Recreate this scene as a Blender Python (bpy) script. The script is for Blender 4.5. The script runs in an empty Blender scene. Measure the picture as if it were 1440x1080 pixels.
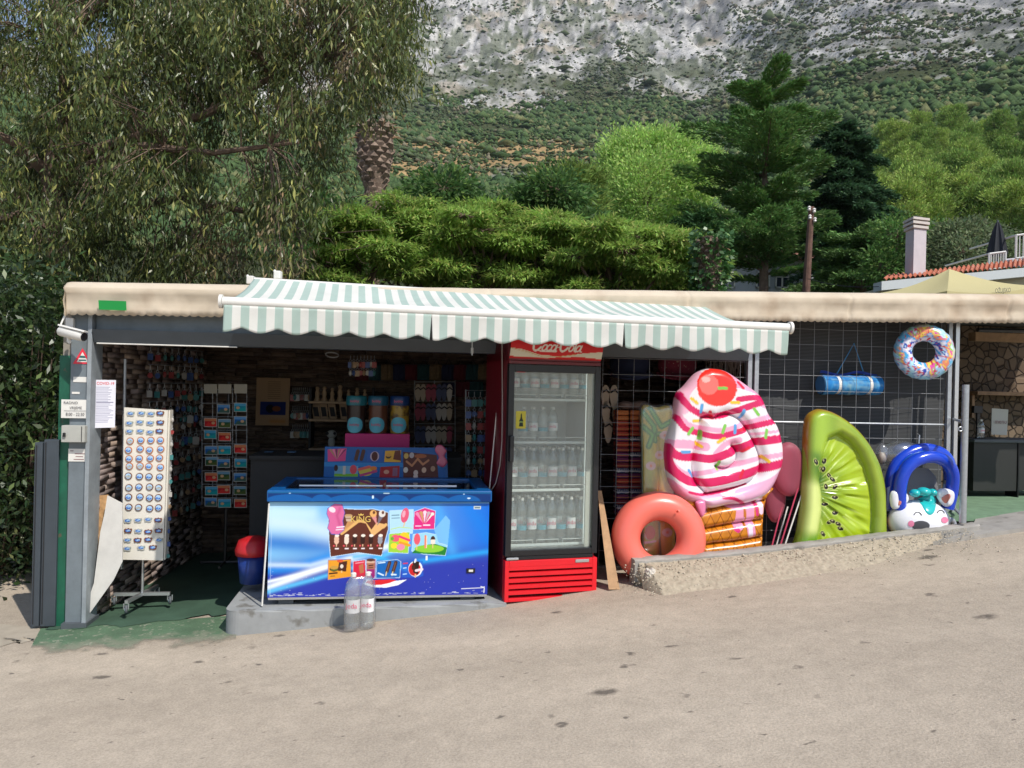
import bpy, bmesh, math, random
import numpy as np
from mathutils import Vector, Matrix
R = math.radians
random.seed(7); RNG = np.random.default_rng(7)
scn = bpy.context.scene
# ------------------------------------------------------------------ camera, light, exposure
EYE = 1.6; FPX = 1082.0; ROLL = R(1.3)
cam = bpy.data.objects.new('camera', bpy.data.cameras.new('camera')); scn.collection.objects.link(cam)
cam.location = (0, 0, EYE); cam.data.sensor_width = 36; cam.data.lens = FPX/1440*36
cam.data.clip_start = 0.05; cam.data.clip_end = 9000
cam.matrix_world = Matrix.Translation((0, 0, EYE)) @ Matrix.Rotation(R(90), 4, 'X') @ Matrix.Rotation(ROLL, 4, 'Z')
scn.camera = cam
world = bpy.data.worlds.new('World'); scn.world = world; world.use_nodes = True
SUN = Vector((0.80, -1.0, 1.50)).normalized()          # towards the sun
el = math.asin(SUN.z); az = math.atan2(SUN.x, SUN.y)
wt = world.node_tree; bg = wt.nodes['Background']
sky = wt.nodes.new('ShaderNodeTexSky'); sky.sky_type = 'NISHITA'; sky.sun_disc = False
sky.sun_elevation = el; sky.sun_rotation = az; sky.air_density = 1.0; sky.dust_density = 0.6
wt.links.new(sky.outputs[0], bg.inputs[0]); bg.inputs[1].default_value = 0.125
sl = bpy.data.lights.new('sun', 'SUN'); sl.energy = 4.3; sl.angle = R(0.53); sl.color = (1.0, 0.95, 0.87)
so = bpy.data.objects.new('sun', sl); scn.collection.objects.link(so)
so.rotation_euler = SUN.to_track_quat('Z', 'Y').to_euler(); so.location = (5, -6, 10)
scn.view_settings.view_transform = 'Standard'; scn.view_settings.look = 'None'
scn.view_settings.gamma = 1; scn.view_settings.use_curve_mapping = False
scn.view_settings.exposure = 0.30
try:
    scn.cycles.max_bounces = 8; scn.cycles.transparent_max_bounces = 24
    scn.cycles.caustics_reflective = False; scn.cycles.caustics_refractive = False
except Exception: pass

# ------------------------------------------------------------------ pixel (1440x1080 photo) <-> world
CRL, SRL = math.cos(ROLL), math.sin(ROLL)
def ray(px, py):
    dx, dy = px-720.0, py-540.0
    return ((dx*CRL+dy*SRL)/FPX, 1.0, -(-dx*SRL+dy*CRL)/FPX)
def P(px, py, Y):
    r = ray(px, py); return Vector((r[0]*Y, Y, EYE+r[2]*Y))
def proj(X, Y, Z):                                       # numpy friendly
    a = X/Y*FPX; b = -(Z-EYE)/Y*FPX
    return a*CRL-b*SRL+720, a*SRL+b*CRL+540
YAW = R(8.0); O = Vector((0, 5.9, 0))
U = Vector((math.cos(YAW), math.sin(YAW), 0)); V = Vector((-math.sin(YAW), math.cos(YAW), 0)); ZZ = Vector((0, 0, 1))
def S(u, v, z): return O+U*u+V*v+ZZ*z
def uz(px, py, v):
    r = Vector(ray(px, py)); n = V; Ov = O+V*v-Vector((0, 0, EYE))
    t = Ov.dot(n)/r.dot(n); p = r*t+Vector((0, 0, EYE))
    return (p-O).dot(U), p.z
def SP(px, py, v):
    u, z = uz(px, py, v); return S(u, v, z)
def prect(x0, y0, x1, y1, v):                            # pixel rectangle on plane v -> u0,u1,z0,z1
    xm, ym = (x0+x1)/2, (y0+y1)/2
    return uz(x0, ym, v)[0], uz(x1, ym, v)[0], uz(xm, y1, v)[1], uz(xm, y0, v)[1]
_zx = [-60, -20, -8, -3.1, -2, -.1, 1.03, 3.27, 6, 14, 60]; _zz = [-1.6, -.8, -.36, -.2, -.15, .02, .143, .45, .85, 2.0, 6.0]
_xs = np.linspace(-60, 60, 2401); _zs = np.interp(_xs, _zx, _zz); _k = np.hanning(41); _k /= _k.sum()
_zs = np.convolve(np.pad(_zs, 20, mode='edge'), _k, 'valid')
def zroad(x): return np.interp(x, _xs, _zs)

# ------------------------------------------------------------------ materials
MATS = {}
def lin(c):
    return tuple((x/12.92 if x <= .04045 else ((x+.055)/1.055)**2.4) for x in c)
def mat(name, col, rough=.6, metal=0, noise=.0, nscale=8, bump=0, bscale=40, spec=.5, attr=None, trans=0, coat=0, alpha=None, mottled=None):
    """principled; noise = brightness variation; attr = colour attribute; trans = translucent share"""
    if name in MATS: return MATS[name]
    m = bpy.data.materials.new(name); m.use_nodes = True; nt = m.node_tree; N = nt.nodes; L = nt.links
    b = N['Principled BSDF']; out = N['Material Output']
    b.inputs['Roughness'].default_value = rough; b.inputs['Metallic'].default_value = metal
    b.inputs['Specular IOR Level'].default_value = spec; b.inputs['Coat Weight'].default_value = coat
    src = None
    if attr:
        a = N.new('ShaderNodeAttribute'); a.attribute_name = attr; src = a.outputs['Color']
    else:
        rgb = N.new('ShaderNodeRGB'); rgb.outputs[0].default_value = (*col, 1); src = rgb.outputs[0]
    tc = N.new('ShaderNodeTexCoord')
    if noise:
        n = N.new('ShaderNodeTexNoise'); n.inputs['Scale'].default_value = nscale; n.inputs['Detail'].default_value = 8
        n.inputs['Roughness'].default_value = .65
        L.new(tc.outputs['Object'], n.inputs['Vector'])
        mr = N.new('ShaderNodeMapRange'); mr.inputs['From Min'].default_value = .3; mr.inputs['From Max'].default_value = .7
        mr.inputs['To Min'].default_value = 1-noise; mr.inputs['To Max'].default_value = 1+noise
        L.new(n.outputs['Fac'], mr.inputs['Value'])
        mx = N.new('ShaderNodeMix'); mx.data_type = 'RGBA'; mx.blend_type = 'MULTIPLY'; mx.inputs[0].default_value = 1
        L.new(src, mx.inputs[6]); L.new(mr.outputs[0], mx.inputs[7]); src = mx.outputs[2]
    if mottled:                                            # (colour, scale, lo, hi)
        mc, ms, lo, hi = mottled
        n = N.new('ShaderNodeTexNoise'); n.inputs['Scale'].default_value = ms; n.inputs['Detail'].default_value = 6
        L.new(tc.outputs['Object'], n.inputs['Vector'])
        mr = N.new('ShaderNodeMapRange'); mr.inputs['From Min'].default_value = lo; mr.inputs['From Max'].default_value = hi
        L.new(n.outputs['Fac'], mr.inputs['Value'])
        mx = N.new('ShaderNodeMix'); mx.data_type = 'RGBA'; L.new(mr.outputs[0], mx.inputs[0])
        L.new(src, mx.inputs[6]); mx.inputs[7].default_value = (*mc, 1); src = mx.outputs[2]
    L.new(src, b.inputs['Base Color'])
    if bump:
        n = N.new('ShaderNodeTexNoise'); n.inputs['Scale'].default_value = bscale; n.inputs['Detail'].default_value = 6
        L.new(tc.outputs['Object'], n.inputs['Vector'])
        bp = N.new('ShaderNodeBump'); bp.inputs['Strength'].default_value = min(1, bump*20); bp.inputs['Distance'].default_value = bump
        L.new(n.outputs['Fac'], bp.inputs['Height']); L.new(bp.outputs[0], b.inputs['Normal'])
    if trans:
        t = N.new('ShaderNodeBsdfTranslucent'); L.new(src, t.inputs[0])
        ms = N.new('ShaderNodeMixShader'); ms.inputs[0].default_value = trans
        L.new(b.outputs[0], ms.inputs[1]); L.new(t.outputs[0], ms.inputs[2]); L.new(ms.outputs[0], out.inputs[0])
    MATS[name] = m; return m
def clear_mat(name, tint=(1, 1, 1), refl=.08, rough=.03, body=0.0, bodycol=(.8, .85, .85)):
    """thin clear plastic or glass: see-through with a fresnel gloss, 'body' = share of milky film or of reflection mixed into the colour"""
    if name in MATS: return MATS[name]
    m = bpy.data.materials.new(name); m.use_nodes = True; nt = m.node_tree; N = nt.nodes; L = nt.links
    N.remove(N['Principled BSDF']); out = N['Material Output']
    t = N.new('ShaderNodeBsdfTransparent'); t.inputs[0].default_value = (*tint, 1)
    g = N.new('ShaderNodeBsdfGlossy'); g.inputs['Roughness'].default_value = rough
    fr = N.new('ShaderNodeLayerWeight'); fr.inputs[0].default_value = .5
    mr = N.new('ShaderNodeMapRange'); mr.inputs['To Min'].default_value = refl; mr.inputs['To Max'].default_value = .9
    pw = N.new('ShaderNodeMath'); pw.operation = 'POWER'; pw.inputs[1].default_value = 3
    L.new(fr.outputs['Facing'], pw.inputs[0]); L.new(pw.outputs[0], mr.inputs['Value'])
    ms = N.new('ShaderNodeMixShader'); L.new(mr.outputs[0], ms.inputs[0])
    first = t.outputs[0]
    if body:
        d = N.new('ShaderNodeBsdfDiffuse'); d.inputs[0].default_value = (*bodycol, 1)
        mb = N.new('ShaderNodeMixShader'); mb.inputs[0].default_value = body
        L.new(t.outputs[0], mb.inputs[1]); L.new(d.outputs[0], mb.inputs[2]); first = mb.outputs[0]
    L.new(first, ms.inputs[1]); L.new(g.outputs[0], ms.inputs[2]); L.new(ms.outputs[0], out.inputs[0])
    MATS[name] = m; return m

# ------------------------------------------------------------------ objects
COL = scn.collection; ORG = {}
def tag(o, label=None, cat=None, group=None, kind=None):
    if label: o['label'] = label
    if cat: o['category'] = cat
    if group: o['group'] = group
    if kind: o['kind'] = kind
    return o
def thing(name, label, cat, loc=(0, 0, 0), group=None, rotz=0):
    o = bpy.data.objects.new(name, None); COL.objects.link(o); o.empty_display_size = .1
    o.location = loc; o.rotation_euler = (0, 0, rotz); ORG[o.name] = Vector(loc) if rotz == 0 else None
    return tag(o, label, cat, group)
def link(name, me, m, parent=None, org=None):
    o = bpy.data.objects.new(name, me); COL.objects.link(o)
    if m: me.materials.append(m)
    if parent: o.parent = parent; ORG[o.name] = ORG.get(parent.name)
    else:
        ORG[o.name] = Vector(org or (0, 0, 0)); o.location = ORG[o.name]
    return o
class MB:
    """collects shapes given in world coordinates"""
    def __init__(s): s.v = []; s.f = []; s.c = None
    def add(s, vs, fs):
        n = len(s.v); s.v += [tuple(v) for v in vs]; s.f += [tuple(i+n for i in f) for f in fs]; return s
    def hexa(s, p):                                        # 8 points: 4 bottom ccw, 4 top
        return s.add(p, [(3, 2, 1, 0), (4, 5, 6, 7), (0, 1, 5, 4), (1, 2, 6, 5), (2, 3, 7, 6), (3, 0, 4, 7)])
    def box(s, u0, u1, v0, v1, z0, z1, F=None):
        F = F or S
        return s.hexa([F(u0, v0, z0), F(u1, v0, z0), F(u1, v1, z0), F(u0, v1, z0), F(u0, v0, z1), F(u1, v0, z1), F(u1, v1, z1), F(u0, v1, z1)])
    def bbox(s, u0, u1, v0, v1, z0, z1, b=.01, F=None):     # box with bevelled edges
        F = F or S; bm = bmesh.new(); bmesh.ops.create_cube(bm, size=1)
        for v in bm.verts: v.co = Vector(((u0+u1)/2+v.co.x*(u1-u0), (v0+v1)/2+v.co.y*(v1-v0), (z0+z1)/2+v.co.z*(z1-z0)))
        bmesh.ops.bevel(bm, geom=bm.edges[:], offset=b, segments=2, affect='EDGES', profile=.6)
        bm.verts.index_update()
        s.add([F(*v.co) for v in bm.verts], [[v.index for v in f.verts] for f in bm.faces]); bm.free(); return s
    def pbox(s, x0, y0, x1, y1, v0, v1, b=0):
        u0, u1, z0, z1 = prect(x0, y0, x1, y1, v0)
        return s.bbox(u0, u1, v0, v1, z0, z1, b) if b else s.box(u0, u1, v0, v1, z0, z1)
    def tube(s, pts, r, n=8, caps=True, closed=False):
        pts = [Vector(p) for p in pts]; k = len(pts)
        rr = r if hasattr(r, '__len__') else [r]*k
        base = len(s.v); prev = None
        for i, p in enumerate(pts):
            if closed: d = pts[(i+1) % k]-pts[i-1]
            else: d = pts[min(i+1, k-1)]-pts[max(i-1, 0)]
            if d.length < 1e-9: d = Vector((0, 0, 1))
            d.normalize()
            if prev is None:
                a = Vector((0, 0, 1)) if abs(d.z) < .9 else Vector((1, 0, 0)); x = d.cross(a).normalized()
            else:
                x = (prev-d*prev.dot(d)); x = x.normalized() if x.length > 1e-6 else d.orthogonal().normalized()
            prev = x; y = d.cross(x)
            for j in range(n):
                t = 2*math.pi*j/n; s.v.append(tuple(p+(x*math.cos(t)+y*math.sin(t))*rr[i]))
        for i in range(k if closed else k-1):
            a = base+i*n; b = base+((i+1) % k)*n
            for j in range(n): s.f.append((a+j, a+(j+1) % n, b+(j+1) % n, b+j))
        if caps and not closed:
            s.f.append(tuple(base+j for j in reversed(range(n)))); s.f.append(tuple(base+(k-1)*n+j for j in range(n)))
        return s
    def lathe(s, prof, c=(0, 0, 0), n=16, M=None):          # prof: [(r,z)...]
        base = len(s.v); M = M or Matrix.Translation(c)
        for r_, z in prof:
            for j in range(n):
                t = 2*math.pi*j/n; s.v.append(tuple(M @ Vector((r_*math.cos(t), r_*math.sin(t), z))))
        for i in range(len(prof)-1):
            a = base+i*n; b = a+n
            for j in range(n): s.f.append((a+j, a+(j+1) % n, b+(j+1) % n, b+j))
        s.f.append(tuple(base+j for j in reversed(range(n)))); s.f.append(tuple(base+(len(prof)-1)*n+j for j in range(n)))
        return s
    def torus(s, c, R1, r, ax=(0, 0, 1), n=40, k=14, sx=1, sy=1):
        c = Vector(c); q = Vector(ax).to_track_quat('Z', 'Y').to_matrix(); pts = []
        for i in range(n):
            t = 2*math.pi*i/n; pts.append(c+q @ Vector((R1*sx*math.cos(t), R1*sy*math.sin(t), 0)))
        return s.tube(pts, r, k, closed=True)
    def prism(s, pts, d):                                   # polygon (world pts) extruded by vector d
        n = len(pts); d = Vector(d); p = [Vector(q) for q in pts]
        return s.add(p+[q+d for q in p], [tuple(reversed(range(n))), tuple(range(n, 2*n))]+[(i, (i+1) % n, (i+1) % n+n, i+n) for i in range(n)])
    def ball(s, c, r, n=12, k=8, q=None):
        r = Vector(r) if hasattr(r, '__len__') else Vector((r, r, r)); c = Vector(c); base = len(s.v)
        q = q or Matrix.Identity(3)
        for i in range(k+1):
            ph = math.pi*i/k
            for j in range(n):
                t = 2*math.pi*j/n
                s.v.append(tuple(c+q @ Vector((r.x*math.sin(ph)*math.cos(t), r.y*math.sin(ph)*math.sin(t), r.z*math.cos(ph)))))
        for i in range(k):
            for j in range(n):
                a = base+i*n+j; b = base+i*n+(j+1) % n; s.f.append((a, a+n, b+n, b))
        return s
    def grid(s, fn, nu, nv):                                # fn(i/nu,j/nv)->point
        base = len(s.v)
        for j in range(nv+1):
            for i in range(nu+1): s.v.append(tuple(fn(i/nu, j/nv)))
        for j in range(nv):
            for i in range(nu):
                a = base+j*(nu+1)+i; s.f.append((a, a+1, a+nu+2, a+nu+1))
        return s
    def text(s, body, size, o, xd, yd, depth=.001, align='CENTER', shear=0, sx=1.0):
        vs, fs = text_geo(body, align, shear)
        o = Vector(o); xd = Vector(xd); yd = Vector(yd); nd = xd.cross(yd).normalized()
        return s.add([o+xd*(x*size*sx)+yd*(y*size)+nd*depth for x, y in vs], fs)
    def build(s, name, m, parent=None, smooth=False, org=None, local=False):
        me = bpy.data.meshes.new(name)
        og = Vector((0, 0, 0))
        if not local:
            if parent is not None: og = ORG[parent.name] or Vector((0, 0, 0))
            elif org is not None: og = Vector(org)
        me.from_pydata([tuple(Vector(v)-og) for v in s.v], [], s.f); me.update()
        if smooth:
            me.polygons.foreach_set('use_smooth', [True]*len(me.polygons))
            if smooth != 'all':
                try: me.set_sharp_from_angle(angle=R(40))
                except Exception: pass
        return link(name, me, m, parent, og)
_TG = {}
def text_geo(body, align='CENTER', shear=0):
    k = (body, align, shear)
    if k in _TG: return _TG[k]
    cu = bpy.data.curves.new('t', 'FONT'); cu.body = body; cu.align_x = align; cu.align_y = 'CENTER'; cu.shear = shear; cu.resolution_u = 3
    o = bpy.data.objects.new('t', cu); COL.objects.link(o)
    dg = bpy.context.evaluated_depsgraph_get(); me = bpy.data.meshes.new_from_object(o.evaluated_get(dg))
    vs = [(v.co.x, v.co.y) for v in me.vertices]; fs = [tuple(p.vertices) for p in me.polygons]
    bpy.data.objects.remove(o); bpy.data.meshes.remove(me); bpy.data.curves.remove(cu)
    _TG[k] = (vs, fs); return _TG[k]
def npmesh(name, verts, faces, m, parent=None, cols=None, smooth=False, org=None):
    """fast mesh from arrays; faces (n,4) or (n,3); cols per vertex rgb -> attribute 'col'"""
    og = np.zeros(3)
    if parent is not None: og = np.array(ORG[parent.name])
    elif org is not None: og = np.array(org, float)
    verts = np.asarray(verts, np.float32)-og.astype(np.float32); faces = np.asarray(faces, np.int32)
    me = bpy.data.meshes.new(name); nf, k = faces.shape
    me.vertices.add(len(verts)); me.vertices.foreach_set('co', verts.ravel())
    me.loops.add(nf*k); me.loops.foreach_set('vertex_index', faces.ravel())
    me.polygons.add(nf); me.polygons.foreach_set('loop_start', np.arange(0, nf*k, k, dtype=np.int32))
    me.polygons.foreach_set('loop_total', np.full(nf, k, np.int32))
    if smooth: me.polygons.foreach_set('use_smooth', np.ones(nf, bool))
    me.update(calc_edges=True)
    if cols is not None:
        a = me.color_attributes.new('col', 'FLOAT_COLOR', 'POINT')
        c4 = np.ones((len(verts), 4), np.float32); c4[:, :3] = cols; a.data.foreach_set('color', c4.ravel())
    return link(name, me, m, parent, tuple(og))
def gridfaces(nu, nv, off=0):                               # (nv+1) rows of (nu+1)
    i, j = np.meshgrid(np.arange(nu), np.arange(nv)); a = (j*(nu+1)+i).ravel()+off
    return np.stack([a, a+1, a+nu+2, a+nu+1], 1)
def dup(root, loc, label=None, group=None, rotz=None, scale=None):
    r = root.copy(); COL.objects.link(r); r.location = loc
    if rotz is not None: r.rotation_euler = (0, 0, rotz)
    if scale is not None: r.scale = scale if hasattr(scale, '__len__') else (scale,)*3
    if label: r['label'] = label
    if group: r['group'] = group
    for ch in root.children:
        c = ch.copy(); COL.objects.link(c); c.parent = r
        for g in ch.children:
            d = g.copy(); COL.objects.link(d); d.parent = c
    return r
ORD = ['', 'first', 'second', 'third', 'fourth', 'fifth', 'sixth', 'seventh', 'eighth', 'ninth', 'tenth', 'eleventh', 'twelfth', 'thirteenth', 'fourteenth', 'fifteenth', 'sixteenth', 'seventeenth', 'eighteenth', 'nineteenth', 'twentieth']
# ------------------------------------------------------------------ noise
def vnoise(x, y, seed=0):
    xi = np.floor(x).astype(np.int64); yi = np.floor(y).astype(np.int64); fx = x-xi; fy = y-yi
    def h(a, b):
        n = (a*374761393+b*668265263+seed*982451653) & 0xffffffff
        n = ((n ^ (n >> 13))*1274126177) & 0xffffffff; return ((n ^ (n >> 16)) & 0xffff)/65535.0
    sx = fx*fx*(3-2*fx); sy = fy*fy*(3-2*fy)
    return (h(xi, yi)*(1-sx)+h(xi+1, yi)*sx)*(1-sy)+(h(xi, yi+1)*(1-sx)+h(xi+1, yi+1)*sx)*sy
def fbm(x, y, o=5, seed=0, g=.5):
    s = 0; a = 1; t = 0
    for i in range(o): s = s+a*vnoise(x, y, seed+i); t += a; a *= g; x = x*2.03+17.1; y = y*2.03+5.3
    return s/t
def ridged(x, y, o=5, seed=0):
    s = 0; a = 1; t = 0
    for i in range(o): s = s+a*(1-np.abs(2*vnoise(x, y, seed+i)-1)); t += a; a *= .5; x = x*2.07+3.1; y = y*2.07+9.7
    return s/t
# ------------------------------------------------------------------ painted artwork (raster -> vertex colours of a dense sheet)
class Art:
    def __init__(s, x0, y0, x1, y1, k=1.0, bg=(1, 1, 1)):
        s.x0, s.y0, s.k = x0, y0, k; s.w = int((x1-x0)*k); s.h = int((y1-y0)*k); s.x1 = x1; s.y1 = y1
        s.a = np.ones((s.h, s.w, 3))*np.array(lin(bg))
        s.X, s.Y = np.meshgrid(x0+(np.arange(s.w)+.5)/k, y0+(np.arange(s.h)+.5)/k)
    def put(s, m, c, al=1.0):
        c = np.array(lin(c)) if not isinstance(c, np.ndarray) else c
        m = np.clip(m*al, 0, 1)[..., None]; s.a = s.a*(1-m)+c*m; return s
    def poly(s, pts, c, al=1.0):
        m = np.zeros(s.X.shape, bool); n = len(pts)
        for i in range(n):
            xa, ya = pts[i]; xb, yb = pts[(i+1) % n]
            if ya == yb: continue
            m ^= ((ya > s.Y) != (yb > s.Y)) & (s.X < (xb-xa)*(s.Y-ya)/(yb-ya)+xa)
        return s.put(m.astype(float), c, al)
    def ell(s, cx, cy, rx, ry, c, al=1.0, ang=0):
        ca, sa = math.cos(R(ang)), math.sin(R(ang)); dx, dy = s.X-cx, s.Y-cy
        d = ((dx*ca+dy*sa)/rx)**2+((-dx*sa+dy*ca)/ry)**2; return s.put((d < 1).astype(float), c, al)
    def rect(s, x0, y0, x1, y1, c, al=1.0): return s.put(((s.X >= x0) & (s.X <= x1) & (s.Y >= y0) & (s.Y <= y1)).astype(float), c, al)
    def line(s, pts, w, c, al=1.0):
        d = np.full(s.X.shape, 1e9)
        for (xa, ya), (xb, yb) in zip(pts[:-1], pts[1:]):
            L2 = (xb-xa)**2+(yb-ya)**2+1e-9; t = np.clip(((s.X-xa)*(xb-xa)+(s.Y-ya)*(yb-ya))/L2, 0, 1)
            d = np.minimum(d, np.hypot(s.X-xa-t*(xb-xa), s.Y-ya-t*(yb-ya)))
        return s.put(np.clip((w/2-d)*s.k+.5, 0, 1), c, al)
    def soft(s, pts, w, c, al=1.0):
        d = np.full(s.X.shape, 1e9)
        for (xa, ya), (xb, yb) in zip(pts[:-1], pts[1:]):
            L2 = (xb-xa)**2+(yb-ya)**2+1e-9; t = np.clip(((s.X-xa)*(xb-xa)+(s.Y-ya)*(yb-ya))/L2, 0, 1)
            d = np.minimum(d, np.hypot(s.X-xa-t*(xb-xa), s.Y-ya-t*(yb-ya)))
        return s.put(np.exp(-(d/w)**2), c, al)
    def sample(s, x, y):
        fx = np.clip((x-s.x0)*s.k-.5, 0, s.w-1.001); fy = np.clip((y-s.y0)*s.k-.5, 0, s.h-1.001)
        ix = fx.astype(int); iy = fy.astype(int); ax = (fx-ix)[..., None]; ay = (fy-iy)[..., None]
        A = s.a; ix1 = np.minimum(ix+1, s.w-1); iy1 = np.minimum(iy+1, s.h-1)
        return (A[iy, ix]*(1-ax)+A[iy, ix1]*ax)*(1-ay)+(A[iy1, ix]*(1-ax)+A[iy1, ix1]*ax)*ay
    def sheet(s, name, m, o, xd, yd, parent, nu=None, nv=None):
        """flat sheet: o top-left corner, xd/yd full-size vectors (yd pointing down)"""
        nu = nu or s.w; nv = nv or s.h; a, b = np.meshgrid(np.linspace(0, 1, nu+1), np.linspace(0, 1, nv+1))
        o = np.array(o); pts = o+a[..., None]*np.array(xd)+b[..., None]*np.array(yd)
        c = s.sample(s.x0+a*(s.x1-s.x0), s.y0+b*(s.y1-s.y0))
        f = gridfaces(nu, nv)[:, ::-1]
        return npmesh(name, pts.reshape(-1, 3), f, m, parent, c.reshape(-1, 3))
M_print = mat('printed_sheet', (1, 1, 1), rough=.35, attr='col', spec=.4)
M_paper = mat('printed_paper', (1, 1, 1), rough=.8, attr='col', spec=.2)
# ================================================================== GROUND
def sheet_xy(name, x0, x1, y0, y1, nx, ny, zf, m, xf=None):
    a, b = np.meshgrid(np.linspace(0, 1, nx+1), np.linspace(0, 1, ny+1))
    X = x0+a*(x1-x0); Y = y0+b*(y1-y0)
    Z = zf(X, Y)
    return npmesh(name, np.stack([X, Y, Z], -1).reshape(-1, 3), gridfaces(nx, ny), m, smooth=True)
def road_mat():
    m = bpy.data.materials.new('weathered_asphalt'); m.use_nodes = True; nt = m.node_tree; N = nt.nodes; L = nt.links
    b = N['Principled BSDF']; b.inputs['Roughness'].default_value = .88; b.inputs['Specular IOR Level'].default_value = .3
    tc = N.new('ShaderNodeTexCoord')
    def noise(s, d=6, r=.6, vec=None, sc=None):
        n = N.new('ShaderNodeTexNoise'); n.inputs['Scale'].default_value = s; n.inputs['Detail'].default_value = d; n.inputs['Roughness'].default_value = r
        if sc:
            mp = N.new('ShaderNodeMapping'); mp.inputs['Scale'].default_value = sc; L.new(tc.outputs['Object'], mp.inputs[0]); L.new(mp.outputs[0], n.inputs[0])
        else: L.new(tc.outputs['Object'], n.inputs[0])
        return n.outputs['Fac']
    def ramp(src, stops):
        r = N.new('ShaderNodeValToRGB'); e = r.color_ramp.elements
        while len(e) < len(stops): e.new(.5)
        for q, (p, c) in zip(e, stops): q.position = p; q.color = (*c, 1) if len(c) == 3 else c
        L.new(src, r.inputs[0]); return r.outputs[0]
    def mix(f, a, c, mode='MIX'):
        x = N.new('ShaderNodeMix'); x.data_type = 'RGBA'; x.blend_type = mode
        if isinstance(f, float): x.inputs[0].default_value = f
        else: L.new(f, x.inputs[0])
        for s_, v in ((6, a), (7, c)):
            if isinstance(v, tuple): x.inputs[s_].default_value = (*v, 1)
            else: L.new(v, x.inputs[s_])
        return x.outputs[2]
    base = ramp(noise(.55, 5, .6, sc=(.55, 1.5, 1)), [(.3, (.40, .335, .262)), (.7, (.52, .44, .348))])
    tracks = ramp(noise(.9, 3, .5, sc=(.16, 1.1, 1)), [(.38, (.90,)*3), (.64, (1.05,)*3)])
    base = mix(1.0, base, tracks, 'MULTIPLY')
    fine = ramp(noise(95, 3, .7), [(.34, (.82,)*3), (.5, (1,)*3), (.66, (1.15,)*3)])
    base = mix(1.0, base, fine, 'MULTIPLY')
    mid = ramp(noise(9, 6, .7), [(.3, (.88,)*3), (.7, (1.1,)*3)])
    base = mix(1.0, base, mid, 'MULTIPLY')
    # pale pebbles
    v = N.new('ShaderNodeTexVoronoi'); v.inputs['Scale'].default_value = 75; L.new(tc.outputs['Object'], v.inputs[0])
    peb = ramp(v.outputs['Distance'], [(.10, (1, 1, 1)), (.2, (0, 0, 0))])
    vc = N.new('ShaderNodeSeparateColor'); L.new(v.outputs['Color'], vc.inputs[0])
    sel = N.new('ShaderNodeMath'); sel.operation = 'GREATER_THAN'; sel.inputs[1].default_value = .82; L.new(vc.outputs[0], sel.inputs[0])
    mm = N.new('ShaderNodeMath'); mm.operation = 'MULTIPLY'; L.new(peb, mm.inputs[0]); L.new(sel.outputs[0], mm.inputs[1])
    base = mix(mm.outputs[0], base, (.55, .5, .42))
    # dark oil spots and stains, stretched along the road
    for sc_, th, pr, colr in ((1.3, .11, .68, (.08, .068, .056)), (3.3, .155, .72, (.10, .085, .07)), (6.5, .13, .9, (.13, .11, .09))):
        mp = N.new('ShaderNodeMapping'); mp.inputs['Scale'].default_value = (1, 1.5, 1); L.new(tc.outputs['Object'], mp.inputs[0])
        nz = N.new('ShaderNodeTexNoise'); nz.inputs['Scale'].default_value = 14; L.new(mp.outputs[0], nz.inputs[0])
        va = N.new('ShaderNodeVectorMath'); va.operation = 'SCALE'; va.inputs['Scale'].default_value = .13; L.new(nz.outputs['Color'], va.inputs[0])
        vb = N.new('ShaderNodeVectorMath'); L.new(mp.outputs[0], vb.inputs[0]); L.new(va.outputs[0], vb.inputs[1])
        v = N.new('ShaderNodeTexVoronoi'); v.inputs['Scale'].default_value = sc_; L.new(vb.outputs[0], v.inputs[0])
        sc2 = N.new('ShaderNodeSeparateColor'); L.new(v.outputs['Color'], sc2.inputs[0])
        g = N.new('ShaderNodeMath'); g.operation = 'GREATER_THAN'; g.inputs[1].default_value = pr-.35; L.new(sc2.outputs[1], g.inputs[0])
        d = ramp(v.outputs['Distance'], [(th*.45, (1, 1, 1)), (th, (0, 0, 0))])
        k = N.new('ShaderNodeMath'); k.operation = 'MULTIPLY'; L.new(d, k.inputs[0]); L.new(g.outputs[0], k.inputs[1])
        k2 = N.new('ShaderNodeMath'); k2.operation = 'MULTIPLY'; k2.inputs[1].default_value = .8; L.new(k.outputs[0], k2.inputs[0])
        base = mix(k2.outputs[0], base, colr)
    L.new(base, b.inputs['Base Color'])
    bp = N.new('ShaderNodeBump'); bp.inputs['Strength'].default_value = .7; bp.inputs['Distance'].default_value = .006
    L.new(noise(70, 4, .7), bp.inputs['Height']); L.new(bp.outputs[0], b.inputs['Normal'])
    return m
road = sheet_xy('road', -60, 60, -40, 9.4, 600, 420, lambda X, Y: np.where(((Y-O.y)*U.x-(X-O.x)*U.y > -.2) & (X > 3.2), np.minimum(zroad(X), .50), zroad(X)+.004*np.sin(X*1.7)*np.cos(Y*1.3)), road_mat()); tag(road, kind='structure')
M_earth = mat('dry_earth', (.16, .13, .09), rough=.95, noise=.35, nscale=3, bump=.02)
g = sheet_xy('ground', -4000, 4000, -4000, 4000, 40, 40, lambda X, Y: X*0-14.0, M_earth); tag(g, kind='structure')
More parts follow.
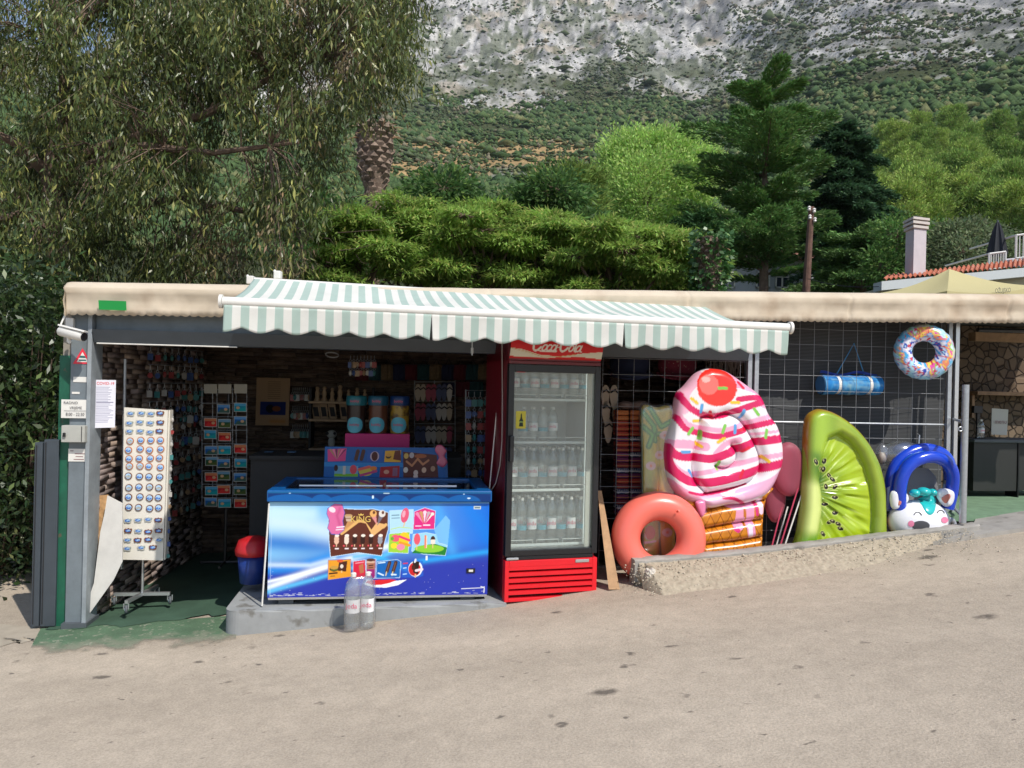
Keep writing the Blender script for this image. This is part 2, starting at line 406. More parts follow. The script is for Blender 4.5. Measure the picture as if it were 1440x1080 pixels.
# slope behind the stall, rising to the mountain
RT = [0, 8, 12, 20, 30, 45, 60, 100, 150, 200, 300, 450, 700, 1000, 1300, 1700, 2200, 2700]
ZT = [-.06, -.06, 0, .8, 2.2, 4.5, 7, 15, 28, 47, 84, 143, 252, 425, 655, 985, 1390, 1700]
def terrain_base(X, Y):
    r = np.hypot(X, Y); azd = np.degrees(np.arctan2(X, Y))
    z = np.interp(r, RT, ZT); fade = np.clip((40-r)/30, 0, 1); z = z+zroad(np.clip(X, -40, 40))*fade
    w = np.clip((azd-13)/13, 0, 1); w = w*w*(3-2*w); z = z*(1+w*(.08*np.clip((r-40)/100, 0, 1)+.10*np.clip((r-40)/60, 0, 1)*np.clip((2600-r)/1900, 0, 1)))
    # ridge falls away to the left
    cap = 345+np.clip((azd+27)*42, -120, 2500)+60*(fbm(azd*.35+9, azd*0+3., 4, 5)-.5)
    zc = np.minimum(z, cap+(z-cap)*.06)
    return zc
def terrain(X, Y, detail=True):
    X = np.asarray(X, float); Y = np.asarray(Y, float); z = terrain_base(X, Y)
    z = np.where((Y < 9.6) & (X > 1.5), np.minimum(z, .30), z)
    if detail:
        r = np.hypot(X, Y); k = np.clip((r-120)/500, 0, 1); k2 = np.clip((r-700)/500, 0, 1)
        z = z+k*26*(fbm(X/190+3, Y/190, 4, 11)-.5)*(1-k2*.3)
        z = z+k2*70*(ridged(X/170, Y/400, 4, 21)-.55)
        pq, qq = proj(X, np.maximum(Y, 1), z); rk_ = np.clip((np.interp(pq, [-200, 300, 520, 600, 700, 760, 850, 1000, 1170, 1300, 1440, 1700], [185, 170, 158, 150, 168, 162, 140, 156, 112, 118, 100, 95])-qq+30)/50, 0, 1)*np.clip((r-300)/150, 0, 1)
        wx = X+18*(fbm(X/40, Y/90, 3, 47)-.5); sk = (rk_*np.clip(r/1200, .4, 1.3))
        z = z+sk*(26*(ridged(wx/52, Y/150, 4, 31)-.5)+13*(ridged(wx/21, Y/62, 3, 43)-.5)+6*(vnoise(wx/8, Y/24, 44)-.5))
        z = z+np.clip((r-150)/200, 0, 1)*5*(fbm(X/22, Y/22, 3, 41)-.5)
    return z
nA, nR = 1250, 640
azv = np.linspace(R(-44), R(44), nA+1); t = np.linspace(0, 1, nR+1); rv = 8.6*(2700/8.6)**(t**.72)
AZ, RR = np.meshgrid(azv, rv); TX = RR*np.sin(AZ); TY = RR*np.cos(AZ); TZ = terrain(TX, TY)
px_, py_ = proj(TX, TY, TZ)
def ss(x, a, b): q = np.clip((x-a)/(b-a), 0, 1); return q*q*(3-2*q)
# where bare rock starts (as elevation seen from the road) and where dry grass grows
rock_line = np.interp(px_, [-200, 300, 520, 600, 700, 760, 850, 1000, 1170, 1300, 1440, 1700], [185, 170, 158, 150, 168, 162, 140, 156, 112, 118, 100, 95])
nz1 = fbm(TX/60, TY/60, 5, 51); nz2 = fbm(TX/17, TY/24, 4, 61)
rock = ss(rock_line-py_+(nz1-.5)*150+(nz2-.5)*60, -14, 16)
dx_, dy_ = np.gradient(TZ, axis=1), np.gradient(TZ, axis=0)
rock = rock*ss(RR, 250, 400)
gully = ss(fbm(TX/110+7, TY/160, 4, 71), .50, .62)*ss(py_, -10, 60)*.85
rock = rock*(1-gully*ss(nz2, .35, .6)*.9)
outcrop = ss(-np.hypot((px_-735)/65, (py_-252)/17)+1.15+(nz2-.5)*1.6, 0, .35)
rock = np.maximum(rock, outcrop)
dry = ss(1.25-np.hypot((px_-700)/200, (py_-228)/40)+(nz1-.5)*1.1, .0, .5)
col_g = np.array([.045, .062, .026]); col_g2 = np.array([.085, .095, .042]); col_r = np.array([.52, .505, .48]); col_r2 = np.array([.13, .13, .13]); col_d = np.array([.42, .29, .14]); scree = np.array([.50, .485, .455])
f = nz2[..., None]; c = col_g*(1-f)+col_g2*f
c = c*(1-dry[..., None])+col_d*dry[..., None]
ZI = TZ/2.3; cv = .22+.78*ss(vnoise(TX/8, ZI/8, 82)*.5+fbm(TX/26, ZI/26, 5, 81)*.9, .45, .85); rk = col_r2+(col_r-col_r2)*cv[..., None]  # dark rock patches stand in for shaded crevices
sc_ = ss(fbm(TX/80, ZI/30, 3, 91), .58, .68)[..., None]; rk = rk*(1-sc_*.8)+scree*sc_*.8
tan_ = ss(fbm(TX/35, ZI/16, 4, 95), .60, .70)[..., None]; rk = rk*(1-tan_*.5)+np.array([.36, .28, .18])*tan_*.5
sv1 = (ss(fbm(TX/30, ZI/22, 5, 131)*.6+fbm(TX/7, ZI/6, 3, 133)*.4+.10*ss(py_, -20, 120), .565, .62)*.75)[..., None]; rk = rk*(1-sv1)+np.array([.105, .125, .07])*sv1
c = c*(1-rock[..., None])+rk*rock[..., None]
def hill_mat():
    m = mat('mountain_slope', (1, 1, 1), rough=.95, attr='col', noise=.32, nscale=.11, spec=.1)
    nt = m.node_tree; N = nt.nodes; L = nt.links; b = N['Principled BSDF']; tc = N.new('ShaderNodeTexCoord')
    n = N.new('ShaderNodeTexNoise'); n.inputs['Scale'].default_value = .07; n.inputs['Detail'].default_value = 10; n.inputs['Roughness'].default_value = .7
    L.new(tc.outputs['Object'], n.inputs[0]); bp = N.new('ShaderNodeBump'); bp.inputs['Strength'].default_value = 1; bp.inputs['Distance'].default_value = 5
    L.new(n.outputs[0], bp.inputs['Height']); L.new(bp.outputs[0], b.inputs['Normal']); return m
hill = npmesh('mountain_slope', np.stack([TX, TY, TZ], -1).reshape(-1, 3), gridfaces(nA, nR), hill_mat(), cols=c.reshape(-1, 3)); tag(hill, kind='structure')
# shrubs that cover the slope: nobody could count them
ico = bmesh.new(); bmesh.ops.create_icosphere(ico, subdivisions=1, radius=1)
IV = np.array([v.co[:] for v in ico.verts]); IF = np.array([[v.index for v in q.verts] for q in ico.faces]); ico.free()
OV = np.array([[1, 0, 0], [0, 1, 0], [-1, 0, 0], [0, -1, 0], [0, 0, 1.], [0, 0, -.6]]); OF = np.array([[0, 1, 4], [1, 2, 4], [2, 3, 4], [3, 0, 4], [1, 0, 5], [2, 1, 5], [3, 2, 5], [0, 3, 5]])
def shrubs(name, n, rmin, rmax, dens, size, cols, label):
    a = RNG.uniform(R(-40), R(40), n); r = np.exp(RNG.uniform(math.log(rmin), math.log(rmax), n)); X = r*np.sin(a); Y = r*np.cos(a)
    Z = terrain(X, Y); p, q = proj(X, Y, Z); ok = (RNG.random(n) < dens(X, Y, p, q)) & (p > -60) & (p < 1500) & (q > -60) & (q < 420)
    X, Y, Z, r = X[ok], Y[ok], Z[ok], r[ok]; k = len(X)
    IV, IF = OV, OF
    s = size(r)*np.exp(RNG.normal(-.45, .48, k))
    v = IV[None]*RNG.uniform(.45, 1.5, (k, len(IV), 1))*s[:, None, None]*np.stack([RNG.uniform(.8, 1.3, k), RNG.uniform(.8, 1.3, k), RNG.uniform(.6, 1.0, k)], 1)[:, None]
    v = v+np.stack([X, Y, Z+s*.35], 1)[:, None]
    fc = IF[None]+(np.arange(k)*len(IV))[:, None, None]
    t = RNG.random(k)[:, None]; cc = np.array(cols[0])*(1-t)+np.array(cols[1])*t; u = RNG.random(k) < .16; cc[u] = cols[2]
    cc = np.repeat(cc[:, None], len(IV), 1)*RNG.uniform(.75, 1.25, (k, len(IV), 1))
    o = npmesh(name, v.reshape(-1, 3), fc.reshape(-1, 3), M_shrub, cols=cc.reshape(-1, 3))
    return tag(o, label, 'shrubs', kind='stuff')
M_shrub = mat('shrub_foliage', (1, 1, 1), rough=.9, attr='col', noise=.4, nscale=1.2, spec=.15, bump=.3, bscale=1.5)
def d_green(X, Y, p, q):
    rl = np.interp(p, [-200, 300, 520, 600, 700, 760, 850, 1000, 1170, 1300, 1440, 1700], [185, 170, 158, 150, 168, 162, 140, 156, 112, 118, 100, 95])
    d = ss(q-rl+(fbm(X/60, Y/60, 4, 51)-.5)*120, -10, 20)
    d = np.maximum(d, 1-ss(np.hypot(X, Y), 250, 400))
    dr = ss(1.25-np.hypot((p-700)/190, (q-226)/38)+(fbm(X/60, Y/60, 5, 51)-.5)*1.1, 0, .5)
    return d*(1-.94*dr)*(.55+.45*vnoise(X/25, Y/25, 8))
def d_rock(X, Y, p, q):
    cl = ss(fbm(X/75+7, Y/190, 4, 171), .44, .58); return (.16+.84*cl*ss(q, -60, 50))*(.45+.55*vnoise(X/30, Y/30, 5))
shrubs('hillside_shrubs', 520000, 110, 1300, d_green, lambda r: .55+r*.0024, [(.045, .085, .032), (.085, .130, .045), (.15, .16, .07)], 'dense dark green scrub covering the lower mountain slope')
shrubs('mountain_scrub', 260000, 300, 2400, d_rock, lambda r: .5+r*.0016, [(.065, .095, .045), (.10, .125, .06), (.17, .15, .10)], 'scattered low green scrub among the grey mountain rocks')
# ================================================================== KIOSK STRUCTURE
M_grey = mat('grey_painted_steel', (.17, .20, .22), rough=.5, noise=.18, nscale=6, metal=.1)
M_greyd = mat('dark_grey_steel', (.085, .095, .105), rough=.45, noise=.15, nscale=5)
M_anth = mat('anthracite_panel', (.05, .062, .075), rough=.42, noise=.12, nscale=7)
M_green = mat('green_paint', (.008, .10, .055), rough=.5, noise=.25, nscale=9, mottled=((.10, .08, .05), 14, .64, .7))
M_white = mat('white_plastic', (.74, .72, .67), rough=.45, noise=.08, nscale=9)
M_galv = mat('galvanised_steel', (.42, .44, .46), rough=.38, metal=.55, noise=.12, nscale=30)
M_conc = mat('pale_concrete', (.33, .31, .28), rough=.92, noise=.22, nscale=5, bump=.006, bscale=60, mottled=((.16, .15, .135), 7, .58, .72))
M_concg = mat('grey_painted_concrete', (.30, .31, .31), rough=.9, noise=.15, nscale=4, bump=.005, bscale=50, mottled=((.17, .165, .15), 9, .57, .68))
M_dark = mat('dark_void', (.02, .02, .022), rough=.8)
M_black = mat('black_plastic', (.012, .012, .014), rough=.35)
M_cream = mat('cream_awning_cloth', (.66, .56, .43), rough=.8, noise=.10, nscale=3, trans=.12, mottled=((.46, .33, .22), 2.6, .54, .78), bump=.004, bscale=9)
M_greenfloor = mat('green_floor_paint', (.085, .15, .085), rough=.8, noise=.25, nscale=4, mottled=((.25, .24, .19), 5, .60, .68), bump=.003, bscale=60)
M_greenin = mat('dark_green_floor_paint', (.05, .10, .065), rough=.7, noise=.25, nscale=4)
M_wood = mat('weathered_wood', (.33, .20, .11), rough=.75, noise=.25, nscale=12)
M_osb = mat('particle_board', (.50, .29, .13), rough=.85, noise=.35, nscale=26)
M_red = mat('red_enamel', (.72, .012, .022), rough=.35, noise=.06, nscale=5)
M_redshade = mat('shaded_red_enamel', (.13, .005, .012), rough=.3, noise=.08, nscale=5)  # fridge red darkened: the side panel's shade is put into the colour
M_chrome = mat('brushed_aluminium', (.62, .63, .64), rough=.3, metal=.8)

BV = 2.35                       # back wall plane
uL0 = uz(129, 560, .12)[0]; uL1 = uz(284, 560, BV)[0]
uR = 3.62
# ---- stone cladding built from single split stones
def cladding(name, label, A, B, z0, z1, nrm, rows, lmin, lmax, cols, m):
    A = np.array(A[:]); B = np.array(B[:]); d = B-A; L = np.linalg.norm(d); d /= L; n = np.array(nrm[:]); vs = []; fs = []; cs = []
    hgt = (z1-z0)/rows; base = np.array([[0, 0, 0], [1, 0, 0], [1, 0, 1], [0, 0, 1], [0, 1, 0], [1, 1, 0], [1, 1, 1], [0, 1, 1]], float)
    F6 = [(0, 1, 2, 3), (5, 4, 7, 6), (4, 0, 3, 7), (1, 5, 6, 2), (3, 2, 6, 7), (4, 5, 1, 0)]
    for r in range(rows):
        x = -RNG.uniform(0, lmin); 
        while x < L:
            w = RNG.uniform(lmin, lmax); x0 = max(x, 0); x1 = min(x+w-.004, L); x += w
            if x1-x0 < .01: continue
            dp = RNG.uniform(.012, .05); z = z0+r*hgt; hh = hgt-.003
            o = len(vs)
            for k, b in enumerate(base):
                jit = RNG.uniform(-.003, .003, 3) if b[1] == 0 else 0
                p = A+d*(x0+b[0]*(x1-x0))+n*(dp*(1-b[1]))+jit; vs.append([p[0], p[1], z+b[2]*hh])
            fs += [[q+o for q in f] for f in F6]
            c = np.array(cols[RNG.integers(len(cols))])*RNG.uniform(.7, 1.3); cs += [c]*8
    o = npmesh(name, np.array(vs), np.array(fs), m, cols=np.array(cs), org=A)
    return tag(o, label, 'wall')
M_stone = mat('split_stone', (1, 1, 1), rough=.9, attr='col', noise=.3, nscale=14, bump=.006, bscale=45, spec=.2)
stc = [(.33, .25, .20), (.26, .20, .17), (.38, .30, .25), (.22, .17, .15), (.30, .24, .22)]
cladding('stone_wall', 'split stone cladding on the side wall at the left of the shop', S(uL0, .12, 0), S(uL1, BV, 0), -.30, 2.17, (U*math.cos(.05)), 62, .10, .34, stc, M_stone)
stc = [tuple(x*.46 for x in (c[0], c[1]*.92, c[2]*.85)) for c in stc]  # browner, and darkened to put the interior's shade into the stone colour
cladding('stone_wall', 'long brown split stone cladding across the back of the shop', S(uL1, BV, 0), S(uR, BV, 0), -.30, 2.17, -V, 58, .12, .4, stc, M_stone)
# plain masonry behind the cladding, closing the building
def wallbox(name, label, *a):
    return tag(MB().box(*a).build(name, mat('render_plaster', (.30, .27, .23), rough=.95, noise=.15), org=S(a[0], a[2], a[4])), label, 'wall')
wallbox('masonry_wall', 'plain rear masonry wall of the kiosk behind the stones', uL1-.35, 6.5, BV+.02, BV+.2, -.6, 2.17)
wb = MB().hexa([S(uL0-.16, .02, -.4), S(uL0-.02, .02, -.4), S(uL1-.02, BV, -.4), S(uL1-.2, BV, -.4), S(uL0-.16, .02, 2.15), S(uL0-.02, .02, 2.15), S(uL1-.02, BV, 2.15), S(uL1-.2, BV, 2.15)])
tag(wb.build('masonry_wall', MATS['render_plaster'], org=S(uL0, .1, 0)), 'plain left masonry wall of the kiosk beside the bushes', 'wall')
# ---- fascia height law along the facade
fx = [90, 310, 700, 1110, 1440, 1640]; ftop = [395, 399, 405, 410, 413, 415]; fmid = [406, 410, 416, 421, 425, 427]; fbot = [440, 443, 446, 450, 452.5, 454]
FV = -.14
def fas(px): return [uz(px, np.interp(px, fx, q), FV) for q in (ftop, fmid, fbot)]
N_ = 620; xs = np.linspace(90, 1640, N_)
rows = []; T = np.array([[fas(x)[k] for k in range(3)] for x in xs])         # (N,3,(u,z))
uu = T[:, 2, 0]; ztop, zmid, zbot = T[:, 0, 1], T[:, 1, 1], T[:, 2, 1]
def zroof(u): return float(np.interp(u, uu, ztop))
sag = .012*np.sin(uu*2.1+1)+.010*np.sin(uu*5.3)+.006*np.sin(uu*13)
per = .057; sc = np.abs(np.sin(math.pi*uu/per))**.7*.014                      # scallops
prof = []
for k, (dv, z) in enumerate([(.16, ztop-.015), (.10, ztop+.004), (.03, ztop-.01), (.0, ztop-.04), (-.012, zmid+.005), (.0, zmid-.03), (.012, None), (.016, None), (.01, None), (.012, 'b')]):
    if z is None: tt = (k-5)/4; z = (zmid-.03)*(1-tt)+(zbot)*tt
    elif isinstance(z, str): z = zbot-sc
    wrk = (fbm(uu*5+k*.35, uu*0+k*.6, 4, 5)-.5)*.030+sum(np.exp(-((uu-q_)/.012)**2)*.010 for q_ in (-1.9, -.2, 1.35, 2.7, 4.1))
    vv = FV+dv+wrk+(sag*(k/9) if k > 4 else sag*.15)+(.004*np.sin(uu*40+k) if k > 6 else 0)
    prof.append(np.stack([O.x+U.x*uu+V.x*vv, O.y+U.y*uu+V.y*vv, z+0*uu], -1))
pr = np.array(prof)
nf = npmesh('canopy_fascia', pr.reshape(-1, 3), gridfaces(N_-1, len(prof)-1), M_cream, smooth=True, org=S(0, FV, 2.3))
tag(nf, 'long cream cloth fascia with a small scalloped lower edge running along the roof', 'awning valance')
sol = nf.modifiers.new('thick', 'SOLIDIFY'); sol.thickness = .004
# side flap at the left end
mb = MB(); mb.grid(lambda a, b: S(uu[0]-.004+.006*math.sin(b*9), FV+.0+a*.5, ztop[0]-.03-b*(ztop[0]-zbot[0]-.02)-.012*abs(math.sin(a*26))*b), 30, 6)
mb.build('end_flap', M_cream, nf, smooth=True)
t = MB(); u0, u1, z0, z1 = prect(139, 423, 178, 436, FV-.02); t.grid(lambda a, b: S(u0+a*(u1-u0), FV-.03+.012*b, z1+b*(z0-z1)), 12, 3); t.build('green_tape', mat('green_tape', (.01, .30, .06), rough=.4), nf)
# ---- flat roof
mb = MB(); ur = np.linspace(uu[0], 6.2, 30)
for a, b in zip(ur[:-1], ur[1:]):
    za, zb = zroof(a)-.05, zroof(b)-.05
    mb.hexa([S(a, -.0, za-.07), S(b, -.0, zb-.07), S(b, BV+.25, zb-.05), S(a, BV+.25, za-.05), S(a, -.0, za), S(b, -.0, zb), S(b, BV+.25, zb+.03), S(a, BV+.25, za+.03)])
tag(mb.build('kiosk_roof', mat('roof_sheet', (.10, .10, .10), rough=.9), org=S(0, 0, 2.3)), 'flat dark roof slab over the souvenir kiosk', 'roof')
# ---- lintel beams over the opening
uA, _ = uz(135, 470, 0.0); uB, _ = uz(706, 480, 0.0)
z468 = uz(300, 468, .0)[1]; z441 = uz(300, 436, 0)[1]; z486 = uz(300, 487.5, 0)[1]
lt = thing('steel_lintel', 'grey steel lintel beam across the top of the shop opening', 'beam', S(uA, 0, z486))
uLB = uz(1050, 480, 0)[0]
MB().box(uA, uLB, .0, .04, z468, z441+.05).build('web', M_grey, lt)
MB().hexa([S(uA, -.03, z486+.006), S(uLB, -.03, z486+.006), S(uLB, .16, z486+.006), S(uA, .16, z486+.006), S(uA, -.075, z468-.003), S(uLB, -.075, z468-.003), S(uLB, .16, z468-.003), S(uA, .16, z468-.003)]).build('lower_flange', M_anth, lt)
MB().tube([S(uA+.02, -.035, z486), S(uz(335, 488, 0)[0], -.035, z486)], .005).build('light_strip', M_white, lt)
MB().tube([S(uA+.1, -.03, z441-.005), S(uz(330, 445, 0)[0], -.03, z441-.005)], .014).build('blind_roller', mat('old_canvas', (.42, .36, .26), rough=.9), lt)
# ---- left steel column
cz0 = uz(108, 877, -.03)[1]; cz1 = zroof(-2.95)-.12
u0, _ = uz(96, 660, -.03); u1, _ = uz(127, 660, -.03)
colm = thing('steel_column', 'grey painted steel column at the left corner of the kiosk covered with small signs', 'column', S(u0, 0, cz0))
MB().bbox(u0, u1-.03, -.03, .12, cz0-.05, cz1, .004).build('post', M_grey, colm)
MB().bbox(u1-.028, u1, -.055, .15, cz0-.05, cz1, .003).build('flange', mat('worn_light_grey_steel', (.27, .30, .32), rough=.5, noise=.2, nscale=9), colm)
MB().box(u0-.01, u1+.012, -.07, .16, cz0-.05, cz0+.012).build('base_plate', M_greyd, colm)
g0, _ = uz(81, 700, 0.02); 
gp = MB().bbox(g0, u0-.004, .0, .14, cz0-.05, uz(100, 500, 0)[1], .006).build('green_post', M_green, org=S(g0, 0, cz0)); tag(gp, 'green painted post with rust spots behind the grey column', 'post')
b0, _ = uz(92, 450, .02); MBx = MB().box(b0, u0+.02, .03, .12, uz(100, 500, .03)[1], cz1).build('shutter_rail', M_anth, org=S(b0, .03, 1)); tag(MBx, 'dark vertical rail above the green post at the left corner', 'rail')
# folded shutters
for (x0, x1, y0, nm, lab) in ((46, 58, 622, 'shutter_leaf', 'outer thin leaf of the folded dark grey shutter left of the column'), (59, 81, 618, 'shutter_leaf', 'wider inner leaf of the folded dark grey shutter left of the column')):
    a0, _ = uz(x0, 750, -.02); a1, _ = uz(x1, 750, -.02); zt = uz(x0, y0, -.02)[1]
    r_ = thing(nm, lab, 'shutter', S(a0, -.02, cz0))
    MB().bbox(a0, a1-.004, -.02, .05, cz0-.02, zt, .006).build('panel', M_anth, r_)
    MB().box(a0+.01, a0+.016, -.024, -.019, cz0, zt-.02).build('groove', M_dark, r_)
# ---- signs on the column
FVc = -.032
def plate(name, label, cat, x0, y0, x1, y1, v, th, m, bev=.002):
    a0, a1, z0, z1 = prect(x0, y0, x1, y1, v); return tag(MB().bbox(a0, a1, v, v+th, z0, z1, bev).build(name, m, org=S((a0+a1)/2, v, z0)), label, cat), (a0, a1, z0, z1)
tr = thing('warning_sign', 'small red bordered triangular warning sticker on the grey column', 'sign', SP(116, 512, FVc-.003))
MB().prism([SP(116, 489.5, FVc-.002), SP(129, 512, FVc-.002), SP(102.5, 511.5, FVc-.002)], V*.002).build('border', mat('sign_red', (.75, .03, .06), rough=.4), tr)
MB().prism([SP(116, 495, FVc-.0035), SP(124, 509.3, FVc-.0035), SP(107.8, 509, FVc-.0035)], V*.0012).build('centre', M_white, tr)
mb = MB(); mb.pbox(111, 505.5, 121, 507.5, FVc-.005, FVc-.0042); mb.prism([SP(111, 503, FVc-.005), SP(113, 500, FVc-.005), SP(119, 500.5, FVc-.005), SP(121, 503.5, FVc-.005)], V*.0008); mb.build('pictogram', mat('sign_ink', (.02, .12, .12), rough=.5), tr)
plate('label', 'blank white label under the warning triangle', 'label', 103, 530, 124, 537.5, FVc-.002, .001, M_white, 0.0003)
plate('tape_strip', 'torn white tape scrap above the opening hours sign', 'tape', 101, 551, 112, 554, FVc-.002, .001, M_white, 0.0003)
hs = thing('hours_sign', 'white handwritten opening hours sign on the column', 'sign', SP(106, 588, -.05))
a0, a1, z0, z1 = prect(86, 562, 126, 588, -.05)
MB().add([S(a0, -.05, z0), S(a1-.02, -.05, z0), S(a1, -.05, z0+.02), S(a1, -.05, z1), S(a0, -.05, z1)], [(0, 1, 2, 3, 4)]).build('board', M_white, hs)
hs.children[0].modifiers.new('t', 'SOLIDIFY').thickness = .003
ink = mat('marker_ink', (.03, .03, .05), rough=.6)
mb = MB(); w = a1-a0; h_ = z1-z0
mb.text('RADNO', .026, S(a0+w*.34, -.054, z0+h_*.82), U, ZZ, .0005); mb.text('VRIJEME', .026, S(a0+w*.52, -.054, z0+h_*.55), U, ZZ, .0005, sx=.9); mb.text('8:00 - 22:30', .030, S(a0+w*.5, -.054, z0+h_*.2), U, ZZ, .0005, sx=.85)
mb.box(a0+.02, a1-.02, -.0545, -.0538, z0+h_*.39, z0+h_*.405); mb.build('writing', ink, hs)
bx_ = thing('junction_box', 'grey electrical box with a black lock below the hours sign', 'electrical box', SP(103, 622, -.10))
a0, a1, z0, z1 = prect(86, 598.5, 119, 622, -.10); M_box = mat('box_grey', (.42, .42, .38), rough=.5, noise=.1)
MB().bbox(a0, a1, -.10, -.033, z0, z1, .004).build('case', M_box, bx_)
MB().box(a1-.022, a1-.018, -.102, -.10, z0+.005, z1-.005).build('hinge', M_black, bx_)
MB().tube([S(a0+.022, -.112, (z0+z1)/2), S(a0+.022, -.10, (z0+z1)/2)], .009).box(a0+.014, a0+.032, -.114, -.104, (z0+z1)/2-.02, (z0+z1)/2-.006).build('lock', M_black, bx_)
pn, r4 = plate('paper_notice', 'small white paper notice with faint red print under the grey box', 'notice', 96, 631, 122, 649, FVc-.003, .001, M_white, .0003)
mb = MB(); 
for k, (xa, xb) in enumerate([(.1, .28), (.35, .9), (.4, .8), (.3, .85)]): mb.box(r4[0]+(r4[1]-r4[0])*xa, r4[0]+(r4[1]-r4[0])*xb, FVc-.0045, FVc-.0035, r4[3]-.018-k*.02, r4[3]-.013-k*.02)
mb.build('print', mat('faint_ink', (.25, .12, .12)), pn)
# camera
cc = thing('security_camera', 'cream bullet security camera on a bracket at the left corner', 'camera', SP(97, 462, -.06))
p0, p1 = SP(84, 465, -.14), SP(119, 474, -.22); d = (p1-p0)
MB().tube([p0, p0+d*.05, p0+d*.8, p0+d*.97], [.026, .035, .035, .032], 14).build('body', M_white, cc, smooth=True)
MB().tube([p0+d*.9, p1], [.028, .028], 14).build('lens', M_black, cc)
q0 = p0+ZZ*.034; MB().hexa([q0-V*.035, q0+d*1.05-V*.035, q0+d*1.05+V*.035, q0+V*.035, q0-V*.03+ZZ*.01, q0+d*1.05-V*.03+ZZ*.01, q0+d*1.05+V*.03+ZZ*.01, q0+V*.03+ZZ*.01]).build('sunshield', M_white, cc)
MB().tube([p0+d*.35-ZZ*.03, p0+d*.4-ZZ*.06, SP(96, 480, -.03)], .012).build('bracket', M_white, cc)
MB().pbox(92, 447, 103, 460, -.06, .0, .003).build('mount_box', M_white, cc)
MB().tube([SP(94, 438, -.1), SP(86, 455, -.12), SP(83, 466, -.13)], .006, 6).build('cable', M_white, cc)
# notice on the stone wall
A = Art(0, 0, 100, 260, 1.0, (.90, .90, .94)); 
for k in range(26): A.rect(8, 38+k*7.6, 8+random.uniform(55, 84), 40.5+k*7.6, (.55, .55, .66))
A.rect(10, 120, 90, 124, (.35, .35, .5))
cd = thing('safety_notice', 'tall white health notice with red heading on the left stone wall', 'poster', SP(145, 603, .06))
dn = (S(uL1, BV, 0)-S(uL0, .12, 0)).normalized(); dn = (U*.72+V*.69).normalized()
o1 = SP(133, 534, .03); A.sheet('paper', M_paper, o1, dn*.15, -ZZ*(o1.z-SP(133, 602, .03).z), cd)
MB().text('COVID-19', .028, o1+dn*.075-ZZ*.026+dn.cross(ZZ)*.002, dn, ZZ, .001).build('heading', mat('sign_red', (1, 0, 0)), cd)

# ---- particle board and white sheet leaning beside the column
def slab(name, label, cat, pts, v0, lean, th, m):
    zmin = min(uz(x, y, v0)[1] for x, y in pts)
    W = []
    for x, y in pts:
        z = uz(x, y, v0)[1]; v = v0+lean*(z-zmin); W.append(SP(x, y, v))
    return tag(MB().prism(W, V*th).build(name, m, org=W[0]), label, cat)
slab('particle_board', 'orange particle board scrap leaning inside the left column', 'board', [(125, 698), (152, 696), (150, 716), (137, 782), (130, 830), (123, 842)], .10, .10, .015, M_osb)
slab('plastic_sheet', 'folded white sheet leaning against the particle board', 'sheet', [(151, 697), (172, 708), (172, 790), (160, 815), (148, 832), (125, 864), (120, 856), (132, 820), (141, 748), (147, 722)], .02, .06, .012, mat('grubby_white_sheet', (.62, .60, .56), rough=.6, noise=.12, nscale=6, bump=.01, bscale=8))

# ================================================================== FLOORS AND KERBS
# green painted entrance, following the road then running inside
def quadgrid(name, corners, nx, ny, zf, m, kind='structure'):
    a, b = np.meshgrid(np.linspace(0, 1, nx+1), np.linspace(0, 1, ny+1)); c = [np.array(p[:2]) for p in corners]
    p = c[0]*((1-a)*(1-b))[..., None]+c[1]*(a*(1-b))[..., None]+c[2]*(a*b)[..., None]+c[3]*((1-a)*b)[..., None]
    edge = (fbm(a*14, a*0+2.2, 3, 7)-.5)*.30*(1-b)**3; p[..., 1] += edge
    z = zf(p[..., 0], p[..., 1]); o = npmesh(name, np.concatenate([p, z[..., None]], -1).reshape(-1, 3), gridfaces(nx, ny), m, smooth=True)
    return tag(o, kind=kind)
g1 = P(55, 918, 4.86); g2 = P(318, 905, 5.04)
nx, ny = 240, 110; a, b = np.meshgrid(np.linspace(0, 1, nx+1), np.linspace(0, 1, ny+1)); cq_ = [np.array(p[:2]) for p in (P(30, 935, 4.70), P(330, 925, 4.86), S(-1.98, .0, 0), S(uL0-.25, -.02, 0))]
pq_ = cq_[0]*((1-a)*(1-b))[..., None]+cq_[1]*(a*(1-b))[..., None]+cq_[2]*(a*b)[..., None]+cq_[3]*((1-a)*b)[..., None]
wr_ = ss(b+(fbm(a*9, b*5, 5, 3)-.5)*.55-.25*np.clip(.12-a, 0, 1)*8*(1-b), .16, .46)[..., None]; gr_c = np.array([.085, .150, .085])*(.8+.5*fbm(a*12, b*8, 4, 9))[..., None]; rc_ = np.array([.445, .38, .307]); pt_c = np.array([.20, .22, .155]); wr2 = ss(b+(fbm(a*20, b*12, 4, 6)-.5)*.5, .35, .62)[..., None]
cc = rc_*(1-wr_)+(pt_c*(1-wr2)+gr_c*wr2)*wr_; chip = (fbm(a*46, b*27, 4, 12) > .72)[..., None]; cc = np.where(chip, cc*.45+np.array([.36, .34, .27])*.55, cc)
zq = zroad(pq_[..., 0])+.0055+.003*wr_[..., 0]
m_ap = mat('worn_floor_paint', (1, 1, 1), rough=.85, attr='col', noise=.22, nscale=90, bump=.003, bscale=70); nt = m_ap.node_tree; fa = nt.nodes.new('ShaderNodeAttribute'); fa.attribute_name = 'wear'; nt.links.new(fa.outputs['Fac'], nt.nodes['Principled BSDF'].inputs['Alpha'])
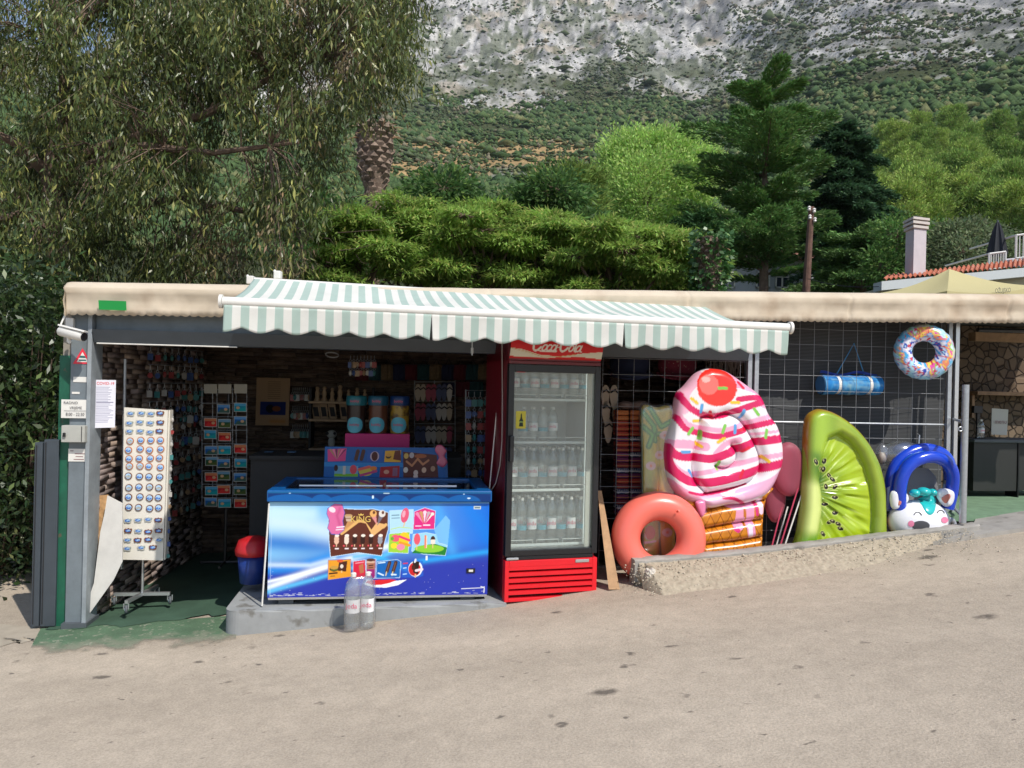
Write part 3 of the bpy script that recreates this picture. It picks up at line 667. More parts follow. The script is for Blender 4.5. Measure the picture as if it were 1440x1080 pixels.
apr = (npmesh('painted_apron', np.concatenate([pq_, zq[..., None]], -1).reshape(-1, 3), gridfaces(nx, ny), mat('worn_floor_paint', (1, 1, 1), rough=.85, attr='col', noise=.22, nscale=90, bump=.003, bscale=70), cols=cc.reshape(-1, 3), smooth=True)); tag(apr, kind='structure'); fat = apr.data.attributes.new('wear', 'FLOAT', 'POINT'); fat.data.foreach_set('value', np.clip(wr_[..., 0]*1.15-.12, 0, 1).astype(np.float32).ravel())
fz = float(zroad(S(-2.5, 0, 0).x))
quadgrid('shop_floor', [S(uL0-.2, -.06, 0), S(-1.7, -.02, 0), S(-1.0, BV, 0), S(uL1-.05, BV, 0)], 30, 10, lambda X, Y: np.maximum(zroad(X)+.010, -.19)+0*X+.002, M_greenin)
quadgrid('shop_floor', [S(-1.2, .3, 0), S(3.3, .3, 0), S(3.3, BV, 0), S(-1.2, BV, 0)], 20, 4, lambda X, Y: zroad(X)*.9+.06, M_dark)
# slab under the freezer, rounded left nose
sv = -.47; zt = uz(440, 857, sv)[1]; zR = uz(700, 853, sv)[1]
ul, ur_ = uz(314, 870, sv)[0], uz(712, 853, sv)[0]
topz = lambda u: zt+(zR+.025-zt)*np.clip((u-ul-.5)/(ur_-ul-.5), 0, 1)
mb = MB(); outline = []
for i in range(9):
    a = math.pi/2*i/8; outline.append((ul+.10-.10*math.cos(a)*1.0, sv+.10-.10*math.sin(a)))
outline = [(ul, .55)]+outline+[(u, sv) for u in np.linspace(ul+.3, ur_, 14)]+[(ur_, .55)]
n = len(outline); vs = [S(u, v+.006*math.sin(u*17), topz(u)+.004*math.sin(u*23)) for u, v in outline]+[S(u, v-.012, -.35) for u, v in outline]
vs += [S(u, v-.004, topz(u)-.012) for u, v in outline]
mb.add(vs, [tuple(range(n))]+[(i, i+2*n, i+1+2*n, i+1) for i in range(n-1)]+[(i+2*n, i+n, i+1+n, i+1+2*n) for i in range(n-1)])
tag(mb.build('concrete_plinth', M_concg), kind='structure')
# kerb at the right with rubble slope falling to the road
kx = [893, 960, 1040, 1130, 1220, 1345, 1380]; ky = [788, 784, 777, 767, 756, 742, 738]; KV = -.38
kp = [uz(x, y, KV) for x, y in zip(kx, ky)]; ku = [p[0] for p in kp]; kz = [p[1] for p in kp]
def kerbz(u): return np.interp(u, ku, kz)
kuu = np.linspace(ku[0], ku[-1], 70)
mb = MB(); vs = []
for u in kuu:
    z = kerbz(u); w = .006*math.sin(u*31)+.004*math.sin(u*77)
    vs += [S(u, KV+w, z-.16), S(u, KV+w, z-.008), S(u, KV+.012+w, z+w*.4), S(u, KV+.11-w, z+w*.5), S(u, KV+.13, z-.01), S(u, KV+.13, z-.4)]
fs = [(i*6+k, (i+1)*6+k, (i+1)*6+k+1, i*6+k+1) for i in range(69) for k in range(5)]+[(0, 1, 2, 3, 4, 5)]
mb.add(vs, fs); tag(mb.build('kerb', M_conc, smooth=True), kind='structure')
M_rub = mat('rubble_concrete', (.40, .34, .255), rough=.95, noise=.22, nscale=30, bump=.008, bscale=90)
nu, nv = 420, 46; a, b = np.meshgrid(np.linspace(0, 1, nu+1), np.linspace(0, 1, nv+1))
ug = ku[0]+.03+a*(uz(1318, 757, KV)[0]+.03-ku[0]-.03); wd = np.interp(a, [0, .03, .3, .65, .9, 1], [.12, .36, .42, .40, .16, .02])
vg = KV-wd*b; XW = O.x+U.x*ug+V.x*vg; YW = O.y+U.y*ug+V.y*vg
zg = (kerbz(ug)-.022)*(1-b)**1.3+(zroad(XW)-.012)*(1-(1-b)**1.3)+(.02*np.sin(b*math.pi))*(1-a*.4)
rough_ = (ridged(ug*9, vg*10+5, 4, 3)-.5)*.022+(fbm(ug*60, vg*60, 3, 9)-.5)*.012; zg = zg+rough_*np.sin(np.clip(b, .03, 1)*math.pi)**.5
rb = npmesh('rubble_slope', np.stack([XW, YW-rough_*.5*(1-b), zg], -1).reshape(-1, 3), gridfaces(nu, nv), M_rub, smooth=True); tag(rb, kind='structure')
# broken kerb end stones
def rock_(name, label, c, r, m, seed):
    rg = np.random.default_rng(seed); bm = bmesh.new(); bmesh.ops.create_icosphere(bm, subdivisions=3, radius=1)
    ph = rg.uniform(0, 9, 3)
    for v in bm.verts:
        n = v.co.copy(); k = 1+.22*math.sin(n.x*4+ph[0])*math.cos(n.y*3+ph[1])+.12*math.sin(n.z*9+ph[2]+n.x*7); m_ = max(abs(n.x), abs(n.y), abs(n.z)); k *= (1/m_)*.55+.45
        v.co = Vector((n.x*r[0], n.y*r[1], n.z*r[2]))*k+Vector(c)
    me = MB(); bm.verts.index_update(); me.add([v.co[:] for v in bm.verts], [[v.index for v in f.verts] for f in bm.faces]); bm.free()
    return tag(me.build(name, m, org=c), label, 'stone')
rock_('broken_concrete', 'rough broken end block of the kerb beside the coral ring', SP(908, 804, KV+.03)-ZZ*.02, (.085, .09, .085), M_rub, 3)
rock_('white_stone', 'small white stone stuck in the broken kerb end', SP(915, 808, KV-.10), (.036, .03, .042), mat('white_stone', (.62, .57, .5), rough=.9, noise=.15, nscale=20), 5)
# loose gravel along the foot of the slope
vs = []; 
n = 1100; uu_ = RNG.uniform(ku[0]-.1, ku[-1]-.15, n); vv_ = KV-.02-np.abs(RNG.normal(0, .19, n)); X = O.x+U.x*uu_+V.x*vv_; Y = O.y+U.y*uu_+V.y*vv_
s = RNG.uniform(.0025, .0062, n)*RNG.choice([1, 1, 1.5], n); kk = np.clip((KV-vv_)/.31, 0, 1); Z = np.where(kk < 1, (kerbz(uu_)-.022)*(1-kk)+zroad(X)*kk+.014, zroad(X))+s*.2
v = IV[None]*RNG.uniform(.7, 1.2, (n, len(IV), 1))*s[:, None, None]*np.array([1, 1, .7])+np.stack([X, Y, Z], 1)[:, None]
cc_ = np.repeat((np.array([.48, .42, .33])*RNG.uniform(.8, 1.3, (n, 1)))[:, None], len(IV), 1)
o_ = npmesh('gravel', v.reshape(-1, 3), (IF[None]+(np.arange(n)*len(IV))[:, None, None]).reshape(-1, 3), mat('gravel', (1, 1, 1), rough=.9, attr='col'), cols=cc_.reshape(-1, 3)); tag(o_, 'loose pale gravel along the foot of the kerb', 'gravel', kind='stuff')
# concrete strip before the right entrance and its green floor
def plan(name, pts, z, m, th=.05):
    mb = MB(); mb.prism([(p.x, p.y, (z(p) if callable(z) else z)-th) for p in pts], (0, 0, th)); return tag(mb.build(name, m), kind='structure')
plan('pavement', [SP(1365, 741, KV+.02), SP(1312, 757, KV-.12), S(4.9, -.56, 0), S(6.4, -.6, 0), S(6.4, -.05, 0), SP(1372, 729, -.05)], lambda p: float(zroad(p.x))+.03, M_conc, .08)
plan('entrance_floor', [S(3.55, -.06, 0), S(6.4, -.06, 0), S(6.4, BV, 0), S(3.55, BV, 0)], .60, mat('pale_green_floor', (.16, .26, .16), rough=.8, noise=.2))
M_litc = mat('bare_concrete', (.40, .345, .27), rough=.95, noise=.2, nscale=4, bump=.006, bscale=40)
quadgrid('side_pavement', [P(-80, 905, 5.0), P(66, 893, 5.1), S(uL0-.28, .02, 0), S(-5.2, .8, 0)], 20, 12, lambda X, Y: zroad(X)+.006, M_litc)

# ================================================================== RIGHT MESH SCREEN
MV = .12
def wire(mb, a, b, r=.0018): mb.tube([a, b], r, 5, caps=False)
def zfl(u): return float(np.interp(u, ku, kz))-.18
mg = thing('wire_mesh_screen', 'galvanised wire mesh screen the inflatables lean against', 'mesh screen', S(1.0, MV, .3))
uM0, uM1 = uz(846, 600, MV)[0], uz(1332, 560, MV)[0]; st = .128; mb = MB(); mb2 = MB(); k = 0; u = uM0
uP = uz(1057, 600, MV)[0]
while u < uM1:
    zt_ = zroof(u)-.14; wire(mb if u < uP else mb2, S(u, MV, zfl(u)), S(u, MV, zt_)); u += st
z = .16
while z < 2.35:
    wire(mb, S(uM0, MV+.004, z), S(uP, MV+.004, z)); 
    if z > .25: wire(mb2, S(uP, MV+.004, z+.03), S(uM1, MV+.004, z+.03))
    z += st
M_wire = mat('dull_wire', (.27, .28, .29), rough=.55, metal=.3); mb.build('left_panel_wires', M_wire, mg); mb2.build('right_panel_wires', M_wire, mg)
zb = uz(1200, 595, MV)[1]
MB().tube([S(uP+.02, MV, zb), S(uM1, MV, zb)], .008, 8).build('stiffener', M_galv, mg)
for px, nm in ((1052.5, 'frame_post'), (1062, 'frame_post'), (1333, 'frame_post'), (1343, 'frame_post')):
    u = uz(px, 560, MV-.01)[0]; MB().bbox(u-.018, u+.018, MV-.03, MV+.0, zfl(u), zroof(u)-.13, .003).build(nm, M_galv if px != 1343 else M_chrome, mg)
# dark shade cloth behind the right panel
mb = MB(); ucl0, ucl1 = uP+.03, uM1+.14
mb.grid(lambda a, b: S(ucl0+a*(ucl1-ucl0), MV+.22+.008*math.sin(a*26+b*3)+.012*math.sin(b*8+a*5), (zfl(ucl0+a*(ucl1-ucl0))-.05)*(1-b)+b*(zroof(2.5)-.13)), 60, 110)
m_cl = mat('dark_shade_cloth', (.045, .047, .05), rough=.85); nt = m_cl.node_tree; wv = nt.nodes.new('ShaderNodeTexWave'); wv.bands_direction = 'Z'; wv.inputs['Scale'].default_value = 26; wv.inputs['Distortion'].default_value = .6
tcn = nt.nodes.new('ShaderNodeTexCoord'); nt.links.new(tcn.outputs['Object'], wv.inputs[0]); mr = nt.nodes.new('ShaderNodeValToRGB'); mr.color_ramp.elements[0].color = (.022, .023, .025, 1); mr.color_ramp.elements[1].color = (.085, .088, .09, 1)
nt.links.new(wv.outputs['Fac'], mr.inputs[0]); nt.links.new(mr.outputs[0], nt.nodes['Principled BSDF'].inputs['Base Color'])
clo = mb.build('shade_cloth', m_cl, smooth=True, org=S(2.5, MV, 1)); tag(clo, 'dark grey ribbed shade cloth stretched behind the right mesh panel', 'cloth'); clo.modifiers.new('t', 'SOLIDIFY').thickness = .002
# standing galvanised post with arms
gp = thing('galvanised_post', 'galvanised standing post with two arms at the right end of the mesh', 'post', SP(1357, 735, -.32))
pt, pb = SP(1358, 541, -.32), SP(1357, 735, -.32); pb.x, pb.y = pt.x, pt.y
MB().tube([pb, pt], .026, 16).build('tube', M_galv, gp, smooth=True)
for y0, y1 in ((592, 594), (724, 727)):
    q = Vector((pt.x, pt.y, uz(1357, y1, -.32)[1])); MB().tube([q, S(uz(1338, y0, MV)[0], MV-.02, q.z+.01)], .012, 8).build('arm', M_galv, gp)
MB().torus(pt+Vector((-.045, -.02, -.35)), .016, .004, (0, 1, 0), 16, 6).build('ring', M_galv, gp)
# ---- right snack bar entrance
rv = 1.15
stc2 = [(.30, .21, .14), (.36, .26, .18), (.25, .18, .12), (.40, .30, .21)]
m_cb = mat('irregular_stone', (.3, .2, .14), rough=.9); nt = m_cb.node_tree; N = nt.nodes; L = nt.links; tcn = N.new('ShaderNodeTexCoord')
v1 = N.new('ShaderNodeTexVoronoi'); v1.feature = 'DISTANCE_TO_EDGE'; v1.inputs['Scale'].default_value = 10.5; v2 = N.new('ShaderNodeTexVoronoi'); v2.inputs['Scale'].default_value = 10.5
for v_ in (v1, v2): L.new(tcn.outputs['Object'], v_.inputs['Vector'])
r1 = N.new('ShaderNodeValToRGB'); r1.color_ramp.elements[0].position = .02; r1.color_ramp.elements[0].color = (.38, .36, .34, 1); r1.color_ramp.elements[1].position = .09; L.new(v1.outputs['Distance'], r1.inputs[0])
r2 = N.new('ShaderNodeValToRGB'); r2.color_ramp.elements[0].color = (.10, .068, .043, 1); r2.color_ramp.elements[1].color = (.19, .135, .088, 1); sc_n = N.new('ShaderNodeSeparateColor'); L.new(v2.outputs['Color'], sc_n.inputs[0]); L.new(sc_n.outputs[0], r2.inputs[0])
mx = N.new('ShaderNodeMix'); mx.data_type = 'RGBA'; mx.blend_type = 'MULTIPLY'; mx.inputs[0].default_value = 1; L.new(r2.outputs[0], mx.inputs[6]); L.new(r1.outputs[0], mx.inputs[7]); L.new(mx.outputs[2], N['Principled BSDF'].inputs['Base Color'])
bp = N.new('ShaderNodeBump'); bp.inputs['Distance'].default_value = .03; L.new(r1.outputs[0], bp.inputs['Height']); L.new(bp.outputs[0], N['Principled BSDF'].inputs['Normal'])
ue0 = uz(1347, 600, .2)[0]; rv = 1.9
tag(MB().box(ue0-.4, 6.3, rv, rv+.2, .3, 2.36).build('stone_wall', m_cb, org=S(ue0, rv, .3)), 'brown irregular stone wall at the back of the right entrance', 'wall')
tag(MB().box(ue0-.42, ue0+.02, .40, rv-.003, .2, 2.36).build('stone_wall', m_cb, org=S(ue0, .4, .3)), 'brown stone partition between the mesh screen and the right entrance', 'wall')
tag(MB().box(ue0+.30, ue0+.50, 1.30, rv-.003, .3, 2.36).build('stone_pier', m_cb, org=S(ue0+.3, 1.3, .3)), 'brown stone pier left of the bar counter', 'wall')
mb = MB(); 
rb2 = thing('timber_beam', 'raw timber beam under the roof of the right entrance', 'beam', SP(1400, 478, 1.2)); MB().box(uz(1372, 474, 1.2)[0], 6.2, 1.2, 1.3, uz(1400, 480, 1.2)[1], uz(1400, 468, 1.2)[1]).build('timber', M_wood, rb2); MB().tube([SP(1375, 464, .45), S(6, .45, SP(1375, 462, .45).z+.02)], .02).build('pipe', M_black, rb2)
sh = thing('wall_shelf', 'long thin wooden shelf on the stone wall above the counter', 'shelf', SP(1400, 556, 1.7)); a0, a1, z0, z1 = prect(1370, 549.5, 1440, 556, 1.7)
MB().bbox(a0, 6.2, 1.65, 1.9, z0, z1-.01, .004).build('plank', M_wood, sh); MB().box(a0+.02, a0+.05, 1.75, 1.9, z0-.25, z0-.001).build('bracket', M_wood, sh)
M_ctr = mat('charcoal_laminate', (.028, .028, .026), rough=.5); ct = thing('bar_counter', 'dark grey bar counter in the right entrance', 'counter', SP(1400, 722, 1.0)); cu0 = uz(1369, 660, .95)[0]; zc0 = .60; zc1 = uz(1400, 618, .95)[1]
cu1 = uz(1430, 660, .95)[0]
MB().bbox(cu0, cu1, .95, 1.25, zc0+.06, zc1-.03, .004).build('front_panel', M_ctr, ct); MB().bbox(cu0-.02, cu1+.6, .92, 1.3, zc1-.03, zc1, .006).build('counter_top', M_greyd, ct); MB().bbox(cu1+.02, cu1+.6, 1.0, 1.25, zc0+.06, zc1-.03, .004).build('side_panel', M_ctr, ct); MB().box(cu1+.004, cu1+.016, .94, 1.1, zc0, zc1-.03).build('leg', M_black, ct)
sgn = thing('menu_stand', 'cream menu sheet standing on the bar counter', 'menu', SP(1405, 606, 1.05)); MB().add([SP(1394, 611, 1.05), SP(1416, 612, 1.05), SP(1418, 576, 1.12), SP(1395, 574, 1.12)], [(0, 1, 2, 3)]).build('sheet', mat('cream_card', (.55, .53, .45), rough=.7), sgn); sgn.children[0].modifiers.new('t', 'SOLIDIFY').thickness = .004
MB().text('menu', .06, SP(1406, 593, 1.08)-V*.012, U, ZZ, .001).build('stand_print', mat('faint_ink', (1, 1, 1)), sgn)
kb = thing('card_terminal', 'small black device beside the bottle on the bar counter', 'terminal', SP(1376, 612, 1.1)); MB().pbox(1370, 571, 1382, 581, 1.12, 1.16, .004).build('screen', M_black, kb); MB().pbox(1374, 581, 1378, 617, 1.13, 1.15).build('stem', M_black, kb)
tg = MB().hexa([SP(1420, 700, .3), SP(1440, 700, .3), SP(1440, 700, .6), SP(1420, 700, .6)]+[SP(1420, 560, .3), SP(1440, 560, .3), SP(1440, 560, .6), SP(1420, 560, .6)]) if False else None
# ================================================================== STRIPED AWNING
FL, FR = P(316, 424, 4.66), P(1107, 461, 5.20); BL, BR = P(358, 391, 5.58), P(987, 429, 6.02)
BL, BR = Vector(BL), Vector(BR)
aw = thing('striped_awning', 'open folding awning with sea green and white stripes over the shop front', 'awning', (FL+FR)/2)
M_sg = mat('stripe_green_cloth', (.47, .59, .53), rough=.8, noise=.07, nscale=4, trans=.25); M_sw = mat('stripe_white_cloth', (.80, .79, .74), rough=.8, noise=.07, nscale=4, trans=.25)
NS = 73
def striped(name, fn, nsub, nv, parent, flip=False):
    mb = MB(); nu = NS*nsub; mb.grid(fn, nu, nv); o = mb.build(name, M_sg, parent, smooth='all'); o.data.materials.append(M_sw)
    idx = np.tile((np.arange(nu)//nsub) % 2, nv).astype(np.int32); o.data.polygons.foreach_set('material_index', idx)
    s_ = o.modifiers.new('t', 'SOLIDIFY'); s_.thickness = .0015; return o
def top(a, b):
    p = (BL*(1-a)+BR*a)*(1-b)+(FL*(1-a)+FR*a)*b
    return p+ZZ*(-.045*math.sin(b*math.pi)*(1+.2*math.sin(a*9))+.012*math.sin(a*17+b*2)*math.sin(b*math.pi)+.02*b*(1-b))
striped('roof_cloth', lambda a, b: top(a, b), 3, 24, aw)
FD = (FR-FL).normalized(); FN = Vector((FD.y, -FD.x, 0)).normalized()
if FN.y > 0: FN = -FN
MB().tube([FL-FD*.01, FR+FD*.01], .030, 18).build('front_bar', M_white, aw, smooth=True)
for q, s_ in ((FL-FD*.012, -1), (FR+FD*.012, 1)): MB().tube([q, q+FD*.018*s_], .042, 18).build('end_cap', M_white, aw, smooth=True)
cuts = [0, (592-316)/(1107-316), (858-316)/(1107-316), 1]
cuts[1] = (round(cuts[1]*NS))/NS; cuts[2] = round(cuts[2]*NS)/NS
def val(a, b, k):
    g = .5*(a-cuts[k])/(cuts[k+1]-cuts[k])
    p = FL*(1-a)+FR*a; s = a*(FR-FL).length
    h = .135+.012*(a*2-1)*0; sc_ = .030*(1-abs(math.cos(math.pi*s/.212))**1.3)
    ed = min(a-cuts[k], cuts[k+1]-a)*(FR-FL).length if k not in (0,) or a > cuts[1]*.5 else 1
    if k == 2 and a > .8: ed = 1
    pull = -.016*math.exp(-ed/.03)*b if ed < .2 else 0
    z = -.022-b*(h+.03-sc_)
    return p+ZZ*z+FN*(.022+.010*math.sin(s*6.1+1)*b+.006*math.sin(s*23+b*2)*b+.012*math.exp(-ed/.05)*b)+FD*(pull*(1 if a-cuts[k] < cuts[k+1]-a else -1)*-.6)
for k in range(3):
    i0, i1 = round(cuts[k]*NS), round(cuts[k+1]*NS); ns = i1-i0; sub = 5; mb = MB()
    mb.grid(lambda a, b: val(cuts[k]+a*(cuts[k+1]-cuts[k]), b, k), ns*sub, 10); o = mb.build('valance', M_sg, aw, smooth='all'); o.data.materials.append(M_sw)
    o.data.polygons.foreach_set('material_index', np.tile(((np.arange(ns*sub)//sub)+i0) % 2, 10).astype(np.int32)); o.modifiers.new('t', 'SOLIDIFY').thickness = .0015
# folding arms under the cloth, roller and wall brackets
for a0 in (.16, .80):
    w = top(a0, .02)-ZZ*.10; f = FL*(1-a0)+FR*a0-FN*.03; el_ = (w+f)/2+FD*(.28 if a0 < .5 else -.28)-ZZ*.02
    MB().tube([w, el_], .018, 8).build('arm', M_white, aw); MB().tube([el_, f], .016, 8).build('arm', M_white, aw); MB().ball(el_, .028).build('elbow', M_white, aw, smooth=True)
MB().tube([BL-ZZ*.03, BR-ZZ*.03], .035, 12).build('roller', M_white, aw, smooth=True)
for px, py in ((353, 394), (391, 387)):
    q = P(px, py, 5.62); MB().bbox(-.025, .025, -.03, .03, -.03, .03, .008, F=lambda x, y, z: q+Vector((x, y, z))).tube([q, q+Vector((-.03, .0, .035))], .01, 8).build('wall_bracket', M_white, aw)
MB().tube([P(664, 478, 5.3), P(664, 500, 5.3)], .005, 6).tube([P(664, 489, 5.3), P(664, 497, 5.3)], .011, 8).build('crank_eye', M_galv, aw)
# crank rod and cord hanging beside the fridge
cr_ = MB().tube([SP(701, 552, -.1), SP(688, 692, -.1)], .005, 6).build('crank_rod', M_white, org=SP(688, 692, -.1)); tag(cr_, 'thin white awning crank rod hanging left of the drinks fridge', 'rod')
cdr = MB().tube([SP(706, 480, -.28), SP(706.5, 560, -.285), SP(706, 620, -.29), SP(703, 655, -.27), SP(697, 680, -.2), SP(689, 692, -.12)], .004, 6).build('hanging_cable', mat('grey_cord', (.4, .38, .36), rough=.6), org=SP(706, 560, -.28)); tag(cdr, 'grey power cord looping down beside the drinks fridge', 'cord')
# ================================================================== CHEST FREEZER
fv = -.37
fl = thing('chest_freezer', 'blue chest freezer with picture stickers and a sliding glass top', 'freezer', SP(530, 850, fv))
a0 = uz(377.5, 775, fv)[0]; a1 = uz(686.5, 775, fv)[0]; zb_ = uz(530, 838, fv)[1]; zt_ = uz(530, 705, fv)[1]
M_fb = mat('freezer_blue', (.004, .10, .33), rough=.35, noise=.06, nscale=4)
MB().bbox(a0+.004, a1-.004, fv+.004, fv+.70, zb_+.003, zt_+.005, .012).build('cabinet', mat('freezer_side_blue', (.01, .05, .22), rough=.4), fl)
MB().box(a0+.005, a1-.005, fv-.003, fv+.69, zb_-.016, zb_).build('bottom_rail', M_chrome, fl)
for u in (a0+.12, a1-.14): MB().box(u-.05, u+.05, fv+.03, fv+.12, zb_-.055, zb_-.018).lathe([(.02, 0), (.02, .05)], S(u, fv+.06, zb_-.09)).build('foot', M_greyd, fl)
# painted front
A = Art(70, 222, 1300, 750, .55, (.10, .45, .85))
X, Y = A.X, A.Y; tx = (X-70)/1230; ty = (Y-222)/528
g = lambda c: np.array(lin(c))
base = g((.55, .80, .95))*(1-tx[..., None])+g((.05, .42, .85))*tx[..., None]
dk = ss(ty+.10*tx, .50, .78)[..., None]; base = base*(1-dk)+g((.16, .22, .66))*dk
lb = np.exp(-((ty-.42-.05*np.sin(tx*4))/.10)**2)*ss(1-tx, .35, .75); base = base*(1-lb[..., None]*.85)+g((.0, .42, .78))*lb[..., None]*.85
A.a = base
A.soft([(60, 330), (250, 350), (420, 400)], 60, (.86, .93, .95), .7); A.soft([(60, 275), (300, 290)], 40, (.80, .92, .96), .7)
A.soft([(1000, 260), (1060, 400), (1090, 500)], 34, (.30, .68, .95), .6); A.soft([(1180, 250), (1300, 420)], 50, (.0, .50, .90), .6); A.soft([(900, 560), (1310, 505)], 16, (.15, .66, .95), .8)
for p, w, c, al in (([(60, 600), (200, 590), (420, 520), (700, 480)], 26, (.05, .55, .90), .8), ([(60, 700), (300, 610), (520, 540), (730, 470)], 20, (.93, .97, 1), .95), ([(60, 665), (260, 620), (500, 555)], 9, (.95, .98, 1), .9), ([(60, 720), (330, 650), (600, 570), (760, 500)], 13, (.35, .75, .95), .9), ([(60, 570), (300, 575), (430, 540)], 14, (.9, .97, 1), .6), ([(540, 530), (640, 515), (740, 560), (830, 600)], 14, (.20, .70, .95), .8)):
    A.soft(p, w, c, al)
A.rect(60, 222, 1310, 232, (.62, .84, .88), .5)
# scratches and chips of the worn foil
for i in range(70):
    x = random.uniform(80, 1290); y = 742-abs(random.gauss(0, 6)); A.line([(x, y), (x+random.uniform(4, 26), y+random.uniform(-2, 2))], random.uniform(1.5, 3.5), (.85, .86, .88), .8)
A.line([(1150, 716), (1270, 712), (1282, 706)], 4, (.9, .9, .92)); A.line([(1262, 705), (1282, 712), (1280, 740)], 5, (.92, .92, .93)); A.rect(940, 527, 952, 552, (.93, .96, .97)); A.line([(84, 250), (84, 745)], 3, (.75, .85, .95), .6)
for i in range(40): A.ell(random.uniform(90, 1290), random.uniform(560, 740), 1.6, 1.6, (.8, .82, .9))
# red smile
pts = [(610, 655), (680, 662), (760, 668), (838, 660), (790, 690), (720, 704), (650, 700), (600, 685)]; A.poly(pts, (.97, .97, .98)); A.poly([(618, 662), (680, 659), (745, 657), (780, 662), (740, 678), (690, 688), (640, 686), (606, 674)], (.88, .14, .18))
# stickers
def outl(pts, c, w=7, oc=(.80, .90, .97)): A.line(pts+[pts[0]], w, oc); A.poly(pts, c)
main = [(392, 290), (440, 262), (560, 268), (640, 266), (722, 285), (724, 380), (706, 450), (690, 524), (560, 505), (410, 528), (400, 440)]
outl(main, (.38, .19, .14))
for q in ([(430, 380), (560, 345), (560, 500), (410, 510)], [(610, 300), (715, 300), (700, 500), (620, 480)]): A.poly(q, (.34, .15, .11), .5)
A.line([(468, 400), (560, 330), (592, 340), (648, 414), (712, 352)], 16, (.90, .70, .42)); A.poly([(628, 385), (660, 340), (712, 350), (650, 420)], (.90, .70, .45)); A.poly([(468, 404), (545, 330), (500, 330)], (.85, .62, .38), .8)
A.poly([(470, 410), (570, 338), (600, 345), (640, 418), (700, 370), (695, 515), (560, 500), (412, 520), (405, 430)], (.37, .17, .12))
for i, x in enumerate((440, 495, 540, 585, 630, 682)):
    y = 430; c = [(.90, .72, .62), (.93, .85, .78), (.20, .09, .07), (.20, .09, .07), (.20, .09, .07), (.60, .60, .64)][i]
    A.ell(x, y, 13, 21, c); A.ell(x, y+14, 13, 16, c); A.ell(x+2, y-18, 12, 8, (.95, .90, .85)); A.rect(x-2, y+30, x+3, y+42, (.90, .75, .6)); A.rect(x-8, y+50, x+13, y+58, (.95, .9, .9)); A.ell(x-14, y+38, 5, 5, (.9, .3, .35))
for (x, c1) in ((640, (.90, .68, .40)), (690, (.88, .85, .82))):
    A.poly([(x-18, 295), (x+16, 292), (x+22, 355) if x < 660 else (x-26, 358)], (.85, .55, .55) if x < 660 else (.45, .42, .48)); A.ell(x, 290, 19, 20, c1); A.ell(x+4, 284, 7, 9, (.4, .2, .12))
A.ell(503, 302, 22, 10, (.75, .60, .42)); A.poly([(484, 305), (523, 305), (516, 333), (492, 333)], (.80, .70, .60)); A.line([(486, 316), (522, 316)], 4, (.4, .2, .12))
pk = [(388, 262), (425, 236), (466, 240), (480, 285), (470, 330), (478, 380), (450, 404), (412, 402), (390, 370), (400, 330), (384, 290)]; outl(pk, (.86, .42, .62), 6, (.25, .38, .75)); A.ell(412, 268, 20, 14, (.95, .86, .90), 1, 30); A.line([(440, 366), (480, 362)], 7, (.97, .9, .95)); A.line([(436, 380), (476, 376)], 5, (.97, .9, .95)); A.soft([(455, 260), (440, 300), (455, 350)], 9, (.75, .28, .50), .6)
outl([(732, 275), (864, 268), (862, 400), (738, 398)], (.70, .86, .93), 5); A.ell(818, 300, 22, 42, (.88, .35, .48), 1, 10); A.ell(812, 292, 9, 20, (.97, .65, .72), 1, 10); A.line([(818, 340), (812, 362)], 6, (.9, .75, .5)); A.line([(740, 378), (790, 366), (856, 372)], 4, (.75, .88, .35)); A.line([(745, 300), (785, 298)], 5, (.35, .5, .6)); A.line([(745, 316), (788, 314)], 5, (.45, .58, .68))
outl([(732, 404), (846, 394), (840, 512), (730, 505)], (.62, .82, .25), 5); A.ell(768, 428, 26, 20, (.93, .35, .45)); A.ell(818, 430, 30, 36, (.95, .80, .15)); A.line([(790, 418), (846, 440)], 14, (.90, .25, .45)); A.line([(792, 452), (848, 468)], 14, (.95, .60, .15)); A.ell(798, 478, 24, 18, (.95, .55, .65)); A.ell(760, 470, 18, 16, (.95, .85, .2)); A.ell(750, 430, 10, 10, (.4, .65, .2))
outl([(872, 280), (930, 258), (990, 276), (986, 376), (868, 378)], (.87, .16, .50), 5)
for i, (dx, c) in enumerate(((-30, (.93, .55, .7)), (-14, (.8, .6, .4)), (2, (.95, .85, .9)), (18, (.75, .7, .72)), (34, (.9, .9, .85)))): A.poly([(928+dx*1.35-8, 284+abs(dx)*.3), (928+dx*1.35+9, 280+abs(dx)*.3), (928+dx*.2, 345)], c); A.ell(928+dx*1.35, 282+abs(dx)*.3, 10, 9, c)
A.line([(880, 360), (910, 360)], 6, (.97, .8, .9)); A.line([(925, 355), (960, 355)], 7, (.97, .9, .95))
outl([(862, 500), (868, 408), (940, 398), (1000, 410), (1010, 455), (1062, 470), (1052, 526), (930, 518)], (.60, .83, .93), 5); A.poly([(862, 512), (900, 472), (990, 460), (1062, 482), (1052, 526), (930, 516)], (.12, .50, .18)); A.ell(960, 488, 84, 22, (.55, .80, .22))
A.ell(890, 434, 18, 32, (.93, .35, .42)); A.rect(886, 462, 892, 492, (.9, .75, .5)); A.rect(932, 412, 940, 486, (.92, .50, .38)); A.rect(941, 414, 946, 484, (.95, .8, .7)); A.ell(980, 436, 13, 20, (.25, .13, .10)); A.rect(968, 436, 993, 462, (.93, .88, .82)); A.rect(977, 462, 983, 486, (.9, .75, .5))
A.poly([(985, 380), (1050, 300), (1076, 330), (1066, 470), (1010, 450), (992, 400)], (.50, .76, .93), .8)
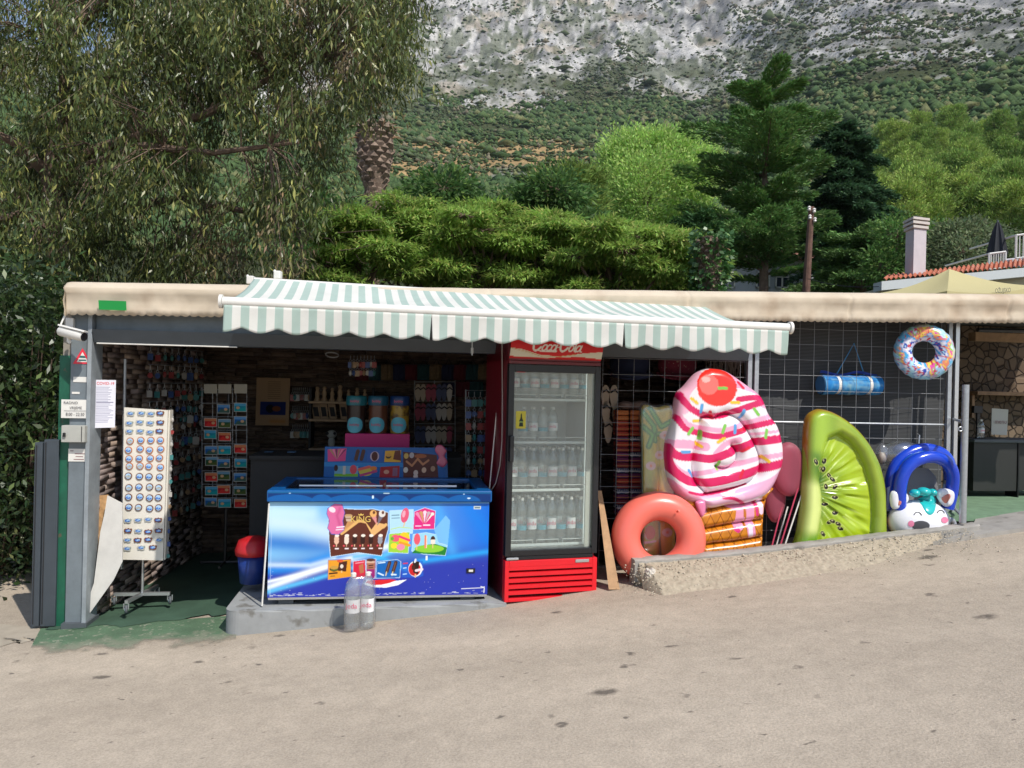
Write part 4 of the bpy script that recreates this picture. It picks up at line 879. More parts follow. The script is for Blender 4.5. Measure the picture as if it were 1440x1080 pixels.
# lower row
outl([(398, 548), (520, 544), (524, 640), (398, 656)], (.93, .62, .16), 6, (.1, .35, .75)); A.ell(430, 596, 25, 15, (.28, .20, .12)); A.ell(430, 588, 24, 10, (.80, .60, .25)); A.rect(412, 600, 452, 604, (.5, .6, .2)); A.poly([(456, 560), (502, 552), (496, 612), (450, 606)], (.30, .14, .09)); A.ell(472, 582, 9, 11, (.92, .86, .8)); A.ell(462, 552, 18, 8, (.88, .35, .18)); A.line([(406, 622), (446, 618)], 9, (.25, .15, .1)); A.line([(412, 636), (434, 635)], 4, (.3, .2, .1)); A.rect(468, 606, 476, 618, (.9, .75, .5))
outl([(536, 556), (600, 548), (606, 640), (536, 650)], (.86, .14, .26), 5); A.poly([(566, 580), (590, 566), (596, 618), (574, 624)], (.75, .45, .30)); A.line([(548, 566), (592, 560)], 6, (.95, .6, .65))
outl([(608, 548), (660, 544), (656, 650), (612, 648)], (.62, .15, .45), 5); A.ell(632, 560, 24, 12, (.85, .70, .60)); A.ell(632, 548, 24, 8, (.35, .2, .15)); A.rect(612, 566, 656, 600, (.70, .45, .35)); A.line([(622, 580), (645, 577)], 6, (.2, .1, .1)); A.line([(622, 592), (645, 590)], 4, (.2, .1, .1)); A.line([(618, 620), (636, 618)], 9, (.9, .7, .85))
outl([(668, 560), (780, 548), (800, 560), (796, 648), (664, 650)], (.05, .40, .72), 5)
for x in (730, 765): A.line([(x+8, 564), (x-6, 612)], 20, (.30, .18, .14)); A.line([(x+6, 566), (x-5, 608)], 4, (.55, .38, .28)); A.line([(x-8, 616), (x-12, 636)], 6, (.90, .8, .6))
A.line([(676, 566), (712, 562)], 6, (.85, .95, 1)); A.line([(676, 622), (704, 634)], 8, (.85, .93, 1)); A.line([(750, 630), (775, 632)], 8, (.85, .93, 1))
A.poly([(808, 566), (870, 548), (926, 556), (930, 640), (900, 650), (806, 648)], (.10, .38, .80), .7); A.ell(884, 600, 40, 44, (.93, .93, .95)); A.ell(880, 602, 34, 38, (.80, .12, .15)); A.poly([(868, 556), (906, 560), (900, 632), (872, 620)], (.16, .08, .07)); A.ell(872, 592, 10, 15, (.30, .12, .08)); A.line([(888, 610), (922, 604)], 14, (.95, .85, .88)); A.line([(884, 548), (880, 562)], 10, (.9, .92, .95)); A.rect(880, 630, 888, 650, (.9, .75, .5)); A.line([(816, 570), (838, 568)], 7, (.85, .2, .3)); A.line([(816, 596), (832, 594)], 5, (.8, .9, 1)); A.line([(816, 630), (834, 628)], 6, (.7, .85, 1))
# price tag plates: printed rectangles
A.rect(1210, 248, 1252, 266, (.80, .84, .84)); A.rect(1216, 253, 1246, 261, (.35, .45, .5))
fp = A.sheet('front_panel', M_print, S(a0, fv-.004, zt_), U*(a1-a0), ZZ*(zb_-zt_), fl)
def fz_(zx, zy): return S(a0+(zx-70)/1230*(a1-a0), fv-.0055, zt_+(zy-222)/528*(zb_-zt_))
mb = MB(); mb.text('KING', .060, fz_(571, 322), U, ZZ, .0, sx=.98); mb.prism([fz_(560, 300), fz_(584, 300), fz_(588, 290), fz_(578, 295), fz_(572, 287), fz_(566, 295), fz_(556, 290)], -V*.001)
mb.build('gold_lettering', mat('gold_print', (.75, .52, .12), rough=.4), fl)
MB().box(uz(656, 800, fv)[0], uz(668, 800, fv)[0], fv-.012, fv-.002, uz(660, 805, fv)[1], uz(660, 799, fv)[1]).build('thermometer', M_black, fl)
c_ = (uz(659, 802, fv)[0], uz(665, 802, fv)[0]); MB().box(c_[0], c_[1], fv-.0135, fv-.0122, uz(660, 803.5, fv)[1], uz(660, 800.5, fv)[1]).build('display', M_white, fl)
# rim and glass top
rf = fv-.03; r0, r1 = uz(375, 699, rf)[0], uz(692, 699, rf)[0]; rz0 = uz(530, 706, rf)[1]; rz1 = uz(530, 690, rf)[1]; bkv = fv+.72; rzb = uz(530, 671, bkv)[1]
W = Art(0, 0, 640, 36, .8, (.0, .20, .45)); 
for x, w in ((60, 70), (240, 75), (360, 40), (460, 60), (560, 50), (150, 30)): W.ell(x, 38, w, 28, (.02, .38, .68), .8)
W.rect(0, 0, 640, 6, (.05, .42, .62), .7); W.rect(325, 4, 342, 8, (.7, .8, .85)); W.ell(295, 20, 3, 6, (.85, .95, 1)); W.ell(560, 8, 2, 2, (.8, .9, 1)); W.ell(575, 24, 5, 3, (.8, .9, 1)); W.ell(60, 6, 3, 1.5, (.8, .9, 1))
mb = MB(); iv0, iv1 = rf+.09, bkv-.07; iu0, iu1 = r0+.10, r1-.10
zr = lambda v: rz1+(rzb-rz1)*(v-rf)/(bkv-rf)
O_ = [(r0, rf), (r1, rf), (r1-.015, bkv), (r0+.015, bkv)]; I_ = [(iu0, iv0), (iu1, iv0), (iu1-.01, iv1), (iu0+.01, iv1)]
vs = [S(u, v, zr(v)) for u, v in O_]+[S(u, v, zr(v)) for u, v in I_]+[S(u, v, rz0) for u, v in O_]+[S(u, v, rz0-.02) for u, v in I_]
fs = [(i, (i+1) % 4, 4+(i+1) % 4, 4+i) for i in range(4)]+[(8+(i+1) % 4, 8+i, 12+i, 12+(i+1) % 4) for i in range(4)]+[((i+1) % 4, i, 8+i, 8+(i+1) % 4) for i in range(4)]+[(4+i, 4+(i+1) % 4, 12+(i+1) % 4, 12+i) for i in range(4)]
rim = mb.add(vs, fs).build('rim', M_fb, fl); bv = rim.modifiers.new('b', 'BEVEL'); bv.width = .008; bv.segments = 2
W.sheet('rim_print', M_print, S(r0+.01, rf-.002, rz1-.008), U*(r1-r0-.02), ZZ*(rz0-rz1+.014), rim)
M_glass = clear_mat('clear_glass', (.93, .97, .96), .06, .01)
mb = MB(); um = (iu0+iu1)/2
for k, (x0, x1, dz) in enumerate(((iu0, um+.02, -.012), (um-.02, iu1, -.022))): mb.hexa([S(x0, iv0, zr(iv0)+dz), S(x1, iv0, zr(iv0)+dz), S(x1, iv1, zr(iv1)+dz), S(x0, iv1, zr(iv1)+dz), S(x0, iv0, zr(iv0)+dz+.005), S(x1, iv0, zr(iv0)+dz+.005), S(x1, iv1, zr(iv1)+dz+.005), S(x0, iv1, zr(iv1)+dz+.005)])
mb.build('glass_lid', M_glass, fl)
MB().box(iu0+.0, iu1, iv0, iv1, rz0-.12, rz0-.10).build('inner_basket', mat('frosty_goods', (.20, .25, .30), rough=.8, noise=.4, nscale=20), fl)
for x0, x1 in ((421, 538), (543, 642)):
    v = iv0+.12; u0_, u1_ = uz(x0, 683, v)[0], uz(x1, 684, v)[0]; z = zr(v)+.004; MB().tube([S(u0_, v, z), S(u1_, v, z)], .0085, 8).build('slide_rail', mat('polished_aluminium', (.85, .85, .85), rough=.18, metal=.6), fl)
# thin stand leg / strip at the left end
tag(MB().tube([SP(378.5, 708, fv-.02), SP(368.5, 852, fv-.03)], .006, 6).build('white_strip', M_white, org=SP(368, 852, fv)), 'thin white strip leaning against the left end of the freezer', 'strip')

# ================================================================== DRINKS FRIDGE
Y2 = R(16); U2 = Vector((math.cos(Y2), math.sin(Y2), 0)); V2 = Vector((-math.sin(Y2), math.cos(Y2), 0)); FW = .70
F0 = P(711, 848, 5.46); F0.x = P(713, 650, 5.46).x
def F(x, y, z): return F0+U2*x+V2*y+ZZ*z
def fzz(py): return (848-py)/1082*5.46
FZ = fzz(466); dr = thing('drinks_fridge', 'tall red drinks fridge with glass door full of water bottles', 'fridge', F0)
mb = MB(); D = .66
def fb(m, x0, x1, y0, y1, z0, z1, b=.004): return m.bbox(x0, x1, y0, y1, z0, z1, b, F=F)
zc_ = fzz(783)
fb(MB(), 0, .022, .06, D, .02, FZ).build('side_panel', M_redshade, dr); fb(MB(), FW-.022, FW, .06, D, .02, FZ).build('side_panel', M_redshade, dr)
fb(MB(), .022, FW-.022, D-.03, D, .02, FZ).build('back_panel', M_redshade, dr)
lin_ = mat('fridge_liner', (.72, .74, .73), rough=.5); mb = MB(); fb(mb, .024, FW-.024, D-.05, D-.031, zc_-.01, fzz(505)); fb(mb, .0225, .04, .062, D-.05, zc_, fzz(510)); fb(mb, FW-.04, FW-.0225, .062, D-.05, zc_, fzz(510)); fb(mb, .023, FW-.023, .062, D-.05, zc_-.02, zc_+.03); fb(mb, .023, FW-.023, .062, D-.05, fzz(510), fzz(505)); mb.build('inner_liner', lin_, dr)
lp = fb(MB(), FW-.075, FW-.045, .075, .10, zc_+.05, fzz(522), .006).build('added_light_tube', None, dr)  # unseen glowing strip, added to brighten the fridge interior
ml = bpy.data.materials.new('added_fridge_lamp'); ml.use_nodes = True; e = ml.node_tree.nodes['Principled BSDF']; e.inputs['Base Color'].default_value = (.9, .9, .85, 1); e.inputs['Emission Color'].default_value = (.92, 1, .93, 1); e.inputs['Emission Strength'].default_value = .55; lp.data.materials.append(ml)
fb(MB(), .0, FW, .06, D, fzz(507), FZ).build('head_box', M_redshade, dr)
# header sign, bulging
H = Art(170, -60, 915, 215, .7, (.80, .06, .08))
H.poly([(170, 108), (260, 118), (400, 160), (560, 172), (740, 140), (915, 120), (915, 185), (740, 170), (560, 178), (380, 200), (250, 190), (170, 175)], (.84, .82, .74)); H.line([(180, 112), (300, 140), (430, 176), (560, 176), (700, 150)], 5, (.78, .60, .22), .8)
H.line([(170, 192), (915, 204)], 18, (.75, .05, .08))
wc = (.90, .88, .84)
def sl(cx, cy, rx, ry, w, a0_=0, a1_=360, s_=.35):
    p = [(cx+rx*math.cos(R(t))-s_*ry*math.sin(R(t)), cy+ry*math.sin(R(t))) for t in range(int(a0_), int(a1_)+1, 12)]; H.line(p, w, wc)
sl(390, 60, 34, 66, 16, 30, 300); H.line([(365, 118), (420, 132), (500, 128), (530, 132)], 10, wc); sl(438, 98, 17, 26, 11); sl(475, 98, 17, 26, 11, 40, 320); sl(510, 98, 17, 26, 11); H.line([(540, 72), (524, 120), (536, 126)], 11, wc)
H.line([(545, 92), (566, 90)], 9, wc); sl(606, 60, 34, 66, 16, 30, 300); H.line([(380, -8), (440, -22), (500, -4)], 9, wc); sl(654, 98, 17, 26, 11); H.line([(704, 20), (678, 118), (690, 127)], 12, wc); sl(712, 98, 17, 26, 11); H.line([(740, 72), (724, 120), (738, 127)], 11, wc)
nu, nv = 180, 40; aa, bb = np.meshgrid(np.linspace(0, 1, nu+1), np.linspace(0, 1, nv+1)); hz0, hz1 = fzz(506), fzz(462)
bulge = .055*np.sin(np.clip(bb*.85+.15, 0, 1)*math.pi)**.7; pts = np.array(F0)+aa[..., None]*FW*np.array(U2)+(-(bulge-.02))[..., None]*np.array(V2)+(hz1+(hz0-hz1)*bb)[..., None]*np.array(ZZ)
npmesh('header_sign', pts.reshape(-1, 3), gridfaces(nu, nv)[:, ::-1], M_print, dr, H.sample(170+aa*745, -60+bb*275).reshape(-1, 3), smooth=True)
fb(MB(), 0, FW, .005, .06, hz0-.0, hz1).build('header_box', M_redshade, dr)
fb(MB(), .0, FW, .0, .058, fzz(511), fzz(506)-.002, .002).build('red_trim', M_redshade, dr)
# door
dz0, dz1 = fzz(783), fzz(511.5); fwid = .042
door = MB(); fb(door, 0, fwid, -.005, .055, dz0, dz1); fb(door, FW-fwid, FW, -.005, .055, dz0, dz1); fb(door, fwid, FW-fwid, -.0045, .054, dz0, dz0+fwid); fb(door, fwid, FW-fwid, -.0045, .054, dz1-fwid-.012, dz1)
do = door.build('door', M_black, dr); fb(MB(), fwid, FW-fwid, .018, .024, dz0+fwid, dz1-fwid-.012, .001).build('glass', clear_mat('door_glass', (.95, .98, .97), .07, .01, .07, (.75, .8, .76)), do)  # grey-green body paints the road's hazy reflection into the glass
fb(MB(), FW-fwid-.045, FW-fwid-.012, .03, .05, dz0+fwid, dz1-fwid-.012, .002).build('gasket', mat('pale_gasket', (.60, .58, .50), rough=.6), do)
fb(MB(), .004, .036, -.055, -.006, fzz(649), fzz(612), .01).build('handle', M_black, do)
stx = fwid+.02; A2 = Art(0, 0, 60, 100, 1, (.78, .72, .22)); A2.poly([(30, 14), (36, 14), (38, 40), (46, 56), (43, 66), (46, 88), (20, 88), (23, 66), (20, 56), (28, 40)], (.06, .14, .05)); A2.rect(22, 58, 44, 66, (.5, .6, .3))
A2.sheet('bottle_sticker', M_print, F(stx, .0165, fzz(578)), U2*.075, ZZ*(-.125), do, 60, 100); fb(MB(), stx, stx+.062, .0155, .017, fzz(523), fzz(519), .0002).build('red_sticker', mat('sign_red', (1, 0, 0)), do)
# grille
gz0, gz1 = .006, fzz(789); gr = MB(); fb(gr, .0, .03, -.012, .05, gz0, gz1); fb(gr, FW-.035, FW, -.012, .05, gz0, gz1); fb(gr, .03, FW-.035, -.0115, .049, gz1-.045, gz1); fb(gr, .03, FW-.035, -.0115, .049, gz0, gz0+.025)
for k in range(5):
    z = gz0+.025+(gz1-gz0-.07)*(k+.55)/5.1; gr.hexa([F(.03, -.010, z), F(FW-.035, -.010, z), F(FW-.035, .03, z+.012), F(.03, .03, z+.012), F(.03, -.010, z+.026), F(FW-.035, -.010, z+.026), F(FW-.035, .03, z+.03), F(.03, .03, z+.03)])
gr.build('grille', M_red, dr); fb(MB(), .03, FW-.035, .06, .07, gz0, gz1).build('grille_shadow_box', M_black, dr)
fb(MB(), FW-.17, FW-.065, -.016, -.0125, gz1-.030, gz1-.008, .003).build('badge', M_chrome, dr); fb(MB(), .02, FW-.03, .0, .05, gz1+.003, dz0-.003, .002).build('hinge_gap', M_black, dr); fb(MB(), .01, .10, -.012, .0, gz1+.005, gz1+.022, .004).build('hinge', M_chrome, dr)
# shelves
shz = [fzz(771), fzz(692), fzz(623), fzz(561)]
wr = mat('white_wire', (.72, .75, .72), rough=.4)
for z in shz:
    m = MB(); fb(m, .042, FW-.05, .085, .10, z-.012, z+.006, .003); 
    for k in range(15): x = .05+k*(FW-.11)/14; m.tube([F(x, .09, z), F(x, D-.06, z)], .002, 4)
    s_ = m.build('shelf', wr, dr); m = MB()
    for k in range(3): x = .06+k*.20; m.tube([F(x, .083, z+.006), F(x, .083, z+.034), F(x+.17, .083, z+.034), F(x+.17, .083, z+.006)], .003, 5)
    m.build('price_rail', wr, s_)
# bottle
M_pet = clear_mat('clear_bottle_plastic', (.92, .96, .97), .14, .05, .08, (.82, .90, .90)); M_film = clear_mat('shrink_film', (.96, .97, .98), .16, .10, .06, (.95, .96, .98))
M_lab = mat('white_label', (.80, .80, .80), rough=.45); M_rose = mat('rose_print', (.70, .08, .18), rough=.5); M_teal = mat('teal_label', (.08, .35, .45), rough=.45)
def bottle(name, label, loc, r, h, group, lab=True, capm=None, txt='jeda'):
    b = thing(name, label, 'bottle', loc, group); L_ = Vector(loc)
    k = h/.34; pr = [(r*.62, .004), (r*.93, .01), (r, .03), (r*.97, .05), (r, .065), (r*.97, .085), (r, .10), (r, .20), (r*.95, .212), (r, .225), (r*.93, .255), (r*.62, .29), (r*.36, .312), (r*.34, .325)]
    MB().lathe([(a, z*k) for a, z in pr], L_, 16).build('body', M_pet, b, smooth='all')
    MB().lathe([(r*.40, .318*k), (r*.40, .338*k), (r*.3, .341*k)], L_, 12).build('cap', capm or M_white, b, smooth=True)
    if lab:
        o = MB().lathe([(r*1.012, .105*k), (r*1.012, .185*k)], L_, 16); o.f = o.f[:-2]; lo = o.build('label', M_lab, b, smooth='all')
        MB().text(txt, .042*k, L_+Vector((0, -r*1.03, .15*k)), Vector((1, 0, 0)), ZZ, .001).build('print', M_rose, lo)
    return b
b0_ = None; rad = .0365
pos = []
for s_, z in enumerate(shz):
    cols_ = {0: range(8), 1: range(8), 2: (1, 2, 3, 4), 3: range(8)}[s_]; rows_ = {0: 3, 1: 3, 2: 1, 3: 2}[s_]
    for r_ in range(rows_):
        for c_ in cols_: pos.append((s_, r_, c_, F(.085+c_*.0765, .14+r_*.085+(.02 if s_ == 2 else 0), z+.003)))
shn = ['bottom', 'second lowest', 'third', 'top']; rwn = ['front', 'second', 'rear']
protos = {}
for s_, r_, c_, p in pos:
    h = (.335, .30, .25, .27)[s_]; lb = (c_+r_) % 2 == 0; key = (s_, lb)
    lab_ = f'{"white labelled" if lb else "blue banded"} bottle, {ORD[c_+1]} from left, {rwn[r_]} row, {shn[s_]} shelf of the fridge'
    if key not in protos:
        b = bottle('water_bottle', lab_, (p.x, p.y, p.z), rad, h, 'water bottles in the drinks fridge', lab=lb)
        if not lb: k = h/.34; o = MB().lathe([(rad*1.012, .10*k), (rad*1.012, .135*k)], p, 16); o.f = o.f[:-2]; o.build('band', M_teal, b, smooth='all')
        protos[key] = b
    else: dup(protos[key], p, lab_)
# pair of bottles on the road in shrink film
q = P(505, 884, 5.12); q.z = float(zroad(q.x))+.004
for dx, dy, w in ((-.045, .0, 'left'), (.045, .035, 'right')):
    c = q+Vector((dx, dy, 0)); bottle('water_bottle', f'large clear water bottle standing on the road, {w} one of the wrapped pair', (c.x, c.y, c.z), .046, .375, 'wrapped pair of bottles on the road')
m = MB(); fr_ = lambda t, z: None; n = 40; vs = []; rings = []
for k, (z, gr_) in enumerate([(.002, 1.0), (.06, 1.04), (.2, 1.04), (.26, 1.02), (.31, .92), (.345, .70), (.352, .55)]):
    for j in range(n):
        t = 2*math.pi*j/n; ct, st_ = math.cos(t), math.sin(t); x = (.045*(1 if ct > 0 else -1)*min(1, abs(ct)*3)+ct*.049)*gr_; y = st_*.050*gr_+x*.39; w = .0025*math.sin(t*9+k*2)
        vs.append(q+Vector((x+w, y+.0175+w, z)))
m.add(vs, [(k*n+j, k*n+(j+1) % n, (k+1)*n+(j+1) % n, (k+1)*n+j) for k in range(6) for j in range(n)]); tag(m.build('shrink_wrap', M_film, org=q, smooth='all'), 'crinkled clear shrink film around the two bottles on the road', 'film')
# plank leaning right of the fridge
pl = MB().hexa([SP(856, 829, -.42), SP(871.5, 829, -.42), SP(871.5, 829, -.37), SP(856, 829, -.37), SP(840, 690, -.08), SP(846, 690, -.08), SP(846, 690, -.03), SP(840, 690, -.03)]); tag(pl.build('wooden_plank', mat('sawn_plank', (.42, .25, .13), rough=.8, noise=.2, nscale=14), org=SP(864, 829, -.4)), 'sawn wooden plank leaning against the right side of the drinks fridge', 'plank')
# ================================================================== INFLATABLES
M_vin = mat('printed_vinyl', (1, 1, 1), rough=.26, attr='col', spec=.5, coat=.25)
def inside(poly, X, Y):
    m = np.zeros(X.shape, bool); n = len(poly)
    for i in range(n):
        xa, ya = poly[i]; xb, yb = poly[(i+1) % n]
        if ya != yb: m ^= ((ya > Y) != (yb > Y)) & (X < (xb-xa)*(Y-ya)/(yb-ya)+xa)
    return m
def smooth_poly(p, n=280):
    p = np.array(p, float); k = len(p); out = []
    for i in range(k):
        a, b, c, d = p[i-1], p[i], p[(i+1) % k], p[(i+2) % k]
        for t in np.linspace(0, 1, 14, endpoint=False): out.append(.5*((2*b)+(-a+c)*t+(2*a-5*b+4*c-d)*t*t+(-a+3*b-3*c+d)*t**3))
    out = np.array(out); L = np.r_[0, np.cumsum(np.linalg.norm(np.diff(np.vstack([out, out[:1]]), axis=0), axis=1))]
    s = np.linspace(0, L[-1], n, endpoint=False); o2 = np.vstack([out, out[:1]]); return np.stack([np.interp(s, L, o2[:, 0]), np.interp(s, L, o2[:, 1])], 1)
def seg_d(X, Y, pts, closed=False):
    d = np.full(X.shape, 1e9); pts = [tuple(p) for p in pts]; 
    if closed: pts = pts+[pts[0]]
    for (xa, ya), (xb, yb) in zip(pts[:-1], pts[1:]):
        L2 = (xb-xa)**2+(yb-ya)**2+1e-12; t = np.clip(((X-xa)*(xb-xa)+(Y-ya)*(yb-ya))/L2, 0, 1); d = np.minimum(d, np.hypot(X-xa-t*(xb-xa), Y-ya-t*(yb-ya)))
    return d
def inflatable(name, parent, outline, ctr, v0, lean, seams, Rw, H, art, flat=None, flath=.01, wrink=None, M=90, sm=True, m=None, mpp=None, seamH=1.0):
    """puffed vinyl body from a pixel outline on the plane v0 leaning back; ctr star centre"""
    ol = smooth_poly(outline) if sm else np.array(outline, float); n = len(ol); t = np.linspace(0, 1, M+1)**.85
    X = ctr[0]+(ol[None, :, 0]-ctr[0])*t[:, None]; Y = ctr[1]+(ol[None, :, 1]-ctr[1])*t[:, None]
    m0 = uz(ctr[0], ctr[1], v0); mx = (uz(ctr[0]+50, ctr[1], v0)[0]-m0[0])/50; mz = (m0[1]-uz(ctr[0], ctr[1]+50, v0)[1])/50
    zx = (uz(ctr[0]+50, ctr[1], v0)[1]-m0[1])/50; xz = (uz(ctr[0], ctr[1]+50, v0)[0]-m0[0])/50
    d = seg_d(X, Y, ol, True)*mx
    if flat is not None: fi = inside(flat, X, Y); df = seg_d(X, Y, flat, True)*mx; 
    for s_ in seams: d = np.minimum(d, seg_d(X, Y, s_)*mx/seamH)
    if flat is not None: d = np.minimum(d, df)
    h = H*np.sqrt(np.clip(1-(1-np.clip(d/Rw, 0, 1))**2, 0, 1))
    if flat is not None:
        w = wrink(X, Y) if wrink else 0; h = np.where(fi, flath+w*np.clip(df/.02, 0, 1), h)
    u = m0[0]+(X-ctr[0])*mx+(Y-ctr[1])*xz; z = m0[1]-(Y-ctr[1])*mz+(X-ctr[0])*zx; zb = z.min(); v = v0+lean*(z-zb)
    def pts(v_): return np.stack([O.x+U.x*u+V.x*v_, O.y+U.y*u+V.y*v_, z], -1)
    front = pts(v-h); back = pts(v+h*.8+.001)
    k = (M+1)*n; i, j = np.meshgrid(np.arange(n), np.arange(M)); a = (j*n+i).ravel(); b = (j*n+(i+1) % n).ravel(); f1 = np.stack([a, b, b+n, a+n], 1); f2 = f1[:, ::-1]+k
    vv = np.vstack([front.reshape(-1, 3), back.reshape(-1, 3)]); c = art.sample(X, Y).reshape(-1, 3) if isinstance(art, Art) else np.tile(np.array(art), (k, 1))
    return npmesh(name, vv, np.vstack([f1, f2]), m or M_vin, parent, np.vstack([c, c]), smooth=True)
# ---- cupcake / ice cream float
z1 = lambda x, y: (840+.19444*x, 470+.19444*y); z2 = lambda x, y: (840+.20364*x, 620+.20364*y)
top_o = [(1005, 518), (1023, 522), (1050, 540), (1071, 557), (1081, 581), (1093, 598), (1099.5, 622), (1100, 649), (1094, 666), (1084, 685), (1070, 699), (1044, 708), (1023, 709), (997, 714), (982, 708), (966, 704), (952, 695), (940, 675), (935, 644), (937, 618), (947, 587), (953, 556), (964, 544), (980, 526), (993, 519)]
A = Art(925, 508, 1110, 725, 4, (.93, .90, .92)); mg_, lp_, wh = (.84, .12, .38), (.94, .66, .78), (.93, .92, .94)
def L1(pts, w, c, al=1): A.line([z1(*p) for p in smooth_line(pts)], w*.19444, c, al)
def smooth_line(p):
    p = [p[0]]+list(p)+[p[-1]]; o = []
    for i in range(1, len(p)-2):
        a, b, c, d = [np.array(q, float) for q in p[i-1:i+3]]
        for t in np.linspace(0, 1, 8, endpoint=False): o.append(tuple(.5*((2*b)+(-a+c)*t+(2*a-5*b+4*c-d)*t*t+(-a+3*b-3*c+d)*t**3)))
    return o+[tuple(p[-1])]
L1([(700, 300), (600, 420), (600, 520)], 120, lp_, .8); L1([(960, 300), (1100, 380), (1200, 470)], 130, lp_); L1([(1000, 400), (1120, 440)], 26, wh)
L1([(560, 560), (640, 650), (760, 680), (900, 690), (1050, 640), (1260, 580)], 34, lp_); L1([(500, 790), (620, 790), (760, 810)], 60, lp_); L1([(830, 860), (900, 790), (1000, 760)], 40, lp_); L1([(1100, 720), (1330, 690)], 20, lp_)
L1([(520, 920), (600, 990), (700, 1010)], 30, lp_); L1([(700, 1000), (900, 960), (1100, 900), (1340, 860)], 34, lp_); L1([(500, 1060), (640, 1150), (850, 1170)], 60, lp_)
L1([(590, 440), (640, 520), (740, 580), (850, 590), (960, 560), (1100, 510), (1200, 480)], 46, mg_); L1([(1000, 470), (1120, 455), (1200, 470)], 40, mg_)
L1([(565, 600), (620, 680), (730, 715), (850, 735), (1000, 700), (1110, 660), (1280, 620)], 42, mg_); L1([(500, 810), (560, 870), (700, 885), (820, 890), (1000, 820), (1130, 775), (1340, 745)], 58, mg_)
L1([(495, 880), (530, 970), (640, 1050), (800, 1060), (1000, 1015), (1160, 965), (1345, 920)], 62, mg_); L1([(640, 1130), (750, 1150), (900, 1125), (1060, 1075)], 18, mg_)
L1([(900, 1110), (1100, 1050), (1340, 980)], 22, wh); L1([(1000, 1160), (1200, 1090), (1330, 1010)], 90, (.90, .68, .80)); L1([(700, 1200), (860, 1190), (1000, 1170)], 60, (.92, .74, .84)); L1([(640, 1180), (720, 1230)], 60, (.90, .75, .84)); L1([(880, 1170), (960, 1180), (1050, 1230)], 24, mg_)
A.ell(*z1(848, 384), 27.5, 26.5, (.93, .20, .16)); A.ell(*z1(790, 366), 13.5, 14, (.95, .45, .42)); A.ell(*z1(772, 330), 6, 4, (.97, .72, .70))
for (x, y, a, c) in ((685, 485, 40, 'y'), (735, 540, 100, 'b'), (975, 495, 0, 'y'), (1030, 575, 110, 'b'), (1125, 560, 55, 'g'), (705, 628, 0, 'y'), (655, 700, 125, 'g'), (890, 685, 110, 'g'), (970, 685, 95, 'b'), (1030, 690, 170, 'r'), (1192, 718, 100, 'g'), (715, 795, 40, 'y'), (620, 848, 0, 'b'), (870, 765, 150, 'y'), (1045, 830, 150, 'r'), (1190, 900, 40, 'y'), (850, 945, 100, 'g'), (655, 1000, 55, 'b'), (1010, 1005, 115, 'r'), (1020, 370, 50, 'r'), (810, 585, 60, 'r'), (735, 730, 95, 'g'), (887, 393, 0, 'g')):
    ca, sa = math.cos(R(a))*26, math.sin(R(a))*26; cc = {'y': (.93, .76, .20), 'b': (.35, .62, .85), 'g': (.50, .78, .32), 'r': (.86, .12, .25)}[c]
    A.line([z1(x-ca, y-sa), z1(x+ca, y+sa)], 5, (.55, .25, .35), .35); A.line([z1(x-ca, y-sa-3), z1(x+ca, y+sa-3)], 4.2, cc)
ic = thing('ice_cream_float', 'giant inflatable ice cream with pink swirls, red cherry and waffle cone behind the kerb', 'pool float', SP(1030, 790, -.12))
s1 = smooth_line([(985, 588), (981, 614), (973, 645), (975, 674), (990, 692)]); s2 = smooth_line([(1003, 588), (1019, 582), (1036, 588), (1048, 602), (1060, 625), (1066, 645), (1063, 666), (1045, 680), (1010, 689), (988, 693)])
cir = [(1015+19*math.cos(t), 640+18*math.sin(t)) for t in np.linspace(-.9, 2.2, 16)]; s4 = smooth_line([(985, 588), (994, 586), (1003, 588)])
top_m = inflatable('swirl_topping', ic, top_o, (1018, 632), .0, .05, [s1, s2, cir, s4], .075, .10, A)
C = Art(955, 680, 1095, 805, 4, (.80, .50, .12)); C.a *= (1+.10*np.sin(C.X*.4))[..., None]
for k in range(-6, 12):
    x = 960+k*13.5; C.line([(x, 680), (x+60, 800)], 1.1, (.50, .25, .05), .8); C.line([(x+70, 680), (x+10, 800)], 1.1, (.50, .25, .05), .8)
C.line([(1020, 705), (1038, 712), (1034, 738)], 13, (.92, .62, .74)); C.line([(1030, 742), (1033, 744)], 6, (.88, .2, .5)); C.line([(1050, 705), (1050, 735), (1052, 750)], 11, (.93, .62, .76)); C.line([(1050, 738), (1051, 752)], 6, (.94, .90, .95)); C.line([(1064, 700), (1066, 718)], 7, (.94, .82, .90)); C.line([(1058, 705), (1060, 722)], 4, (.85, .2, .48)); C.line([(1042, 714), (1042, 724)], 3, (.75, .42, .12))
C.line([(985, 700), (988, 716)], 9, (.90, .7, .8))
cone_o = [(960, 698), (1020, 700), (1084, 684), (1076, 702), (1072, 726), (1070, 768), (1068, 797), (1030, 800), (986, 799), (982, 770), (976, 740)]
inflatable('waffle_cone', ic, cone_o, (1028, 746), .01, .02, [[(970, 722), (1010, 712), (1050, 706), (1090, 700)], [(970, 746), (991, 742), (1030, 735), (1085, 727)], [(970, 768), (1001, 763), (1030, 760), (1085, 751)]], .055, .075, C)
inflatable('drip', ic, [(978, 706), (990, 704), (992, 714), (990, 724), (985, 727), (981, 719)], (985.5, 714), -.08, 0, [], .03, .025, np.array(lin((.87, .5, .66))), M=12)
